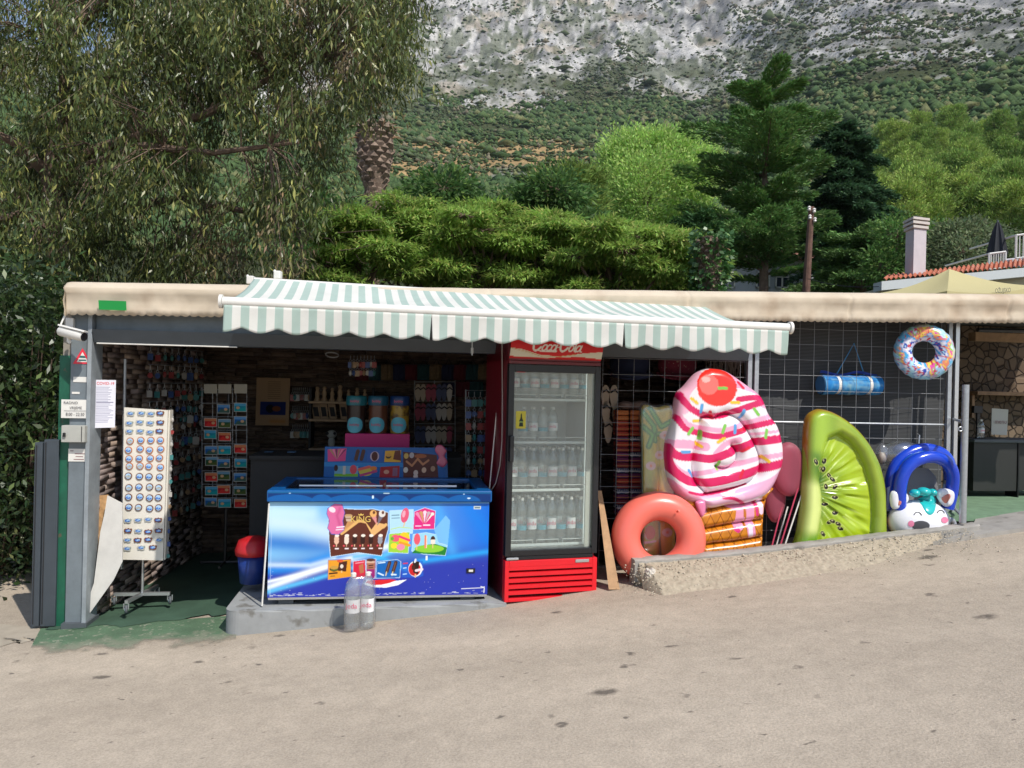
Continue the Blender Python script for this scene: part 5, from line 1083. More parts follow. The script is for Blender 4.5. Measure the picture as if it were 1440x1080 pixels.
# ---- kiwi
z3 = lambda x, y: (1090+.20365*x, 560+.20365*y)
kz_ = [(300, 100), (350, 80), (420, 90), (500, 130), (580, 190), (650, 270), (700, 350), (740, 440), (765, 540), (775, 640), (772, 760), (766, 900), (760, 1040), (600, 1060), (400, 1080), (200, 1100), (110, 1085), (145, 985), (170, 900), (200, 740), (215, 600), (230, 400), (250, 200), (270, 130)]
ko = [z3(*p) for p in kz_]; inn = [(395, 285), (470, 255), (540, 300), (600, 380), (640, 480), (665, 590), (675, 700), (672, 820), (655, 930), (640, 1000), (420, 1020), (280, 1010), (300, 900), (325, 790), (332, 680), (320, 570), (345, 450), (370, 350)]; innp = [z3(*p) for p in inn]
K = Art(1110, 570, 1255, 790, 4, (.50, .61, .16)); zX = (K.X-1090)/.20365; zY = (K.Y-560)/.20365
spk = (fbm(K.X*2.2, K.Y*2.2, 3, 5)-.5)*.35; K.a = K.a*(1+spk)[..., None]
dO = seg_d(K.X, K.Y, smooth_poly(ko, 120), True); K.put(np.exp(-(dO/3.6)**2)*(zX > 235+0*zY), (.60, .32, .12), .95)
fi = inside(innp, K.X, K.Y); K.put(fi.astype(float), (.62, .72, .10))
ang = np.arctan2(zY-640, zX-240); rr_ = np.hypot(zX-240, (zY-640)*.9)
st_ = vnoise(ang*26, rr_*.006, 3); K.put(fi*np.clip((300-rr_)/180, 0, 1)*(.35+.65*st_), (.14, .36, .05), .95); K.put(fi*np.clip((rr_-300)/200, 0, 1)*st_, (.80, .86, .25), .6); K.put(fi*(st_ > .78)*np.clip((430-rr_)/200, 0, 1), (.86, .92, .55), .7)
K.soft([z3(262, 620), z3(262, 760), z3(240, 880)], 11, (.86, .90, .55), .9); K.soft([z3(200, 980), z3(260, 960)], 7, (.40, .62, .15), .8); K.soft([z3(290, 400), z3(300, 500), z3(320, 560)], 8, (.22, .42, .08), .75); K.soft([z3(340, 150), z3(330, 330)], 12, (.66, .78, .25), .7); K.soft([z3(470, 180), z3(600, 350), z3(680, 520), z3(715, 720), z3(700, 900)], 9, (.66, .72, .25), .6)
for (x, y, a) in ((282, 440, 70), (318, 490, 60), (365, 440, 110), (355, 495, 100), (395, 540, 60), (415, 565, 40), (370, 615, 80), (428, 615, 130), (425, 688, 0), (355, 735, 0), (420, 795, 0), (380, 855, 150), (400, 850, 20), (436, 868, 30), (330, 935, 60), (450, 900, 20)):
    K.ell(*z3(x, y), 5.2, 3.4, (.75, .80, .40), .9, a); K.ell(*z3(x, y), 4.3, 2.6, (.10, .06, .03), 1, a); K.ell(*z3(x-3, y-5), 1.2, .7, (.8, .75, .6), 1, a)
kw = thing('kiwi_float', 'inflatable green kiwi slice lounger leaning on the wire mesh', 'pool float', SP(1190, 775, -.08))
inflatable('kiwi_slice', kw, ko, z3(470, 640), -.13, .10, [], .062, .085, K, flat=innp, flath=.012, wrink=lambda X, Y: .022*np.abs(vnoise(np.arctan2(Y-690, X-1139)*13, np.hypot(X-1139, Y-690)*.05, 8))*np.clip((np.hypot(X-1139, Y-690))/40, 0, 1), M=110)
# ---- coral ring
cc0 = P(926, 757, 5.88); cr_t = thing('swim_ring', 'plain coral pink inflatable ring standing on edge beside the drinks fridge', 'pool float', cc0-ZZ*.3)
axr = (-V+ZZ*.12-U*.05).normalized(); k = 5.88/1082
MB().torus(cc0, 47*k, 20.5*k, axr, 72, 28, sx=1.0, sy=.96).build('ring', mat('coral_vinyl', (.86, .17, .125), rough=.3, coat=.2, noise=.03, nscale=2), cr_t, smooth='all')
MB().tube([cc0+axr*.095+Vector((.11, 0, .21)), cc0+axr*.125+Vector((.115, 0, .22))], .009, 8).build('valve', mat('coral_vinyl', (1, 1, 1)), cr_t)
# ---- small patterned ring hanging on the mesh
c2 = SP(1299, 495, -.02); ax2 = (-V*.90-U*.36+ZZ*.05).normalized(); R1, r1_ = .160, .071; n, kk = 120, 44
qm = np.array(ax2.to_track_quat('Z', 'Y').to_matrix()); th, ph = np.meshgrid(np.linspace(0, 2*math.pi, n, endpoint=False), np.linspace(0, 2*math.pi, kk, endpoint=False), indexing='ij')
wob = 1+.03*np.sin(th*22)*(np.cos(ph) > .6); X = (R1+r1_*np.cos(ph)*wob)*np.cos(th); Yy = (R1+r1_*np.cos(ph)*wob)*np.sin(th); Zz_ = r1_*np.sin(ph)
pts = np.stack([X, Yy, Zz_], -1) @ qm.T+np.array(c2)
pal = np.array([lin(c) for c in ((.62, .80, .92), (.85, .90, .95), (.60, .80, .25), (.88, .35, .65), (.95, .85, .35), (.92, .55, .40), (.25, .65, .85), (.80, .80, .92), (.93, .93, .95), (.20, .30, .70), (.70, .88, .95))])
ci = (np.clip(fbm(X*10+5, Yy*10+Zz_*8, 3, 77)*1.9-.45, 0, .999)*len(pal)).astype(int); col = pal[ci]; outer = (np.cos(ph) > .55)[..., None]; col = np.where(outer & (np.sin(th*60) > -.3)[..., None], col*.5+np.array(lin((.55, .80, .90)))*.5, col)
sp_ = (vnoise(X*60, Yy*60+Zz_*40, 5) > .80)[..., None]; col = np.where(sp_, np.array(lin((.80, .25, .30))), col)
i, j = np.meshgrid(np.arange(n), np.arange(kk), indexing='ij'); idx = lambda a, b: (a % n)*kk+(b % kk)
fc = np.stack([idx(i, j), idx(i+1, j), idx(i+1, j+1), idx(i, j+1)], -1).reshape(-1, 4)
sr = thing('swim_ring', 'small multicoloured swim ring hanging from the fascia on the mesh', 'swim ring', c2-ZZ*.23); npmesh('ring', pts.reshape(-1, 3), fc, M_vin, sr, col.reshape(-1, 3), smooth=True)
MB().tube([c2+ZZ*.22-V*.02, c2+ZZ*.30], .003, 5).build('string', M_white, sr)
# ---- rolled beach mat hanging behind the mesh
r0_, r1__ = SP(1154, 541, .22), SP(1235, 542, .22); ml_ = thing('beach_mat_roll', 'rolled blue beach mat with white straps hanging behind the mesh', 'beach mat', r0_)
Bm = Art(0, 0, 100, 60, 2, (.16, .48, .74)); 
for i in range(60): Bm.soft([(random.uniform(0, 100), random.uniform(0, 60)), (random.uniform(0, 100), random.uniform(0, 60))], 1.2, random.choice([(.35, .68, .85), (.10, .35, .65), (.6, .75, .75)]), .35)
n, kk = 80, 32; ax = (r1__-r0_); axn = ax.normalized(); aa, bb = np.meshgrid(np.linspace(0, 1, n+1), np.linspace(0, 1, kk+1)); rd = .083*(1+.03*np.sin(aa*30))*(1-.16*np.exp(-((aa-.26)/.03)**2)-.16*np.exp(-((aa-.80)/.03)**2)); e1 = np.array(ZZ); e2 = np.array(axn.cross(ZZ))
pts = np.array(r0_)+aa[..., None]*np.array(ax)+(rd*np.cos(bb*2*math.pi))[..., None]*e1+(rd*np.sin(bb*2*math.pi))[..., None]*e2
npmesh('roll', pts.reshape(-1, 3), gridfaces(n, kk), M_paper, ml_, Bm.sample(aa*100, bb*60).reshape(-1, 3), smooth=True)
for q, s_ in ((r0_, -1), (r1__, 1)): MB().tube([q, q+axn*.004*s_], .078, 24).build('end', mat('mat_end', (.05, .18, .40), rough=.8), ml_)
for f_ in (.26, .80): p = r0_+ax*f_; MB().tube([p-axn*.012, p+axn*.012], .0775, 24, caps=False).build('strap', M_white, ml_)
pm = mat('navy_mat', (.02, .05, .28), rough=.7); mb = MB(); mb.grid(lambda a, b: r0_-axn*.01+(ax+axn*.0)*(a*.98)+ZZ*(.085+.022*b+.014*math.cos(a*6.3*1.5))-Vector((0, .02, 0))*b, 30, 2); mb.build('pillow_edge', pm, ml_); ml_.children[-1].modifiers.new('t', 'SOLIDIFY').thickness = .012
ap = SP(1201, 483, .20); MB().tube([r0_+ax*.27+ZZ*.09, ap, r0_+ax*.75+ZZ*.09], .0055, 6).build('carry_strap', mat('blue_strap', (.05, .22, .42), rough=.7), ml_)
# ---- blue baby float with canopy
bf = thing('baby_float', 'white cat faced baby float with blue sun canopy by the kerb end', 'pool float', SP(1295, 760, -.15)); M_bl = mat('blue_vinyl', (.008, .055, .55), rough=.2, coat=.4); M_wv = mat('white_vinyl', (.80, .80, .84), rough=.28, coat=.25, noise=.03, nscale=2); M_te = mat('teal_vinyl', (.02, .47, .47), rough=.22, coat=.4)
def arc(pts, v, r, nm, m): MB().tube([SP(*z3(x, y), v+dv) for (x, y, dv) in pts], r, 16).build(nm, m, bf, smooth=True)
def sarc(p): q = smooth_line([(a, b) for a, b, _ in p]); n = len(q); return [(x, y, np.interp(i/(n-1), np.linspace(0, 1, len(p)), [c for *_, c in p])) for i, (x, y) in enumerate(q)]
arc(sarc([(860, 760, .0), (865, 600, -.02), (905, 490, -.03), (985, 425, -.04), (1090, 405, -.04), (1180, 440, -.03), (1225, 520, -.01), (1220, 640, .02), (1190, 760, .03)]), -.16, .050, 'front_canopy_tube', M_bl)
arc(sarc([(785, 760, .0), (800, 590, 0), (830, 480, 0), (900, 395, 0), (1010, 355, 0), (1120, 370, 0), (1190, 430, 0), (1215, 560, 0)]), -.02, .052, 'rear_canopy_tube', M_bl)
mb = MB(); fr1 = sarc([(880, 620, 0), (915, 500, -.0), (985, 430, 0), (1090, 410, 0), (1175, 445, 0), (1215, 560, 0)]); fr2 = sarc([(810, 600, 0), (840, 480, 0), (900, 400, 0), (1010, 360, 0), (1120, 372, 0), (1190, 470, 0)])
n = min(len(fr1), len(fr2)); mb.grid(lambda a, b: (SP(*z3(*fr1[int(a*(n-1))][:2]), -.19)*(1-b)+SP(*z3(*fr2[int(a*(n-1))][:2]), -.03)*b)+ZZ*.02*math.sin(b*3.14), n-1, 6); mb.build('canopy_cloth', mat('canopy_blue', (.02, .16, .62), rough=.35, trans=.2), bf, smooth=True); bf.children[-1].modifiers.new('t', 'SOLIDIFY').thickness = .003
mb = MB(); pts = [(870, 740), (868, 600), (905, 520), (985, 478), (1060, 485), (1110, 540), (1130, 640), (1130, 740)]; mb.prism([SP(*z3(*p), -.02) for p in pts], V*.004); mb.build('mesh_window', mat('grey_net', (.22, .22, .23), rough=.9, noise=.1, nscale=200), bf)
mb = MB(); mb.prism([SP(*z3(*p), -.06) for p in [(775, 620), (840, 580), (850, 780), (770, 780)]], V*.01); mb.build('side_flap', mat('pale_clear_vinyl', (.55, .60, .72), rough=.3), bf); mb = MB(); mb.prism([SP(*z3(*p), -.10) for p in [(1170, 590), (1250, 630), (1200, 760), (1150, 760)]], V*.01); mb.build('side_flap', mat('pale_clear_vinyl', (.55, .60, .72), rough=.3), bf)
bc = SP(*z3(990, 850), -.15); MB().ball(bc, Vector((.258, .15, .175)), 40, 24, Matrix.Rotation(YAW, 3, 'Z')).build('head', M_wv, bf, smooth='all'); sfac = .00118
def onhead(zx, zy, off=.0):
    b0__, z0__ = uz(*z3(990, 850), -.15); vs_ = -.15
    for _ in range(5):
        a, zz = uz(*z3(zx, zy), vs_); da = (a-b0__)/.258; dz = (zz-z0__)/.175; dd = max(0., 1-da*da-dz*dz); vs_ = -.15-.15*math.sqrt(dd)
    return S(a, -.15-.15*math.sqrt(dd)-off, zz)
for (pts, inn_) in (([(805, 700), (815, 660), (850, 650), (890, 665), (905, 700), (890, 730), (850, 760), (815, 755)], [(850, 740), (862, 690), (890, 700), (880, 725)]), ([(1130, 690), (1135, 650), (1170, 640), (1215, 655), (1220, 700), (1200, 740), (1165, 740)], [(1150, 690), (1195, 660), (1212, 680), (1180, 725)])):
    cx = np.mean([p[0] for p in pts]); cy = np.mean([p[1] for p in pts]); pts = [(cx+(x-cx)*1.25, cy+(y-cy)*1.2-8) for x, y in pts]; e_ = inflatable('ear', bf, [z3(*p) for p in pts], z3(cx, cy), -.17, 0, [], .04, .035, np.array((.8, .8, .84)), M=16)
    c3 = np.mean([p[0] for p in inn_]), np.mean([p[1] for p in inn_]); ORG[e_.name] = ORG[bf.name]; inflatable('inner_ear', e_, [z3(*p) for p in inn_], z3(*c3), -.205, 0, [], .03, .01, np.array(lin((.80, .48, .42))), M=8)
hp = [(980, 705), (1000, 688), (1060, 672), (1105, 690), (1110, 740), (1095, 790), (1065, 806), (1035, 780), (1010, 735)]
mb = MB(); hs_ = smooth_poly(hp, 60); mc = hs_.mean(0); mb.grid(lambda a, b: onhead(*(mc+(hs_[int(a*60) % 60]-mc)*b), .010*math.sqrt(max(0, 1-b**4))+.001), 60, 8); mb.build('forelock', M_te, bf, smooth='all')
MB().ball(SP(*z3(965, 655), -.20), Vector((.040, .045, .032)), 20, 12).ball(SP(*z3(1025, 645), -.21), Vector((.055, .055, .036)), 20, 12).ball(SP(*z3(1085, 650), -.20), Vector((.034, .045, .030)), 20, 12).build('teal_hat', M_te, bf, smooth='all')
for p in ([(957, 803), (970, 788), (988, 785), (1003, 795), (1010, 808)], [(1117, 792), (1128, 778), (1145, 773), (1160, 782), (1166, 795)]): MB().tube([onhead(*q_, .0035) for q_ in smooth_line(p)], .0035, 6).build('closed_eye', M_black, bf)
M_pk = mat('pink_print', (.75, .22, .36), rough=.35)
for cx, cy in ((937, 866), (1168, 840)): mb = MB(); mb.grid(lambda a, b: onhead(cx+22*b*math.cos(a*6.2832), cy+22*b*math.sin(a*6.2832), .003), 20, 3); mb.build('cheek', M_pk, bf)
mb = MB(); mb.grid(lambda a, b: onhead(1005+62*b*math.cos(a*6.2832), 880+34*b*math.sin(a*6.2832), .002), 24, 4); mb.build('dark_mouth_opening', mat('dark_grey_print', (.06, .06, .07), rough=.5), bf)
MB().torus(SP(*z3(1215, 880), -.10), .05, .02, (.6, -1, .2), 24, 10).build('seat_ring', mat('grey_vinyl', (.35, .37, .42), rough=.3), bf, smooth='all')
# ---- pineapple lilo in its bag, standing between the fridge and the ice cream
Pn = Art(900, 570, 950, 790, 4, (.78, .68, .20)); 
Pn.a = Pn.a*(1+(fbm(Pn.X*.35, Pn.Y*.12, 4, 2)-.5)*.9)[..., None]; Pn.soft([(925, 690), (930, 790)], 16, (.85, .50, .15), .8); Pn.soft([(912, 600), (915, 780)], 6, (.62, .72, .30), .6); Pn.soft([(945, 600), (945, 700)], 8, (.90, .70, .70), .7)
for p in ([(905, 580), (920, 600), (922, 620)], [(915, 575), (930, 600), (945, 592)], [(905, 600), (918, 612), (912, 628)], [(925, 610), (938, 612), (948, 600)]): Pn.line(p, 8, (.12, .48, .18)); Pn.line(p, 3, (.35, .68, .30))
for x, y in ((935, 612), (928, 640), (915, 655), (940, 660), (937, 748), (912, 752)): Pn.ell(x, y, 7, 6, (.90, .72, .76), .9); Pn.ell(x, y, 2, 2, (.9, .5, .4))
Pn.ell(913, 748, 7, 10, (.85, .12, .28)); Pn.line([(906, 762), (920, 760)], 3, (.95, .7, .8)); Pn.line([(927, 735), (928, 790)], 2, (.25, .3, .1)); Pn.line([(904, 574), (904, 790)], 1.6, (.75, .85, .7))
pa = thing('pineapple_float', 'packed pineapple print air bed standing upright behind the coral ring', 'pool float', SP(926, 790, .0)); inflatable('air_bed', pa, [(904, 575), (925, 573), (947, 576), (948, 640), (948, 700), (948, 792), (925, 793), (904, 792), (904, 700), (904, 640)], (926, 690), .02, .03, [[(926, 615), (927, 790)]], .05, .035, Pn)
inflatable('clear_bag', pa, [(902, 572), (925, 570), (950, 573), (951, 640), (951, 700), (951, 794), (925, 795), (902, 794), (902, 700), (902, 640)], (926, 690), .02, .03, [], .03, .048, np.array((1, 1, 1.)), M=30, m=M_film)
# ---- pink fishing nets leaning behind the ice cream
M_net = clear_mat('pink_net', (.8, .35, .45), .02, .5, .45, (.55, .12, .18))
for (hx, hy, rx, ry, ex, ey, v, lab) in ((1110, 660, 24, 38, 1098, 765, -.02, 'pink fishing net on a stick between the ice cream and kiwi floats'), (1090, 690, 16, 45, 1085, 770, .04, 'narrower pink fishing net partly behind the ice cream float')):
    nt_ = thing('fishing_net', lab, 'fishing net', SP(ex, ey, v)); inflatable('net_bag', nt_, [(hx+rx*math.cos(t), hy+ry*math.sin(t)) for t in np.linspace(0, 6.283, 20, endpoint=False)], (hx, hy), v, .05, [], .09, .05, np.array((.5, .1, .15)), M=14, m=M_net)
    h0, h1 = SP(hx+rx*.6, hy+ry*.5, v-.03), SP(ex, ey, v-.08); MB().tube([h0, h1], .006, 6).build('handle', mat('pink_stick', (.55, .06, .12), rough=.5), nt_); MB().tube([h0+U*.05, h1+U*.02-V*.03], .006, 6).build('handle', M_white, nt_)
# ---- bagged toys on top of the baby float
pb = thing('bagged_ball', 'clear bag with a navy beach ball hanging on the mesh above the baby float', 'beach ball', SP(1262, 650, .04)); MB().ball(SP(1276, 634, .05), Vector((.12, .07, .07)), 24, 14).build('ball', mat('navy_ball', (.03, .06, .16), rough=.3, mottled=((.45, .40, .28), 9, .60, .66)), pb, smooth='all'); MB().ball(SP(1268, 640, .05), Vector((.20, .10, .12)), 24, 14).build('bag', M_film, pb, smooth='all'); MB().tube([SP(1292, 624, .02), SP(1293, 612, .05), SP(1290, 610, .10)], .005, 6).build('hook', M_galv, pb)
bb_ = thing('bagged_toy', 'clear bag of pale toys hanging on the mesh left of the navy ball', 'toy bag', SP(1240, 655, .04)); MB().ball(SP(1240, 638, .05), Vector((.05, .05, .09)), 16, 12).build('bag', M_film, bb_, smooth='all'); MB().ball(SP(1240, 644, .05), Vector((.035, .04, .05)), 12, 8).build('toy', mat('pale_toy', (.55, .48, .40), rough=.5), bb_, smooth='all')
# ================================================================== GOODS OUTSIDE AND INSIDE THE SHOP
def disc(mb, c, r, n_, th, ry=None, k=18, U_=U):
    c = Vector(c); ry = ry or r; mb.prism([c+U_*(r*math.cos(2*math.pi*i/k))+ZZ*(ry*math.sin(2*math.pi*i/k)) for i in range(k)], n_*th)
# ---- white magnet stand on castors
sv_ = .20; ms_ = thing('magnet_stand', 'white magnet display board on a wheeled cross base', 'display stand', SP(202, 850, sv_))
b = [SP(171.5, 787, sv_), SP(229, 788, sv_), SP(236, 577, sv_), SP(174.5, 573, sv_)]
mb = MB().prism(b, V*.02).build('board', mat('cream_board', (.74, .70, .62), rough=.6, noise=.05), ms_)
MB().prism([SP(173, 786, sv_+.1)-U*.0, SP(228, 786, sv_+.1), SP(234.5, 578, sv_+.1), SP(176, 575, sv_+.1)], V*.02).build('rear_board', MATS['cream_board'], ms_)
MB().prism([b[1]+V*.022, b[1]+V*.1, b[2]+V*.1, b[2]+V*.022], U*.01).build('side_board', MATS['cream_board'], ms_)
bc_ = SP(200, 835, sv_+.1); MB().tube([bc_, Vector((bc_.x, bc_.y, SP(203, 786, sv_+.1).z))], .011, 10).build('pole', M_chrome, ms_)
for i, (dx, dy) in enumerate(((-.20, 0), (.20, 0), (-.04, -.22), (.04, .22))):
    e = bc_+U*dx+V*dy; MB().box(-.012, .012, 0, 1, -.012, .012, F=lambda x, y, z: bc_+(e-bc_)*y+ZZ*z+(e-bc_).cross(ZZ).normalized()*x).build('leg', M_chrome, ms_)
    w_ = e-ZZ*.052; c_ = MB().torus(w_, .022, .010, (U+V*.4).normalized(), 20, 8).build('castor', mat('grey_rubber', (.10, .11, .12), rough=.7), ms_, smooth='all'); MB().tube([w_-U*.007, w_+U*.007], .016, 12).build('hub', mat('pale_teal_hub', (.45, .60, .62), rough=.5), c_); MB().tube([w_+U*.016, e+U*.016-ZZ*.01], .005, 6).build('fork', M_chrome, c_); MB().tube([w_-U*.016, e-U*.016-ZZ*.01], .005, 6).build('fork', M_chrome, c_)
M_or = mat('terracotta_rim', (.50, .17, .06), rough=.5); M_brn = mat('brown_rim', (.17, .06, .03), rough=.5); M_sea = mat('sea_blue_print', (.03, .14, .55), rough=.3, mottled=((.35, .55, .75), 60, .5, .6)); M_pale = mat('pale_print', (.50, .50, .46), rough=.35, mottled=((.25, .30, .28), 70, .5, .6)); M_skyb = mat('sky_print', (.42, .60, .80), rough=.3)
def magnet(kind, label, c):
    t = thing('souvenir_magnet', label, 'magnet', c, 'souvenir magnets on the white board'); n_ = -V
    rim = M_brn if kind in 'cd' else M_or; pic = M_sea if kind in 'acs' else M_pale
    if kind in 'abcd':
        m = MB(); disc(m, c, .026, n_, .006); m.build('rim', rim, t); m = MB(); disc(m, Vector(c)+n_*.007, .020, n_, .0012); m.build('sky_picture', M_skyb, t); m = MB(); disc(m, Vector(c)+n_*.0088-ZZ*.003, .018, n_, .001, .0085); m.build('sea_picture', pic, t)
    else:
        m = MB(); P_ = [(-.028, .008), (-.02, .015), (-.008, .012), (0, .019), (.01, .012), (.022, .016), (.028, .006), (.022, -.016), (.006, -.019), (-.01, -.014), (-.022, -.018)]; m.prism([Vector(c)+U*x+ZZ*z for x, z in P_], n_*.006); m.build('plaque', M_pale if kind == 's' else M_brn, t); m = MB(); disc(m, Vector(c)+n_*.007, .019, n_, .0012, .010); m.build('sea_picture', M_sea, t)
    return t
MG = {}
rowsy = [582, 594, 607, 619.5, 632, 644, 656, 670, 685, 699, 714, 731, 747, 759, 770.5]
for r_, y in enumerate(rowsy):
    for c_, x in enumerate((183, 198, 212, 226)):
        if r_ == 14 and c_ == 3: continue
        xx = x+(y-580)*-.018+random.uniform(-1.2, 1.2)+(0 if r_ < 14 else c_*3); kind = 's' if r_ < 3 or r_ > 10 else ('c' if r_ in (7, 8, 9, 10) else 'a')
        if random.random() < .3: kind = {'a': 'b', 'c': 'd', 's': 't'}[kind]
        p = SP(xx, y+random.uniform(-1, 1), sv_-.002); nm = {'a': 'orange rimmed blue', 'b': 'orange rimmed pale', 'c': 'brown rimmed blue', 'd': 'brown rimmed pale', 's': 'jagged pale', 't': 'jagged brown'}[kind]
        lb = f'{nm} magnet, {ORD[c_+1]} from left in {ORD[r_+1]} row of the white board'
        if kind in MG: dup(MG[kind], p, lb)
        else: MG[kind] = magnet(kind, lb, p)
# ---- hanging key rings: one built, many copied
def keyring(label, c, col, shape, group):
    t = thing('keyring', label, 'keyring', c, group); c = Vector(c); MB().tube([c, c-ZZ*.03], .0022, 4).torus(c-ZZ*.036, .008, .0018, (0, 1, 0), 10, 4).build('chain', M_galv, t)
    m = MB()
    if shape == 0: m.prism([c+U*(.016*math.cos(a))-ZZ*(.062+.018*math.sin(a)) for a in np.linspace(0, 5.6, 9)], V*.006)
    elif shape == 1: m.box(-.016, .016, -.003, .003, -.085, -.045, F=lambda x, y, z: c+U*x+V*y+ZZ*z)
    else: m.ball(c-ZZ*.062, Vector((.012, .010, .02)), 8, 6)
    m.build('pendant', mat('pendant_%s' % ('red', 'blue', 'tan', 'pearl', 'teal')[col], ((.30, .04, .04), (.04, .09, .28), (.34, .22, .12), (.45, .43, .40), (.05, .22, .22))[col], rough=.35), t); return t
KR = {}
def hang_keyring(p, label, group, dens=1, sc=1.0):
    k = (random.randrange(5), random.randrange(3), group)
    if k in KR: return dup(KR[k], p, label, scale=sc)
    KR[k] = keyring(label, p, k[0], k[1], group); KR[k].scale = (sc,)*3; return KR[k]
cn = ['red', 'blue', 'tan', 'pearl', 'teal']
Aw, Bw = S(uL0, .12, 0), S(uL1, BV, 0)
for r_ in range(11):
    for c_ in range(9):
        f_ = .33+.066*c_; q = Aw*(1-f_)+Bw*f_; z = 2.0-r_*.155+random.uniform(-.01, .01)
        hang_keyring(q+U*.10+ZZ*z, f'small souvenir keyring, {ORD[c_+1]} from the front in {ORD[r_+1]} row on side wall', 'keyrings on the side wall', sc=1.35)
MB_ = MB(); 
for r_ in range(11): MB_.tube([Aw*.69+Bw*.31+U*.10+ZZ*(2.005-r_*.155), Aw*.13+Bw*.87+U*.10+ZZ*(2.005-r_*.155)], .003, 4)
tag(MB_.build('hanging_rail', M_galv, org=Aw+ZZ*2), 'thin metal rails holding the keyrings along the side wall', 'rail')
tag(MB().tube([SP(176, 505, .35), SP(171, 800, .35)], .012, 8).build('metal_pole', M_galv, org=SP(171, 800, .35)), 'thin grey metal pole standing behind the magnet stand', 'pole')
for i in range(12):
    p = b[1]*(1-i/12-.04)+b[2]*(i/12+.04)+V*.06+U*.018; hang_keyring(p+ZZ*.03, f'tiny keyring on the right edge of the white board, {ORD[i+1]} from the bottom', 'keyrings on the edge of the white board', sc=.9)
# ---- postcards in a wire rack
pc = thing('postcard_rack', 'dark wire postcard rack standing in the shade near the side wall', 'rack', SP(316, 792, 1.0)); q = SP(316, 792, 1.0); zt__ = SP(316, 537, 1.0).z
MB().tube([q, Vector((q.x, q.y, zt__))], .014, 8).build('pole', M_black, pc); MB().tube([q-U*.2+ZZ*.01, q+U*.2+ZZ*.01], .012, 6).tube([q-V*.2+ZZ*.01, q+V*.2+ZZ*.01], .012, 6).build('base', M_black, pc)
m = MB()
for x in (284, 299, 305, 327, 332, 347):
    a_, b_2 = SP(x, 545, .93), SP(x, 708, .93); m.tube([a_, b_2], .003, 4)
for y in range(548, 710, 19): m.tube([SP(284, y, .93), SP(347, y, .93)], .003, 4)
m.build('wire_frame', M_galv, pc)
def postcard_art(seed):
    rg = random.Random(seed); A_ = Art(0, 0, 30, 20, 2, (.62, .62, .60)); k = seed % 4
    A_.rect(1.5, 1.5, 28.5, 18.5, [(.10, .35, .60), (.10, .50, .60), (.65, .12, .15), (.15, .30, .20)][k]); A_.rect(1.5, 1.5, 28.5, 7, [(.35, .55, .75), (.30, .60, .75), (.75, .45, .30), (.40, .55, .65)][k])
    A_.poly([(1.5, 18.5), (10, 9), (18, 13), (28.5, 8), (28.5, 18.5)], [(.25, .35, .18), (.10, .60, .60), (.80, .20, .18), (.30, .35, .15)][k], .8); A_.ell(rg.uniform(8, 22), 11, 4, 3, (.75, .60, .45)); return A_
PCs = {}
for r_ in range(9):
    for c_, x in enumerate((287.5, 306, 329.5)):
        if (r_, c_) in ((3, 2), (1, 0)): continue
        y = 549+r_*19+random.uniform(-2, 2) if r_ else 540; x += random.uniform(-1.2, 1.2); s_ = (r_*3+c_*5) % 4; o_ = SP(x, y, .90); lb = f'postcard in {ORD[r_+1]} row from the top of the wire rack, {("left", "middle", "right")[c_]} column'
        if r_ == 0: s_ = 9
        if s_ in PCs: dup(PCs[s_], o_, lb, rotz=random.uniform(-.12, .12))
        else:
            t_ = thing('postcard', lb, 'postcard', o_, 'postcards in the wire rack'); (Art(0, 0, 30, 20, 1, (.62, .60, .55)) if s_ == 9 else postcard_art(s_)).sheet('card', M_paper, o_, U*.105, -ZZ*.078+V*.01, t_); PCs[s_] = t_
# ---- poster on the back wall
pt_ = thing('poster', 'tan poster with a dark blue picture on the back wall', 'poster', SP(384, 598, 2.2)); A_ = Art(0, 0, 47, 68, 2, (.66, .54, .42)); 
for i in range(9): A_.rect(16, 5+i*3, 34, 6+i*3, (.50, .40, .30))
A_.rect(6, 34, 42, 53, (.10, .16, .38)); A_.ell(20, 44, 6, 6, (.05, .05, .10)); A_.ell(29, 44, 6, 4, (.45, .25, .15)); A_.soft([(22, 62), (40, 62)], 3, (.70, .45, .15), .6)
p0 = SP(361, 531, 2.2); A_.sheet('print', M_paper, p0, SP(408, 532, 2.2)-p0, SP(359, 598, 2.2)-p0, pt_, 94, 136)
MB().prism([p0-ZZ*.01+V*.004, SP(408, 532, 2.2)+V*.004, SP(406, 596, 2.2)+V*.004, SP(359, 598, 2.2)+V*.004], V*.012).build('frame', M_wood, pt_)
# ---- shelf unit with figurines and plaques
su = thing('shelf_unit', 'wooden shelf unit with carved figures against the back wall', 'shelves', SP(475, 690, 2.0)); M_pw = mat('pale_pine', (.40, .27, .16), rough=.7, noise=.15, nscale=10)
for y, nm in ((566, 'shelf'), (591, 'shelf'), (632, 'shelf'), (664, 'shelf')): MB().pbox(434, y-1, 524, y+2, 1.7, 2.05).build(nm, M_pw, su)
for x in (435, 523): MB().pbox(x-1.5, 545, x+1.5, 700, 1.72, 2.04).build('upright', M_dark, su)
def figure(label, c, h):
    t = thing('carved_figure', label, 'figurine', c, 'carved figures on the shelves'); c = Vector(c); MB().lathe([(.03, 0), (.035, .01), (.02, .05), (.026, .09), (.014, .12)], c, 10, Matrix.Translation(c) @ Matrix.Scale(h/.16, 4)).build('body', M_pw, t, smooth=True); MB().ball(c+ZZ*h*.86, h*.13, 10, 8).build('head', M_pw, t, smooth=True); return t
fgs = None
for i, x in enumerate((446, 456, 467, 478, 490, 502, 513)):
    c = SP(x, 565, 1.8); lb = f'small carved wooden figure, {ORD[i+1]} from the left on the upper shelf'
    if fgs: dup(fgs, c, lb, scale=random.uniform(.8, 1.2))
    else: fgs = figure(lb, c, .15)
pq = None
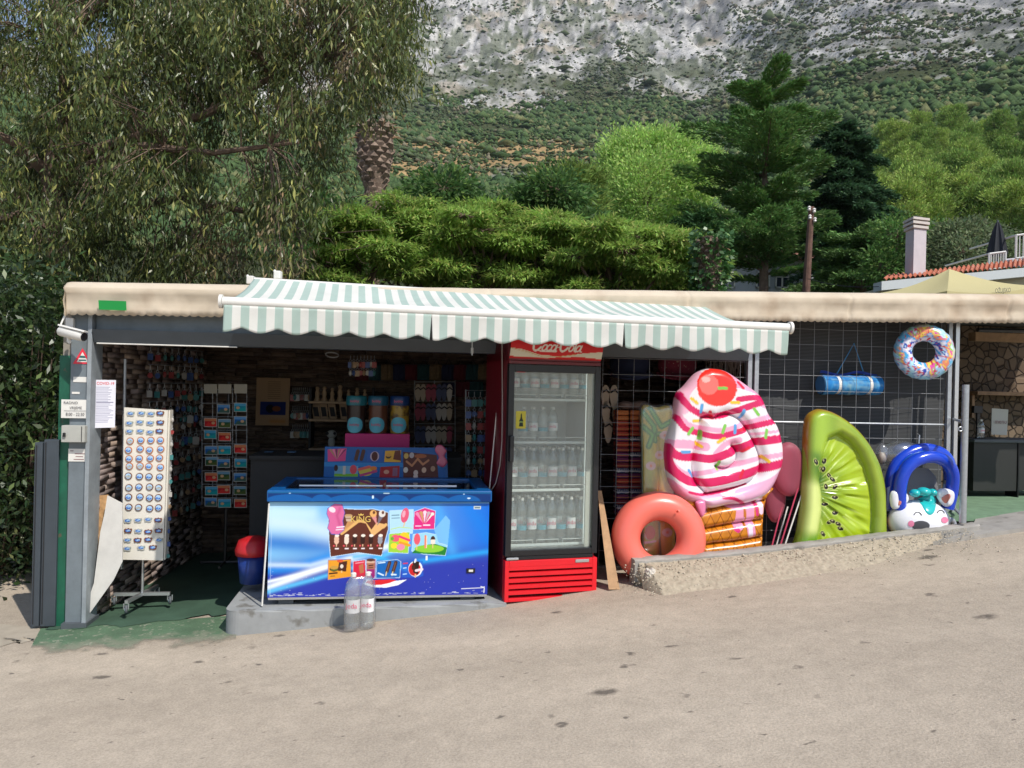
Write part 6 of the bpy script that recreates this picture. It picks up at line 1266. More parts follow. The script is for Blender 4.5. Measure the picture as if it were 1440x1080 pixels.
for i, x in enumerate((445, 456, 468, 484, 496, 508)):
    c = SP(x, 590, 1.8); lb = f'leaning wooden plaque, {ORD[i+1]} from the left on the lower shelf'
    if pq: dup(pq, c, lb)
    else:
        pq = thing('wooden_plaque', lb, 'plaque', c, 'plaques on the lower shelf'); c0 = Vector(c); MB().hexa([c0-U*.03, c0+U*.04, c0+U*.04+V*.02, c0-U*.03+V*.02, c0-U*.055+ZZ*.15+V*.04, c0+U*.015+ZZ*.15+V*.04, c0+U*.015+ZZ*.15+V*.06, c0-U*.055+ZZ*.15+V*.06]).build('board', M_pw, pq); MB().hexa([c0-U*.02-V*.002+ZZ*.03, c0+U*.026-V*.002+ZZ*.03, c0+U*.026+ZZ*.03, c0-U*.02+ZZ*.03, c0-U*.04+ZZ*.12+V*.028, c0+U*.006+ZZ*.12+V*.028, c0+U*.006+ZZ*.12+V*.032, c0-U*.04+ZZ*.12+V*.032]).build('picture', M_dark, pq)
dg = thing('toy_dog', 'small white plush dog on the middle shelf behind the freezer', 'plush toy', SP(466, 631, 1.75)); c = SP(466, 631, 1.75); MB().ball(c+ZZ*.06, Vector((.035, .03, .06)), 12, 8).ball(c+ZZ*.14, Vector((.05, .04, .042)), 12, 8).build('body', mat('grey_plush', (.42, .42, .38), rough=.95), dg, smooth='all'); MB().ball(c+ZZ*.15-V*.035+U*.03, .014, 8, 6).ball(c+ZZ*.15-V*.035-U*.04, .016, 8, 6).build('ears', M_dark, dg, smooth=True)
# ---- counter behind the freezer, display board, pink box, jars
tb = thing('sales_counter', 'dark counter standing behind the chest freezer', 'counter', SP(540, 760, .9)); tz = uz(530, 640, .75)[1]; MB().box(uz(350, 660, .6)[0], uz(650, 660, .6)[0], .60, 1.15, tz-.03, tz).build('counter_top', M_dark, tb); MB().box(uz(352, 660, .62)[0], uz(648, 660, .62)[0], .63, 1.12, .0, tz-.031).build('carcass', M_dark, tb)
db = thing('picture_board', 'blue picture board with ice pops standing at the back of the freezer', 'display board', SP(540, 672, .34)); A_ = Art(455, 628, 632, 674, 5, (.05, .35, .62)); A_.rect(455, 650, 632, 656, (.2, .6, .85), .5)
A_.poly([(459, 632), (486, 630), (485, 648), (460, 649)], (.85, .25, .50)); 
for i in range(6): A_.poly([(461+i*4.4, 632), (464+i*4.4, 631), (473, 646)], ((.7, .55, .4), (.9, .5, .6), (.4, .2, .3))[i % 3])
for x in (501, 509): A_.line([(x+1.5, 634), (x-1, 645)], 5.5, (.30, .16, .12))
A_.rect(516, 632, 539, 649, (.15, .35, .65)); A_.ell(527, 641, 6.5, 7, (.75, .65, .68)); A_.ell(527, 641, 4.5, 6.5, (.30, .08, .08)); A_.poly([(542, 633), (565, 632), (565, 649), (541, 649)], (.88, .65, .20)); A_.poly([(556, 633), (564, 632), (566, 647), (554, 645)], (.40, .16, .10)); A_.ell(547, 641, 4, 3, (.3, .2, .1)); A_.ell(547, 639, 4, 2.5, (.85, .6, .25))
A_.rect(470, 655, 504, 670, (.45, .65, .75)); A_.rect(470, 666, 504, 670, (.5, .7, .2)); A_.ell(472, 658, 2.8, 4.5, (.2, .08, .08)); A_.rect(482, 655, 486, 667, (.8, .75, .7)); A_.ell(497, 660, 5, 6.5, (.88, .30, .35)); A_.ell(515, 663, 10, 6, (.85, .75, .3)); A_.line([(505, 660), (520, 656)], 4, (.90, .4, .35)); A_.line([(508, 668), (530, 662)], 3.4, (.75, .25, .45)); A_.ell(526, 658, 5, 3, (.9, .5, .2)); A_.poly([(536, 656), (564, 654), (564, 671), (535, 671)], (.65, .10, .15)); A_.ell(545, 663, 4, 3, (.85, .6, .5)); A_.rect(554, 657, 561, 669, (.55, .35, .45))
A_.poly([(568, 634), (618, 638), (622, 672), (570, 672)], (.33, .12, .10)); 
for (x, y, c) in ((573, 640, (.8, .65, .35)), (581, 639, (.7, .65, .65)), (573, 660, (.85, .8, .75)), (588, 664, (.85, .75, .7)), (600, 660, (.85, .7, .6)), (613, 658, (.7, .55, .45))): A_.ell(x, y, 3.4, 4, c)
A_.line([(574, 648), (582, 654), (590, 644), (598, 652), (606, 646)], 3, (.75, .50, .35)); A_.ell(594, 640, 9, 3, (.65, .35, .2)); A_.ell(588, 669, 3.4, 3, (.85, .75, .7))
p0 = SP(457, 628, .34); A_.sheet('printed_front', M_print, p0, SP(628, 630, .34)-p0, SP(455, 674, .34)-p0, db, 620, 170); MB().prism([p0+V*.003, SP(628, 630, .34)+V*.003, SP(630, 674, .34)+V*.003, SP(455, 674, .34)+V*.003], V*.012).build('backing', M_fb, db)
inflatable('pink_cutout', db, [(612, 634), (614, 627), (621, 626), (628, 634), (625, 641), (629, 650), (623, 657), (614, 652), (617, 643)], (619, 641), .325, 0, [], .02, .008, np.array(lin((.80, .38, .50))), M=10)
pk_ = thing('pink_box', 'plain magenta box carrying three round lidded tubs', 'box', SP(531, 632, .7)); MB().pbox(485, 610, 576, 634, .70, .95, .006).build('carton', mat('magenta_card', (.55, .01, .16), rough=.5), pk_)
def tub(label, px, lm, cm):
    c = SP(px, 609, .78); t = thing('lidded_tub', label, 'tub', c, 'lidded tubs on the pink box'); s_ = 6.55/1082; r = 13*s_
    MB().lathe([(r*.97, 0), (r, .01), (r, .235)], c, 28).build('jar', cm, t, smooth=True); MB().lathe([(r*1.06, .236), (r*1.10, .245), (r*1.10, .30), (r*1.02, .315)], c, 28).build('lid', lm, t, smooth=True)
    m = MB(); 
    for k in range(-8, 9): pass
    m.grid(lambda a, b_: c+Vector((r*1.015*math.sin((a-.5)*1.9), -r*1.015*math.cos((a-.5)*1.9), .072+.066*(b_*2-1)*math.sqrt(max(0, 1-(a*2-1)**2)))), 24, 6); lo = m.build('round_label', mat('aqua_label', (.10, .42, .55), rough=.5), t, smooth=True)
    MB().text('bobby', .034, c+Vector((0, -r*1.05, .075)), Vector((1, 0, 0)), ZZ, .001).build('label_print', M_rose, lo); lo2 = MB().text('bobby', .03, c+Vector((0, -r*1.13, .272)), Vector((1, 0, 0)), ZZ, .001).build('lid_print', M_rose, t); return t
tub('lidded tub with dark contents, left of the three on the pink box', 500.5, mat('teal_lid', (.02, .16, .20), rough=.3), mat('dark_sweets', (.03, .015, .012), rough=.3)); tub('lidded tub with brown contents, middle of the three on the pink box', 531, mat('navy_teal_lid', (.015, .10, .17), rough=.3), mat('brown_sweets', (.12, .04, .02), rough=.3)); tub('lidded tub with yellow contents, right of the three on the pink box', 561.5, mat('navy_lid', (.01, .04, .15), rough=.3), mat('yellow_sweets', (.38, .24, .03), rough=.3, mottled=((.1, .05, .02), 14, .5, .6)))
# ---- racks of slippers and small goods behind the freezer
def flipflop(label, c, col, group):
    t = thing('flip_flop', label, 'slipper', c, group); c = Vector(c); m = MB(); m.prism([c+U*(.032*math.cos(a)*(1 if math.sin(a) > 0 else .8))-ZZ*(.09-.085*math.sin(a)) for a in np.linspace(0, 2*math.pi, 14, endpoint=False)], V*.014); m.build('sole', mat('sole_%d' % col, ((.42, .33, .24), (.30, .05, .08), (.06, .07, .14), (.45, .40, .36))[col], rough=.7), t); MB().tube([c-U*.025-ZZ*.06-V*.002, c-V*.02-ZZ*.04, c+U*.025-ZZ*.06-V*.002], .006, 5).build('strap', M_dark, t); return t
FFp = {}
for r_, y in enumerate((539, 566, 598, 628)):
    for c_ in range(7):
        p = SP(588+c_*7.4, y, 1.5); k = (r_+c_ // 2) % 4; lb = f'flip flop in the {ORD[r_+1]} row from the top, {ORD[c_+1]} from left, behind the freezer'
        if k in FFp: dup(FFp[k], p, lb)
        else: FFp[k] = flipflop(lb, p, k, 'flip flops on the back rack')
m = MB(); 
for y in (537, 556, 564, 596, 626): m.tube([SP(582, y, 1.52), SP(640, y, 1.52)], .004, 4)
for x in (583, 611, 640): m.tube([SP(x, 535, 1.53), SP(x, 690, 1.53)], .005, 4)
tag(m.build('wire_rack', M_galv, org=SP(610, 690, 1.5)), 'wire rack holding the flip flops behind the freezer', 'rack')
for r_ in range(9):
    for c_ in range(5):
        hang_keyring(SP(659+c_*8.3, 551+r_*16.5, .75+c_*.03), f'hanging trinket in {ORD[r_+1]} row, {ORD[c_+1]} from left, beside the fridge', 'trinkets on the rack beside the fridge', sc=1.5)
m = MB()
for y in range(549, 700, 17): m.tube([SP(655, y, .77), SP(698, y, .9)], .003, 4)
m.tube([SP(655, 548, .8), SP(655, 716, .8)], .006, 5); tag(m.build('trinket_rack', M_galv, org=SP(655, 716, .8)), 'tall narrow wire rack of trinkets left of the fridge', 'rack')
for i in range(16): hang_keyring(SP(493+(i % 8)*4.8, 500+(i//8)*12, 1.2), f'trinket hanging from the ceiling, {ORD[i % 8+1]} from left in the {("upper", "lower")[i//8]} row', 'trinkets hanging from the ceiling', sc=1.3)
for i, x in enumerate((362, 378, 394, 410, 424)):
    p = SP(x, 656, .95); t_ = thing('goods_box', f'small blue goods box, {ORD[i+1]} from the left on the counter end', 'box', p, 'blue boxes on the counter end'); MB().bbox(-.035, .035, -.04, .04, 0, .11+.02*(i % 2), .004, F=lambda a_, b_3, c_3: p+U*a_+V*b_3+ZZ*c_3).build('carton', mat('dull_blue_card', (.05, .13, .26), rough=.6, mottled=((.3, .3, .25), 30, .56, .62)), t_)
# ---- red lidded blue bin
c = SP(356, 818, .05); bn = thing('plastic_bin', 'blue plastic bin with a red lid left of the freezer', 'bin', c); MB().lathe([(.095, 0), (.115, .20)], c, 24).build('body', mat('blue_bin_plastic', (.01, .035, .20), rough=.4), bn, smooth='all'); MB().lathe([(.13, .205), (.135, .24), (.11, .31), (.05, .335)], c, 24).build('lid', mat('red_bin_lid', (.50, .015, .02), rough=.35), bn, smooth='all')
# ---- ceiling ring lamp
tag(MB().torus(SP(467, 499, 1.0), .055, .006, (0, .4, 1), 24, 6).build('ceiling_hook', mat('dull_metal', (.3, .3, .3), rough=.5), org=SP(467, 499, 1)), 'grey oval ring hanging under the shop lintel', 'ring')
# ---- goods behind the left mesh panel
def cap_(label, px, py, v, m, w):
    c = SP(px, py, v); t = thing('hat', label, 'hat', c); MB().ball(c, Vector((w, w*.9, w*.75)), 24, 12).build('crown', m, t, smooth='all'); MB().torus(c-ZZ*w*.45-V*.01, w*1.0, .012, (0, -.3, 1), 24, 8).prism([c-V*w*.8-ZZ*w*.5+U*(w*.95*math.cos(a))-V*(w*.8*math.sin(a))-ZZ*(.03*math.sin(a)) for a in np.linspace(0, math.pi, 12)], ZZ*.01).build('brim', m, t)
cap_('large navy hat hanging behind the mesh right of the fridge', 885, 512, .45, mat('navy_felt', (.012, .018, .05), rough=.9), .17); cap_('burgundy speckled hat hanging behind the mesh right of the navy hat', 952, 513, .42, mat('burgundy_felt', (.16, .015, .035), rough=.9, mottled=((.4, .25, .2), 60, .66, .70)), .165)
st2 = thing('straw_fringe', 'dangling brown straw fringe at the top of the left mesh panel', 'fringe', SP(1018, 495, .4)); m = MB()
for i in range(70): x = random.uniform(988, 1050); m.tube([SP(x, 490, .4+random.uniform(0, .05)), SP(x+random.uniform(-6, 6), random.uniform(510, 540), .38)], .0035, 4)
m.build('straws', mat('dark_straw', (.22, .16, .12), rough=.8), st2)
for i, (x, y) in enumerate(((852, 540), (864, 540), (853, 562), (868, 566), (856, 588))):
    dup(FFp[0], SP(x, y, .40), f'hanging sandal beside the fridge, {ORD[i+1]} from the top behind the mesh', 'sandals hanging beside the fridge', scale=1.2)
def towel(label, c, m, group):
    t = thing('folded_towel', label, 'towel', c, group); c = Vector(c); MB().bbox(-.052, .052, 0, .12, 0, .040, .014, F=lambda a_, b_3, c_3: c+U*a_+V*b_3+ZZ*c_3).build('cloth', m, t, smooth=True); MB().box(-.0525, .0525, -.002, .10, .014, .020, F=lambda a_, b_3, c_3: c+U*a_+V*b_3+ZZ*c_3).build('stripe', M_lab if 'plaid' in label else mat('orange_stripe', (.55, .22, .08), rough=.8), t); return t
tm = [mat('red_weave', (.42, .05, .03), rough=.9, noise=.4, nscale=90), mat('plum_weave', (.16, .03, .10), rough=.9, noise=.4, nscale=90), mat('plaid_weave', (.05, .06, .16), rough=.9, mottled=((.35, .33, .3), 70, .5, .55)), mat('orange_weave', (.52, .15, .04), rough=.9, noise=.4, nscale=90), mat('maroon_weave', (.22, .03, .04), rough=.9, noise=.4, nscale=80)]
TW = {}; cnm = ['red', 'plum', 'plaid', 'orange', 'maroon']
for c_, x in enumerate((876, 895)):
    for r_ in range(20):
        k = [3, 3, 0, 0, 0, 1 if c_ == 0 else 2, 0, 4, 2 if c_ else 1, 1, 4, 2, 1, 0, 4, 2, 1, 4, 2, 1][r_]; p = SP(x, 584+r_*7.4, .28); lb = f'{cnm[k]} folded towel, {ORD[r_+1]} from the top of the {("left", "right")[c_]} stack'
        if k in TW: dup(TW[k], p, lb)
        else: TW[k] = towel(lb, p, tm[k], 'folded towels in two stacks behind the mesh')
m = MB(); 
for x in (866, 885.5, 905): m.tube([SP(x, 575, .30), SP(x, 735, .30)], .005, 5)
tag(m.build('towel_frame', M_black, org=SP(885, 735, .3)), 'black frame holding the two towel stacks behind the mesh', 'frame')
bl = thing('paper_bundle', 'crumpled brown paper bundle on top of the towel stacks', 'bundle', SP(890, 574, .35)); MB().ball(SP(880, 570, .35), Vector((.07, .06, .035)), 14, 8).ball(SP(900, 570, .36), Vector((.08, .06, .04)), 14, 8).build('paper', mat('brown_paper', (.20, .13, .10), rough=.9, noise=.4, nscale=25, bump=.01, bscale=30), bl, smooth=True)
# bottle on the bar counter
p = SP(1379, 617, 1.02); bottle('water_bottle', 'small clear bottle on the bar counter in the right entrance', (p.x, p.y, p.z), .032, .19, None, lab=True, txt='jeda')

# ---- cloth bags and shirts hung high on the back wall
def hung_bag(label, c, m, w, h):
    t = thing('hanging_bag', label, 'bag', c, 'cloth bags hanging on the back wall'); c = Vector(c)
    MB().grid(lambda a, b: c+U*(w*(a-.5)*(1+.12*b))-ZZ*(.05+h*b)-V*(.02*math.sin(a*3.14)*(.5+b)+.006*math.sin(a*21)), 12, 6).build('cloth', m, t, smooth=True); t.children[0].modifiers.new('t', 'SOLIDIFY').thickness = .012
    MB().tube([c-U*w*.25-ZZ*.06, c+ZZ*.01, c+U*w*.25-ZZ*.06], .004, 4).build('strap', M_dark, t); return t
hbp = {}; hm = [mat('bag_wine', (.10, .012, .02), rough=.9), mat('bag_navy', (.015, .02, .06), rough=.9), mat('bag_straw', (.16, .11, .06), rough=.9, noise=.3, nscale=60), mat('bag_teal', (.015, .06, .07), rough=.9)]
for r_, y in enumerate((506, 530)):
    for c_ in range(11):
        if r_ == 1 and c_ < 8: continue
        x = 512+c_*17 if r_ == 0 else 480+c_*19; k = (c_*3+r_) % 4; p = SP(x, y, 2.1); lb = f'{("wine red", "navy", "straw", "teal")[k]} cloth bag, {ORD[c_+1]} from left in the {("upper", "lower")[r_]} row on the back wall'
        if k in hbp: dup(hbp[k], p, lb)
        else: hbp[k] = hung_bag(lb, p, hm[k], .14, .16)
for i in range(27):
    hang_keyring(SP(412+(i % 9)*2.9, 545+(i//9)*26, 2.15), f'trinket on the back wall between poster and shelves, {ORD[i % 9+1]} in the {("upper", "middle", "lower")[i//9]} row', 'trinkets beside the poster', sc=1.6)
for i in range(24):
    hang_keyring(SP(236+(i % 6)*8, 512+(i//6)*30, 1.7), f'trinket cluster above the postcards, {ORD[i % 6+1]} from left in {ORD[i//6+1]} row', 'trinkets above the postcard rack', sc=1.8)
# ================================================================== VEGETATION AND WHAT STANDS BEHIND
def leaf_mat(name, rough=.5, trans=.35, spec=.4): return mat(name, (1, 1, 1), rough=rough, attr='col', trans=trans, spec=spec)
M_bark = mat('grey_brown_bark', (.16, .11, .08), rough=.95, noise=.35, nscale=9, bump=.02, bscale=20)
M_leafg = leaf_mat('glossy_leaf', .38, .28, .5); M_leafs = leaf_mat('soft_leaf', .6, .42, .25); M_needle = leaf_mat('needle_foliage', .7, .22, .2)
def unit(a): return a/np.maximum(np.linalg.norm(a, axis=-1, keepdims=True), 1e-9)
def leaves(name, C, D, Ln, Wd, cols, m, parent, flat=0.0, bend=0.0):
    C = np.asarray(C); n = len(C); D = unit(np.asarray(D)); rnd = RNG.normal(size=(n, 3)); rnd[:, 2] += flat*3
    W = unit(np.cross(D, rnd)) if flat == 0 else unit(np.cross(D, np.array([0, 0, 1.])+RNG.normal(size=(n, 3))*(1-flat)*.8))
    L_ = Ln[:, None]; w = Wd[:, None]*.5; Nn = np.cross(D, W)
    v = np.stack([C, C+D*L_*.42+W*w+Nn*L_*bend, C+D*L_, C+D*L_*.42-W*w+Nn*L_*bend], 1).reshape(-1, 3)
    f = np.arange(4*n).reshape(n, 4); return npmesh(name, v, f, m, parent, np.repeat(cols, 4, 0))
LEAFK = 2.2
def vary(base, n, alt=None, pa=.12, s=.28, warm=.12):
    base = np.array(base)*LEAFK; alt = None if alt is None else np.array(alt)*LEAFK
    c = np.array(base)*RNG.uniform(1-s, 1+s, (n, 1))*(1+RNG.uniform(-warm, warm, (n, 3)))
    if alt is not None: k = RNG.random(n) < pa; c[k] = np.array(alt)*RNG.uniform(.7, 1.2, (k.sum(), 1))
    return np.clip(c, 0, 1)
def inpoly_sample(poly, n, dens=None):
    p = np.array(poly, float); lo, hi = p.min(0), p.max(0); out = []
    while len(out) < n:
        x = RNG.uniform(lo[0], hi[0], 4*n); y = RNG.uniform(lo[1], hi[1], 4*n); ok = inside(poly, x, y)
        if dens: ok &= RNG.random(4*n) < dens(x, y)
        out += list(zip(x[ok], y[ok]))
    return out[:n]
# ---- the big tree with hanging leaves
GZ = float(zroad(-5.5))
bt = thing('drooping_tree', 'large grey green tree with hanging narrow leaves filling the upper left', 'tree', P(85, 420, 9.6)*1.0)
bt.location.z = GZ; ORG[bt.name] = Vector(bt.location); bx0 = Vector(bt.location)
limbs = [[(85, 640, 9.6), (92, 420, 9.6), (80, 330, 9.6), (74, 240, 9.6), (95, 160, 9.5), (88, 60, 9.4), (60, -80, 9.3)], [(76, 250, 9.6), (130, 212, 9.5), (200, 190, 9.3), (290, 160, 9.1), (380, 110, 9.0), (500, 60, 8.8)],
         [(76, 262, 9.6), (140, 228, 9.2), (200, 205, 8.9), (300, 215, 8.6), (420, 200, 8.4)], [(84, 330, 9.6), (160, 290, 9.6), (260, 280, 9.6), (360, 300, 9.5), (440, 330, 9.5)], [(74, 250, 9.6), (20, 200, 9.2), (-60, 160, 8.8)],
         [(95, 160, 9.5), (180, 90, 9.8), (300, 30, 9.9), (430, -40, 10)], [(84, 330, 9.6), (30, 300, 9.2), (-40, 320, 9)], [(88, 60, 9.4), (160, -10, 9), (260, -60, 8.6)], [(300, 30, 9.9), (400, 40, 9.7), (540, 0, 9.6)]]
mb = MB(); mb.tube([Vector((bx0.x+.15, bx0.y, GZ-.1)), Vector((bx0.x+.08, bx0.y, GZ+1))]+[P(*q) for q in limbs[0][1:]], [.22, .20, .19, .17, .13, .09, .06, .03], 10); lp_ = [P(*q) for q in limbs[0][1:]]
for l_ in limbs[1:]:
    q = [P(*x) for x in l_]; mb.tube(q, list(np.linspace(.085, .018, len(q))), 7)
    for a_, b_ in zip(q[:-1], q[1:]): lp_ += [a_.lerp(b_, t_) for t_ in (0, .33, .66)]
lpn = np.array([v[:] for v in lp_])
reg = [(-90, -90), (620, -90), (585, -20), (580, 60), (572, 110), (512, 140), (482, 165), (468, 225), (450, 250), (440, 290), (440, 320), (470, 345), (455, 385), (400, 400), (300, 405), (200, 400), (90, 405), (-90, 420)]
def dn_(x, y):
    d = np.ones_like(x)*.92
    for cx, cy, rx, ry, k in ((88, 118, 20, 26, .95), (205, 85, 40, 18, .95), (228, 100, 14, 26, .8), (330, 225, 60, 30, .45), (290, 300, 110, 28, .45), (25, 185, 22, 14, .8), (410, 330, 80, 40, .5), (460, 120, 40, 60, .35), (90, 55, 14, 14, .8), (10, 370, 40, 30, .7), (150, 345, 60, 20, .4)):
        d *= 1-k*np.exp(-((x-cx)/rx)**2-((y-cy)/ry)**2)
    return d
cc_ = inpoly_sample(reg, 215, dn_); cl = []
for (x, y) in cc_:
    yd = RNG.uniform(8.1, 11); cl += [(x+RNG.normal()*17, y+RNG.normal()*15, yd+RNG.normal()*.22) for _ in range(9)]
cl = [q for q in cl if inside(reg, np.array([q[0]]), np.array([q[1]]))[0] and RNG.random() < dn_(q[0], q[1])+.1]; LC, LD, LCOL = [], [], []
for i, (x, y, Yd) in enumerate(cl):
    c = np.array(P(x, y, Yd)); d2 = ((lpn-c)**2).sum(1); j = np.argmin(d2); a_ = lpn[j]
    if d2[j] < 2.6 and i % 2 == 0:
        mid = (a_+c)/2+np.array([0, 0, .12]); mb.tube([a_, mid, c], [.010, .007, .003], 4, caps=False)
    h = RNG.normal(size=2)*.16; n = 62; t_ = RNG.random(n)[:, None]; st0 = c+np.array([0, 0, .20]); en = c+np.array([h[0]*1.4, h[1]*1.4, -.28-RNG.random()*.16])
    pts_ = st0*(1-t_)+en*t_+RNG.normal(size=(n, 3))*np.array([.075, .075, .05]); LC.append(pts_)
    LD.append(np.array([h[0]*.6, h[1]*.6, -1.0])+RNG.normal(size=(n, 3))*.42); 
    dead = (abs(x-455) < 55 and y < 150 and RNG.random() < .35) or (y > 290 and x > 280 and RNG.random() < .45)
    base = (.11, .085, .045) if dead else (.045, .059, .017); cc = vary(base, n, (.15, .15, .045), .13)*RNG.uniform(.72, 1.25); LCOL.append(cc)
    if i % 3 == 0: mb.tube([st0, (st0+en)/2+RNG.normal(size=3)*.02, en], [.004, .003, .0015], 3, caps=False)
# bare reddish twigs low on the right side
for i in range(60):
    x, y = RNG.uniform(230, 520), RNG.uniform(140, 390); c = np.array(P(x, y, RNG.uniform(8.6, 9.8))); e = c+np.array([RNG.uniform(.1, .5), RNG.uniform(-.1, .1), RNG.uniform(-.22, .12)])
    mb.tube([c, (c+e)/2+RNG.normal(size=3)*.03, e], [.005, .004, .002], 3, caps=False)
mb.build('trunk', M_bark, bt); C_ = np.vstack(LC); n = len(C_); leaves('crown', C_, np.vstack(LD), RNG.uniform(.065, .13, n), RNG.uniform(.015, .027, n), np.vstack(LCOL), M_leafg, bt, bend=.06)
# ---- evergreen bushes at the left edge
def bush(name, label, poly, Y0, Y1, nc, nl, size, base, alt, cat='bush', spread=.16, m=None, pa=.1):
    cx = np.mean([p[0] for p in poly]); b0 = P(cx, max(p[1] for p in poly), (Y0+Y1)/2); b0.z = float(zroad(b0.x)); t = thing(name, label, cat, b0); mb = MB(); LC, LD, LL = [], [], []
    for (x, y) in inpoly_sample(poly, nc):
        c = np.array(P(x, y, RNG.uniform(Y0, Y1))); c[2] = max(c[2], b0.z+.05); st_ = np.array([b0.x+(c[0]-b0.x)*.45, b0.y+(c[1]-b0.y)*.5, b0.z+(c[2]-b0.z)*.35]); 
        if RNG.random() < .3: mb.tube([np.array(b0), st_, c], [.018, .011, .003], 4, caps=False)
        k = nl; LC.append(c+RNG.normal(size=(k, 3))*spread); LD.append(RNG.normal(size=(k, 3))*.8+np.array([.1, -.45, .35])); LL.append(vary(base, k, alt, pa)*RNG.uniform(.7, 1.3))
    mb.build('stems', M_bark, t); C_ = np.vstack(LC); n = len(C_); leaves('foliage', C_, np.vstack(LD), RNG.uniform(.7, 1.2, n)*size, RNG.uniform(.7, 1.1, n)*size*.42, np.vstack(LL), m or M_leafg, t, bend=.05); return t
bush('laurel_bush', 'tall glossy dark green laurel bush left of the steel column', [(-60, 395), (60, 392), (90, 440), (92, 560), (84, 610), (60, 618), (50, 700), (-60, 720)], 6.3, 8.2, 330, 60, .085, (.017, .031, .009), (.065, .09, .028))
bush('laurel_bush', 'lower shadowed bush with pale weeds behind the folded shutters', [(-70, 640), (55, 640), (52, 800), (40, 835), (-70, 850)], 6.4, 7.6, 130, 50, .075, (.016, .03, .01), (.09, .10, .04))
bush('ivy_bush', 'dark bush further back beneath the big tree', [(-60, 330), (120, 330), (130, 470), (-60, 640)], 9.8, 11.5, 160, 60, .10, (.016, .03, .01), (.05, .07, .02))
# ---- generic crown made of leaf clumps on limbs
def crown_tree(name, label, base, top, blobs, nl, ls, lw, colr, alt, m, group=None, tr=.12, cat='tree', droop=0.0, flat=0.0, up=0.0, pa=.12, shell=True, local=False, wob=.30, cl_n=26):
    """blobs: (centre xyz, radius xyz); each gets clumps of leaves on its outer shell, limbs reach each blob"""
    t = thing(name, label, cat, base, group); base = Vector(base); top = Vector(top); mb = MB(); LC, LD, LL = [], [], []
    mb.tube([base-ZZ*.3, base.lerp(top, .4)+Vector((.02, 0, 0)), base.lerp(top, .75), top], [tr, tr*.8, tr*.5, tr*.2], 8)
    for (c, r) in blobs:
        c = np.array(c); r = np.array(r); hb = np.clip((c[2]-base.z)/max(top.z-base.z, .1)-.25, .1, .85); a_ = np.array(base.lerp(top, float(hb))); mb.tube([a_, (a_+c)/2+np.array([0, 0, .08]), c], [tr*.35, tr*.25, tr*.1], 5, caps=False)
        k = cl_n; dv = unit(RNG.normal(size=(k, 3))); rad_ = RNG.uniform(.55, 1.0, (k, 1)) if shell else RNG.uniform(0, 1, (k, 1)); cc = c+dv*r*rad_; n1 = max(1, nl//k)
        for q, dd in zip(cc, dv):
            mb.tube([c, q], [tr*.08, tr*.03], 3, caps=False); s_ = r*wob; LC.append(q+RNG.normal(size=(n1, 3))*s_*np.array([1, 1, 1-flat*.75])); o_ = unit(LC[-1]-c+1e-6)
            LD.append(o_+RNG.normal(size=(n1, 3))*.5+np.array([0, 0, up-droop])); LL.append(vary(colr, n1, alt, pa, .2)*RNG.uniform(.72, 1.28))
    mb.build('trunk', M_bark, t); C_ = np.vstack(LC); n = len(C_); leaves('crown', C_, np.vstack(LD), RNG.uniform(.7, 1.3, n)*ls, RNG.uniform(.7, 1.2, n)*lw, np.vstack(LL), m, t, flat=flat); return t
def tz_(x, y): return float(terrain(np.array([x]), np.array([y]))[0])
def px_tree(name, label, cx, Y, blobs_px, nl, ls, lw, colr, alt, m, yb=None, **k):
    """blobs_px (px,py,dY,rx_px,ry_px)"""
    s = Y/FPX; b = P(cx, 400, Y); b.z = tz_(b.x, b.y); ty = min(q[1] for q in blobs_px); tp = P(cx, ty, Y)
    return crown_tree(name, label, b, tp, [(P(x, y, Y+dY), (rx*s, (rx*s)*.9, ry*s)) for x, y, dY, rx, ry in blobs_px], nl, ls, lw, colr, alt, m, **k)
# feathery umbrella trees right behind the roof
def pads(cx, y0, y1, w, n, rx=36, ry=9, dy=.9):
    o = []
    for i in range(n):
        y = y0+(y1-y0)*(i+.5)/n; f = .35+.65*min(1, (y-y0)/(.45*(y1-y0)+1)); o.append((cx+RNG.uniform(-1, 1)*w*f, y, RNG.uniform(-dy, dy), rx*RNG.uniform(.7, 1.2), ry*RNG.uniform(.8, 1.3)))
    return o
alb = [('low feathery green tree behind the left part of the striped awning', 500, 12.5, 300, 385, 60, 16), ('feathery tree right of the hanging palm stump', 590, 14.0, 285, 375, 62, 18), ('broad feathery tree behind the middle of the awning', 680, 13.0, 292, 390, 66, 20), ('feathery green tree with reddish tips above the awning end', 775, 13.5, 305, 392, 64, 18), ('pale feathery tree behind the fascia near the poplar', 865, 12.6, 318, 395, 60, 16), ('feathery tree at the foot of the cedar', 935, 13.2, 325, 400, 52, 16)]
for lb, cx, Y, y0, y1, w, n in alb:
    px_tree('feathery_tree', lb, cx, Y, pads(cx, y0, y1+14, w*1.15, n+6), 1350, .12, .032, (.135, .200, .044), (.25, .25, .08), M_leafs, group='feathery trees behind the roof', droop=.25, flat=.75, pa=.10, cl_n=22, wob=.24)
for lb, cx, Y, y0, y1, w, n in (('dark leafy tree behind the feathery trees near the palm stump', 455, 18, 275, 380, 60, 12), ('dark leafy tree in the gap above the awning', 620, 19, 262, 350, 70, 14), ('dark leafy tree behind the poplar', 770, 20, 262, 350, 60, 12)):
    px_tree('leafy_tree', lb, cx, Y, pads(cx, y0, y1, w, n, 30, 20, 1.5), 1100, .15, .065, (.040, .080, .022), (.08, .13, .03), M_leafs, group='dark trees in the second row', cl_n=20)
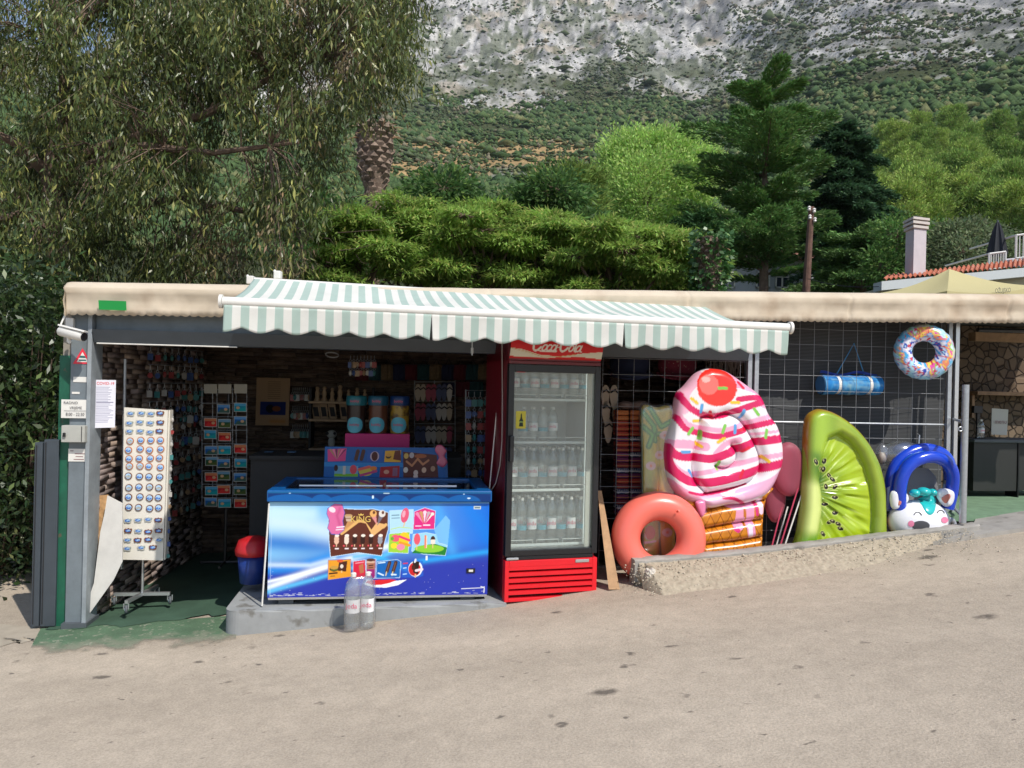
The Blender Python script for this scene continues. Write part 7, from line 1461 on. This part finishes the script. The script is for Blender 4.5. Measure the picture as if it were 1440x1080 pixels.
px_tree('pine_tree', 'small yellow green pine left of the light poplar', 790, 24, [(770, 262, 0, 24, 20), (800, 252, 0, 26, 18), (828, 262, .5, 22, 22), (785, 285, 0, 36, 20), (820, 290, -.5, 34, 20), (800, 310, 0, 40, 18)], 2800, .15, .035, (.075, .115, .025), (.14, .17, .04), M_needle, up=.5)
px_tree('poplar_tree', 'bright light green poplar rising left of the cedar', 915, 30, [(880, 212, 0, 26, 22), (915, 204, 0, 30, 18), (955, 206, 0, 30, 18), (985, 225, 0, 22, 20), (865, 240, 0, 22, 26), (900, 240, -1, 34, 26), (945, 240, -.5, 34, 26), (980, 255, 0, 24, 26), (870, 275, 0, 26, 26), (910, 280, -1, 36, 28), (955, 285, 0, 34, 28), (885, 315, 0, 34, 22), (935, 320, 0, 38, 22), (975, 310, 0, 26, 22)], 2900, .15, .065, (.195, .280, .078), (.27, .34, .12), M_leafs, up=.6, wob=.40)
# cedar with layered branches
def conifer(name, label, cx, Y, ytop, prof, nb, nt_, ls, lw, colr, alt, droop, up0=.10, trk=.20, cat='tree', thick=.05):
    b = P(cx, 400, Y); b.z = tz_(b.x, b.y); tp = P(cx, ytop, Y); t = thing(name, label, cat, b); s = Y/FPX; mb = MB(); H = tp.z-b.z
    mb.tube([b-ZZ*.4, b.lerp(tp, .3), b.lerp(tp, .7), tp], [trk, trk*.8, trk*.4, .02], 8); ys = [p[0] for p in prof]; LC, LD, LL = [], [], []
    for i in range(nb):
        y = ytop+(ys[-1]-ytop)*((i+.7)/nb)**.9; a = 2.4*i+RNG.uniform(-.3, .3); lt_ = np.interp(y, ys, [p[1] for p in prof]); rt_ = np.interp(y, ys, [p[2] for p in prof]); ca = math.cos(a)
        R_ = (lt_ if ca < 0 else rt_)*s*RNG.uniform(.70, 1.42); z0 = P(cx, y, Y).z; o = np.array([tp.x+(b.x-tp.x)*(tp.z-z0)/H, Y, z0]); d = np.array([ca, math.sin(a)*.85, 0]); side = np.array([-d[1], d[0], 0])
        up_ = up0*RNG.uniform(.4, 1.6)+.25*max(0, 1-(y-ytop)/60); q = [o+d*R_*f+np.array([0, 0, R_*(up_*f-droop*f*f)]) for f in (0, .35, .7, 1)]; mb.tube(q, [.05, .035, .02, .008], 4, caps=False)
        k = int(nt_*(.35+.65*R_/(110*s))); f = RNG.uniform(.12, 1.04, k); wdt = R_*.30*np.sin(np.clip(f, .05, 1)*2.6)+.06; off = RNG.uniform(-1, 1, k)*wdt
        ctr_ = o+d*R_*f[:, None]+side*off[:, None]; ctr_[:, 2] += R_*(up_*f-droop*f*f)-np.abs(off)*.18+RNG.normal(size=k)*thick; LC.append(ctr_)
        LD.append(d*(.75)+side*(off/np.maximum(wdt, .01))[:, None]*.8+RNG.normal(size=(k, 3))*.28+np.array([0, 0, .25-droop])); LL.append(vary(colr, k, alt, .12, .25)*RNG.uniform(.75, 1.25))
    mb.build('trunk', M_bark, t); C_ = np.vstack(LC); n = len(C_); leaves('crown', C_, np.vstack(LD), RNG.uniform(.7, 1.3, n)*ls, RNG.uniform(.7, 1.2, n)*lw, np.vstack(LL), M_needle, t, flat=.35); return t
conifer('cedar_tree', 'tall dark green cedar with layered spreading branches right of centre', 1076, 26, 112, [(112, 14, 18), (140, 40, 60), (165, 52, 70), (190, 88, 72), (215, 94, 76), (250, 100, 66), (290, 72, 62), (330, 100, 74), (365, 95, 88), (392, 60, 70)], 62, 1400, .18, .055, (.060, .115, .034), (.11, .15, .05), .06, up0=.30, thick=.035)
conifer('cedar_tree', 'lower dark cedar between the poplar and the tall cedar', 985, 24, 300, [(300, 10, 10), (320, 40, 36), (350, 58, 40), (385, 60, 40)], 22, 1100, .17, .05, (.028, .065, .022), (.06, .10, .03), .10, up0=.2)
conifer('spruce_tree', 'dense blackish green conifer with drooping sprays right of the cedar', 1188, 30, 172, [(172, 8, 10), (200, 30, 34), (240, 44, 42), (280, 50, 50), (330, 54, 58), (380, 50, 66), (405, 50, 66)], 100, 1300, .20, .07, (.030, .062, .030), (.045, .09, .035), .35, up0=.15, trk=.22)
conifer('spruce_tree', 'mid green conifer with sweeping low boughs behind the utility pole', 1215, 25, 330, [(330, 20, 16), (350, 60, 30), (375, 75, 35), (405, 80, 40)], 28, 1000, .18, .06, (.07, .12, .04), (.08, .13, .04), .2, up0=.2)
# pines covering the slope at the right: three built, the rest copied
def pine_proto(i, x, Y, h, label):
    b = Vector((x, Y, tz_(x, Y))); bl = []; wd = h*.31
    for k in range(16):
        f = (k+.5)/16; z = h*(.22+.74*f); r_ = wd*(1.0-.38*f)*(.75+.3*math.sin(k*2.1)); a = k*2.4; bl.append(((b.x+math.cos(a)*r_*.65, b.y+math.sin(a)*r_*.65, b.z+z), (wd*.46*(1.15-.5*f), wd*.46*(1.15-.5*f), h*.075)))
    return crown_tree('forest_pine', label, b, b+Vector((0, 0, h*.95)), bl, 1000, h*.036, h*.011, ((.128, .182, .038), (.100, .155, .034), (.148, .198, .044))[i], (.14, .165, .05), M_needle, group='pines on the slope at the right', up=.9, tr=h*.018, wob=.30, cl_n=18)
cand = []
while len(cand) < 78:
    r_ = math.exp(RNG.uniform(math.log(75), math.log(285))); a = R(RNG.uniform(20.5, 36.5)); x, Y = r_*math.sin(a), r_*math.cos(a)
    px1, py1 = proj(x, Y, tz_(x, Y)+9); 
    if px1 < 1205+max(0, 210-py1)*.5 or py1 < np.interp(px1, [1200, 1290, 1440, 1600], [195, 165, 135, 130]): continue
    if any((x-q[0])**2+(Y-q[1])**2 < (r_*.031)**2 for q in cand): continue
    cand.append((x, Y, r_, px1, py1))
cand.sort(key=lambda q: q[2]); prot = []
order = sorted(cand, key=lambda q: (q[4]//14, q[3])); lbl = {}
for rr_i, q in enumerate(order):
    row = int(q[4]//14); key = row; lbl.setdefault(key, []).append(q)
rows_sorted = sorted(lbl); 
for ri, key in enumerate(rows_sorted):
    for ci_, q in enumerate(sorted(lbl[key], key=lambda q: q[3])):
        x, Y, r_, *_ = q; h = RNG.uniform(7.5, 10.5)*(1+(r_-75)/500); lb = f'slope pine, {ORD[min(ci_+1, 20)]} from left in {ORD[min(ri+1, 20)]} tier from the top at right'
        if len(prot) < 3: prot.append((pine_proto(len(prot), x, Y, 9.0, lb), 9.0))
        else: p_, h0 = prot[RNG.integers(3)]; dup(p_, (x, Y, tz_(x, Y)), lb, rotz=RNG.uniform(0, 6.28), scale=h/h0)
# grey green broadleaf behind the chimney
px_tree('olive_tree', 'grey green rounded tree behind the chimney and black parasol', 1355, 19, [(1335, 330, 0, 22, 16), (1365, 328, 0, 26, 16), (1395, 338, 0, 24, 18), (1325, 352, 0, 24, 20), (1355, 355, -.5, 30, 20), (1390, 360, 0, 28, 18), (1420, 362, 0, 24, 16), (1340, 378, 0, 40, 14)], 1500, .11, .045, (.085, .11, .055), (.14, .16, .09), M_leafs)
px_tree('leafy_tree', 'round green tree behind the chimney beside the dark conifer', 1262, 22, [(1262, 330, 0, 30, 26), (1300, 345, 0, 30, 26), (1275, 370, 0, 40, 24), (1240, 375, 0, 30, 22)], 1500, .14, .055, (.05, .10, .025), (.1, .15, .04), M_leafs)
# ---- palm stumps
def palm(name, label, x0, yt, yb, Y, wpx, lean, bulge, ivy=False):
    base = P(x0+lean, 400, Y); base.z = tz_(base.x, base.y); tp = P(x0, yt, Y); zb_ = P(x0, yb, Y).z; t = thing(name, label, 'palm trunk', base); r0 = wpx/2*Y/FPX
    H = tp.z-base.z; ax = lambda z: base.lerp(tp, (z-base.z)/H); rr = lambda z: r0*np.interp(z, [base.z, zb_-.3, zb_, zb_+.35, tp.z-.2, tp.z], bulge); MB().tube([ax(z) for z in np.linspace(base.z-.2, tp.z, 16)], [float(rr(z))*.86 for z in np.linspace(base.z, tp.z, 16)], 14).build('core', M_bark, t)
    mb = MB(); dz = .062*r0/.22; nrow = int((tp.z-base.z)/dz); k = 11
    for i in range(nrow):
        z = base.z+i*dz; r = float(rr(z)); c = ax(z)
        for j in range(k):
            a = 2*math.pi*(j+.5*(i % 2))/k+RNG.uniform(-.05, .05); e = Vector((math.cos(a), math.sin(a), 0)); s_ = Vector((-e.y, e.x, 0)); w = r*.30; o_ = c+e*r*.82; L_ = r*.38*RNG.uniform(.45, 1.6)*(1.5 if z > tp.z-.3 else 1)
            mb.add([o_-s_*w*1.1, o_+s_*w*1.1, o_+e*L_*.7+ZZ*dz*1.1-s_*w*.8, o_+e*L_*.7+ZZ*dz*1.1+s_*w*.8, o_+e*L_*.55+ZZ*dz*2.0], [(0, 1, 3, 2), (2, 3, 4), (0, 2, 4), (1, 4, 3)])
    mb.build('leaf_bases', mat('palm_leaf_base', (.25, .18, .135), rough=.9, noise=.5, nscale=9, mottled=((.13, .09, .07), 6, .52, .68)), t)
    for i in range(10 if not ivy else 4): a = RNG.uniform(0, 6.28); c = ax(tp.z-RNG.uniform(.0, .5)); e = Vector((math.cos(a), math.sin(a)*.6, .05)); MB().tube([c+e*r0*.8, c+e*r0*1.35, c+e*r0*1.8-ZZ*.05], [.02, .012, .004], 4).build('dry_stub', M_wood, t)
    if ivy: n = 2600; zz = RNG.uniform(base.z+.5, zb_+.3, n); th_ = RNG.uniform(0, 6.28, n); ra = np.array([float(rr(z)) for z in zz])+RNG.uniform(0, .12, n); C_ = np.stack([base.x+ra*np.cos(th_), base.y+ra*np.sin(th_), zz], 1); leaves('ivy', C_, np.stack([np.cos(th_), np.sin(th_), -.5+0*th_], 1)+RNG.normal(size=(n, 3))*.5, RNG.uniform(.06, .11, n), RNG.uniform(.05, .08, n), vary((.03, .07, .02), n, (.08, .13, .04)), M_leafg, t)
palm('palm_stump', 'headless scaly palm trunk rising beside the drooping tree', 529, 179, 268, 16.5, 48, -8, [.35, .42, .60, .92, 1.04, .90]); palm('palm_stump', 'shorter palm stump with ivy in front of the pale house', 998, 334, 352, 11.3, 34, 0, [.8, .85, .9, .95, 1.0, 1.0], ivy=True)
# ---- timber utility pole with insulators
pb_ = P(1133, 400, 14); pb_.z = tz_(pb_.x, pb_.y); up_ = thing('utility_pole', 'leaning brown timber utility pole with white insulators', 'utility pole', pb_); tp = P(1141, 291, 14); M_tp = mat('creosote_timber', (.13, .07, .05), rough=.9, noise=.3, nscale=12)
MB().tube([pb_, P(1133.5, 410, 14), tp], [.075, .07, .05], 10).build('pole', M_tp, up_); 
for dx, y in ((-3, 294), (4, 297), (-2, 306), (5, 310)): q = P(1141+dx, y, 13.93); MB().lathe([(.018, 0), (.032, .02), (.022, .04), (.032, .06), (.015, .085)], q-ZZ*.03, 10).build('insulator', mat('porcelain', (.70, .66, .62), rough=.25), up_)
wa, wb_ = P(1140, 300, 14), P(1440, 330, 40); tag(MB().tube([P(1136, 392, 13.9).lerp(P(1236, 403, 13), t_)-ZZ*.06*math.sin(math.pi*t_) for t_ in np.linspace(0, 1, 12)], .006, 5).build('power_line', M_black, org=P(1136, 392, 13.9)), 'thin cable from the utility pole to the house on the right', 'cable')
# ---- pale house behind the cedar
def BX(c, w, d, h): return lambda x, y, z: c+Vector((x*w, y*d, z*h))
hY = 33; h0, h1 = P(1000, 420, hY), P(1120, 366, hY); hb = Vector((h0.x, hY, tz_(h0.x, hY)-1)); hs2 = thing('pale_house', 'pale grey house with white windows glimpsed behind the cedar', 'house', hb); M_pl = mat('pale_render', (.50, .52, .56), rough=.9, noise=.06)
wI = MB().hexa([hb, Vector((h1.x+1, hY, hb.z)), Vector((h1.x+1, hY+6, hb.z)), Vector((hb.x, hY+6, hb.z)), Vector((hb.x, hY, h1.z)), Vector((h1.x+1, hY, h1.z)), Vector((h1.x+1, hY+6, h1.z)), Vector((hb.x, hY+6, h1.z))]).build('walls', M_pl, hs2)
MB().hexa([Vector((hb.x-.4, hY-.4, h1.z)), Vector((h1.x+1.4, hY-.4, h1.z)), Vector((h1.x+1.4, hY+6.4, h1.z)), Vector((hb.x-.4, hY+6.4, h1.z)), Vector((hb.x+.5, hY+2.8, h1.z+1)), Vector((h1.x+.5, hY+2.8, h1.z+1)), Vector((h1.x+.5, hY+3.2, h1.z+1)), Vector((hb.x+.5, hY+3.2, h1.z+1))]).build('roof', mat('old_roof_tiles', (.28, .12, .08), rough=.9), hs2)
for wx in (1024, 1073, 1100):
    a_, b_ = P(wx-10, 405, hY-.04), P(wx+10, 382, hY-.04); w_ = MB(); 
    for x0_, x1_, z0_, z1_ in ((a_.x, b_.x, a_.z, a_.z+.06), (a_.x, b_.x, b_.z-.06, b_.z), (a_.x, a_.x+.06, a_.z, b_.z), (b_.x-.06, b_.x, a_.z, b_.z), ((a_.x+b_.x)/2-.03, (a_.x+b_.x)/2+.03, a_.z, b_.z), (a_.x, b_.x, (a_.z+2*b_.z)/3-.02, (a_.z+2*b_.z)/3+.02)): w_.box(x0_, x1_, hY-.07, hY-.03, z0_, z1_, F=lambda x, y, z: Vector((x, y, z)))
    f_ = w_.build('window', M_white, hs2); MB().box(a_.x, b_.x, hY-.02, hY-.005, a_.z, b_.z, F=lambda x, y, z: Vector((x, y, z))).build('pane', mat('dark_pane', (.05, .06, .08), rough=.15), f_)
# ---- house with tiled roof at the right, chimney, railings
hY = 13.0; ea, eb = P(1240, 394, hY), P(1470, 372, hY); rh = thing('tiled_house', 'cream house with a red tiled roof behind the fascia at right', 'house', Vector((ea.x, hY, 0)))
tl = tz_(ea.x+1, hY+2)-.5; 
MB().hexa([Vector((ea.x+.1, hY+.25, tl)), Vector((9.5, hY+.25, tl)), Vector((9.5, hY+6, tl)), Vector((ea.x+.1, hY+6, tl)), Vector((ea.x+.1, hY+.25, ea.z-.1)), Vector((9.5, hY+.25, eb.z-.1)), Vector((9.5, hY+6, eb.z-.1)), Vector((ea.x+.1, hY+6, ea.z-.1))]).build('walls', mat('cream_render', (.52, .48, .36), rough=.9, noise=.08), rh)
MB().hexa([ea-ZZ*.17, eb-ZZ*.17, eb-ZZ*.17+Vector((0, .3, 0)), ea-ZZ*.17+Vector((0, .3, 0)), ea-ZZ*.02, eb-ZZ*.02, eb-ZZ*.02+Vector((0, .3, 0)), ea-ZZ*.02+Vector((0, .3, 0))]).build('gutter_board', mat('grey_white_board', (.55, .58, .58), rough=.7), rh)
ra_, rb_3 = P(1247, 388.5, hY+1.8), P(1470, 362, hY+1.8); dx_v = (eb-ea); n_t = 34
def roof_pt(a, b_):
    p = (ea.lerp(eb, a))*(1-b_)+(ra_.lerp(rb_3, a))*b_; w_ = abs(math.sin(a*n_t*math.pi)); return p+ZZ*(.05*w_-.02+.018*((b_*6) % 1))
mb = MB(); mb.grid(roof_pt, n_t*6, 24); mb.build('roof', mat('red_roof_tiles', (.42, .12, .06), rough=.85, noise=.35, nscale=5, mottled=((.45, .28, .20), 4, .55, .7)), rh)
c0, c1 = P(1284, 390, hY+.8), P(1307, 321, hY+.8); cq = P(1316, 350, hY+1.2)
ch = MB().box(c0.x, c1.x, hY+.8, hY+1.15, c0.z-.4, c1.z, F=lambda x, y, z: Vector((x+(y-hY-.8)*.08, y+(x-c0.x)*.35, z))).build('chimney', mat('mauve_render', (.55, .50, .52), rough=.9, noise=.06), rh)
for k, (gr_, z0_, hh) in enumerate(((.03, 0, .05), (.045, .075, .05), (.045, .15, .045))): MB().box(c0.x-gr_, c1.x+gr_, hY+.8-gr_, hY+1.15+gr_, c1.z+z0_+.003, c1.z+z0_+hh, F=lambda x, y, z: Vector((x+(y-hY-.8)*.08, y+(x-c0.x)*.35, z))).build('chimney_cap', mat('pale_cap', (.58, .52, .48), rough=.9), ch)
MB().box(c0.x+.05, c1.x-.05, hY+.86, hY+1.1, c1.z, c1.z+.24, F=lambda x, y, z: Vector((x, y+(x-c0.x)*.35, z))).build('flue', mat('dark_void', (0, 0, 0)), ch)
tc_ = thing('roof_terrace', 'small terrace with white railings above the red tiled roof', 'terrace', P(1410, 372, 15)); M_rw = mat('white_rail', (.62, .62, .60), rough=.6)
MB().hexa([P(1413, 376, 15), P(1480, 372, 15), P(1480, 372, 17), P(1413, 374, 17), P(1413, 366, 15), P(1480, 358, 15), P(1480, 358, 17), P(1413, 364, 17)]).build('slab', mat('mauve_render', (1, 1, 1)), tc_)
for (x0, y0, x1, y1, hpx, nb_) in ((1391, 357, 1414, 354, 22, 7), (1429, 331, 1475, 325, 32, 9)):
    m = MB(); a_, b_ = P(x0, y0, 14.9), P(x1, y1, 14.9); m.tube([a_, b_], .022, 6); lo_ = hpx*15/FPX; m.tube([a_-ZZ*lo_, b_-ZZ*lo_], .015, 6)
    for k in range(nb_+1): q = a_.lerp(b_, k/nb_); m.tube([q, q-ZZ*lo_], .010 if 0 < k < nb_ else .022, 5)
    q = a_+Vector((0, 1.5, 0)); m.tube([a_, q], .02, 6); m.build('railing', M_rw, tc_)
# closed black parasol on the terrace
q = P(1402, 358, 15.3); bp_ = thing('closed_parasol', 'closed black parasol on the terrace right of the chimney', 'parasol', P(1402, 374, 15.3)); m = MB(); k = 24; prof_ = [(.15, -.02), (.16, .02), (.12, .25), (.075, .48), (.04, .60), (.012, .66)]; base_ = []
for (r_, z) in prof_: base_.append([q+Vector((r_*(1+.22*math.cos(j*math.pi*8/k*2))*math.cos(2*math.pi*j/k), r_*(1+.22*math.cos(j*math.pi*8/k*2))*math.sin(2*math.pi*j/k), z)) for j in range(k)])
m.add([p for r_ in base_ for p in r_], [(i*k+j, i*k+(j+1) % k, (i+1)*k+(j+1) % k, (i+1)*k+j) for i in range(5) for j in range(k)]); m.build('canopy', mat('black_canvas', (.015, .018, .025), rough=.8), bp_); MB().tube([q-ZZ*.3, q+ZZ*.68], .02, 8).build('pole', M_greyd, bp_)
# pale yellow parasol just behind the fascia
apx = P(1335, 378, 9.6); fl_ = P(1232, 413, 9.4); fr_2 = P(1332, 409, 8.5); rr2 = P(1462, 402, 9.4); bk_ = rr2+(fl_-fr_2); ys_ = thing('yellow_parasol', 'open pale yellow square parasol behind the right part of the fascia', 'parasol', Vector((apx.x, apx.y, tz_(apx.x, apx.y))))
M_yl = mat('pale_yellow_canvas', (.66, .58, .30), rough=.8, trans=.3); m = MB(); cs_ = [fl_, fr_2, rr2, bk_]
for a_, b_ in zip(cs_, cs_[1:]+cs_[:1]): m.grid(lambda s, t_: (a_.lerp(b_, s)*(1-t_)+apx*t_)-ZZ*(.05*math.sin(math.pi*t_)+.05*math.sin(math.pi*s)*(1-t_)), 16, 12)
m.build('canopy', M_yl, ys_, smooth='all'); MB().tube([apx-ZZ*.05, Vector((apx.x, apx.y, ys_.location.z))], .025, 8).build('pole', M_white, ys_)
m = MB()
for a_, b_ in zip(cs_, cs_[1:]+cs_[:1]): m.grid(lambda s, t_: a_.lerp(b_, s)-ZZ*(.05*math.sin(math.pi*s)+t_*(.16)), 16, 2)
m.build('valance', M_yl, ys_); dv = (rr2-fr_2).normalized(); MB().text('OŽUJSKO', .075, fr_2.lerp(rr2, .56)-ZZ*.035-Vector((0, .03, 0)), dv, ZZ, .002).build('lettering', mat('dark_print', (.08, .08, .07), rough=.7), ys_)
# ================================================================== AIR
mh = bpy.data.materials.new('haze'); mh.use_nodes = True; nt = mh.node_tree; nt.nodes.remove(nt.nodes['Principled BSDF'])
pv = nt.nodes.new('ShaderNodeVolumePrincipled'); pv.inputs['Color'].default_value = (.78, .86, 1, 1); pv.inputs['Density'].default_value = .00009; pv.inputs['Anisotropy'].default_value = .2
nt.links.new(pv.outputs[0], nt.nodes['Material Output'].inputs['Volume'])
hz = MB().box(-4200, 4200, -4200, 4200, -15.5, 2150, F=lambda x, y, z: Vector((x, y, z))).build('haze', mh); tag(hz, 'thin pale blue air haze over the whole valley', 'haze', kind='stuff')
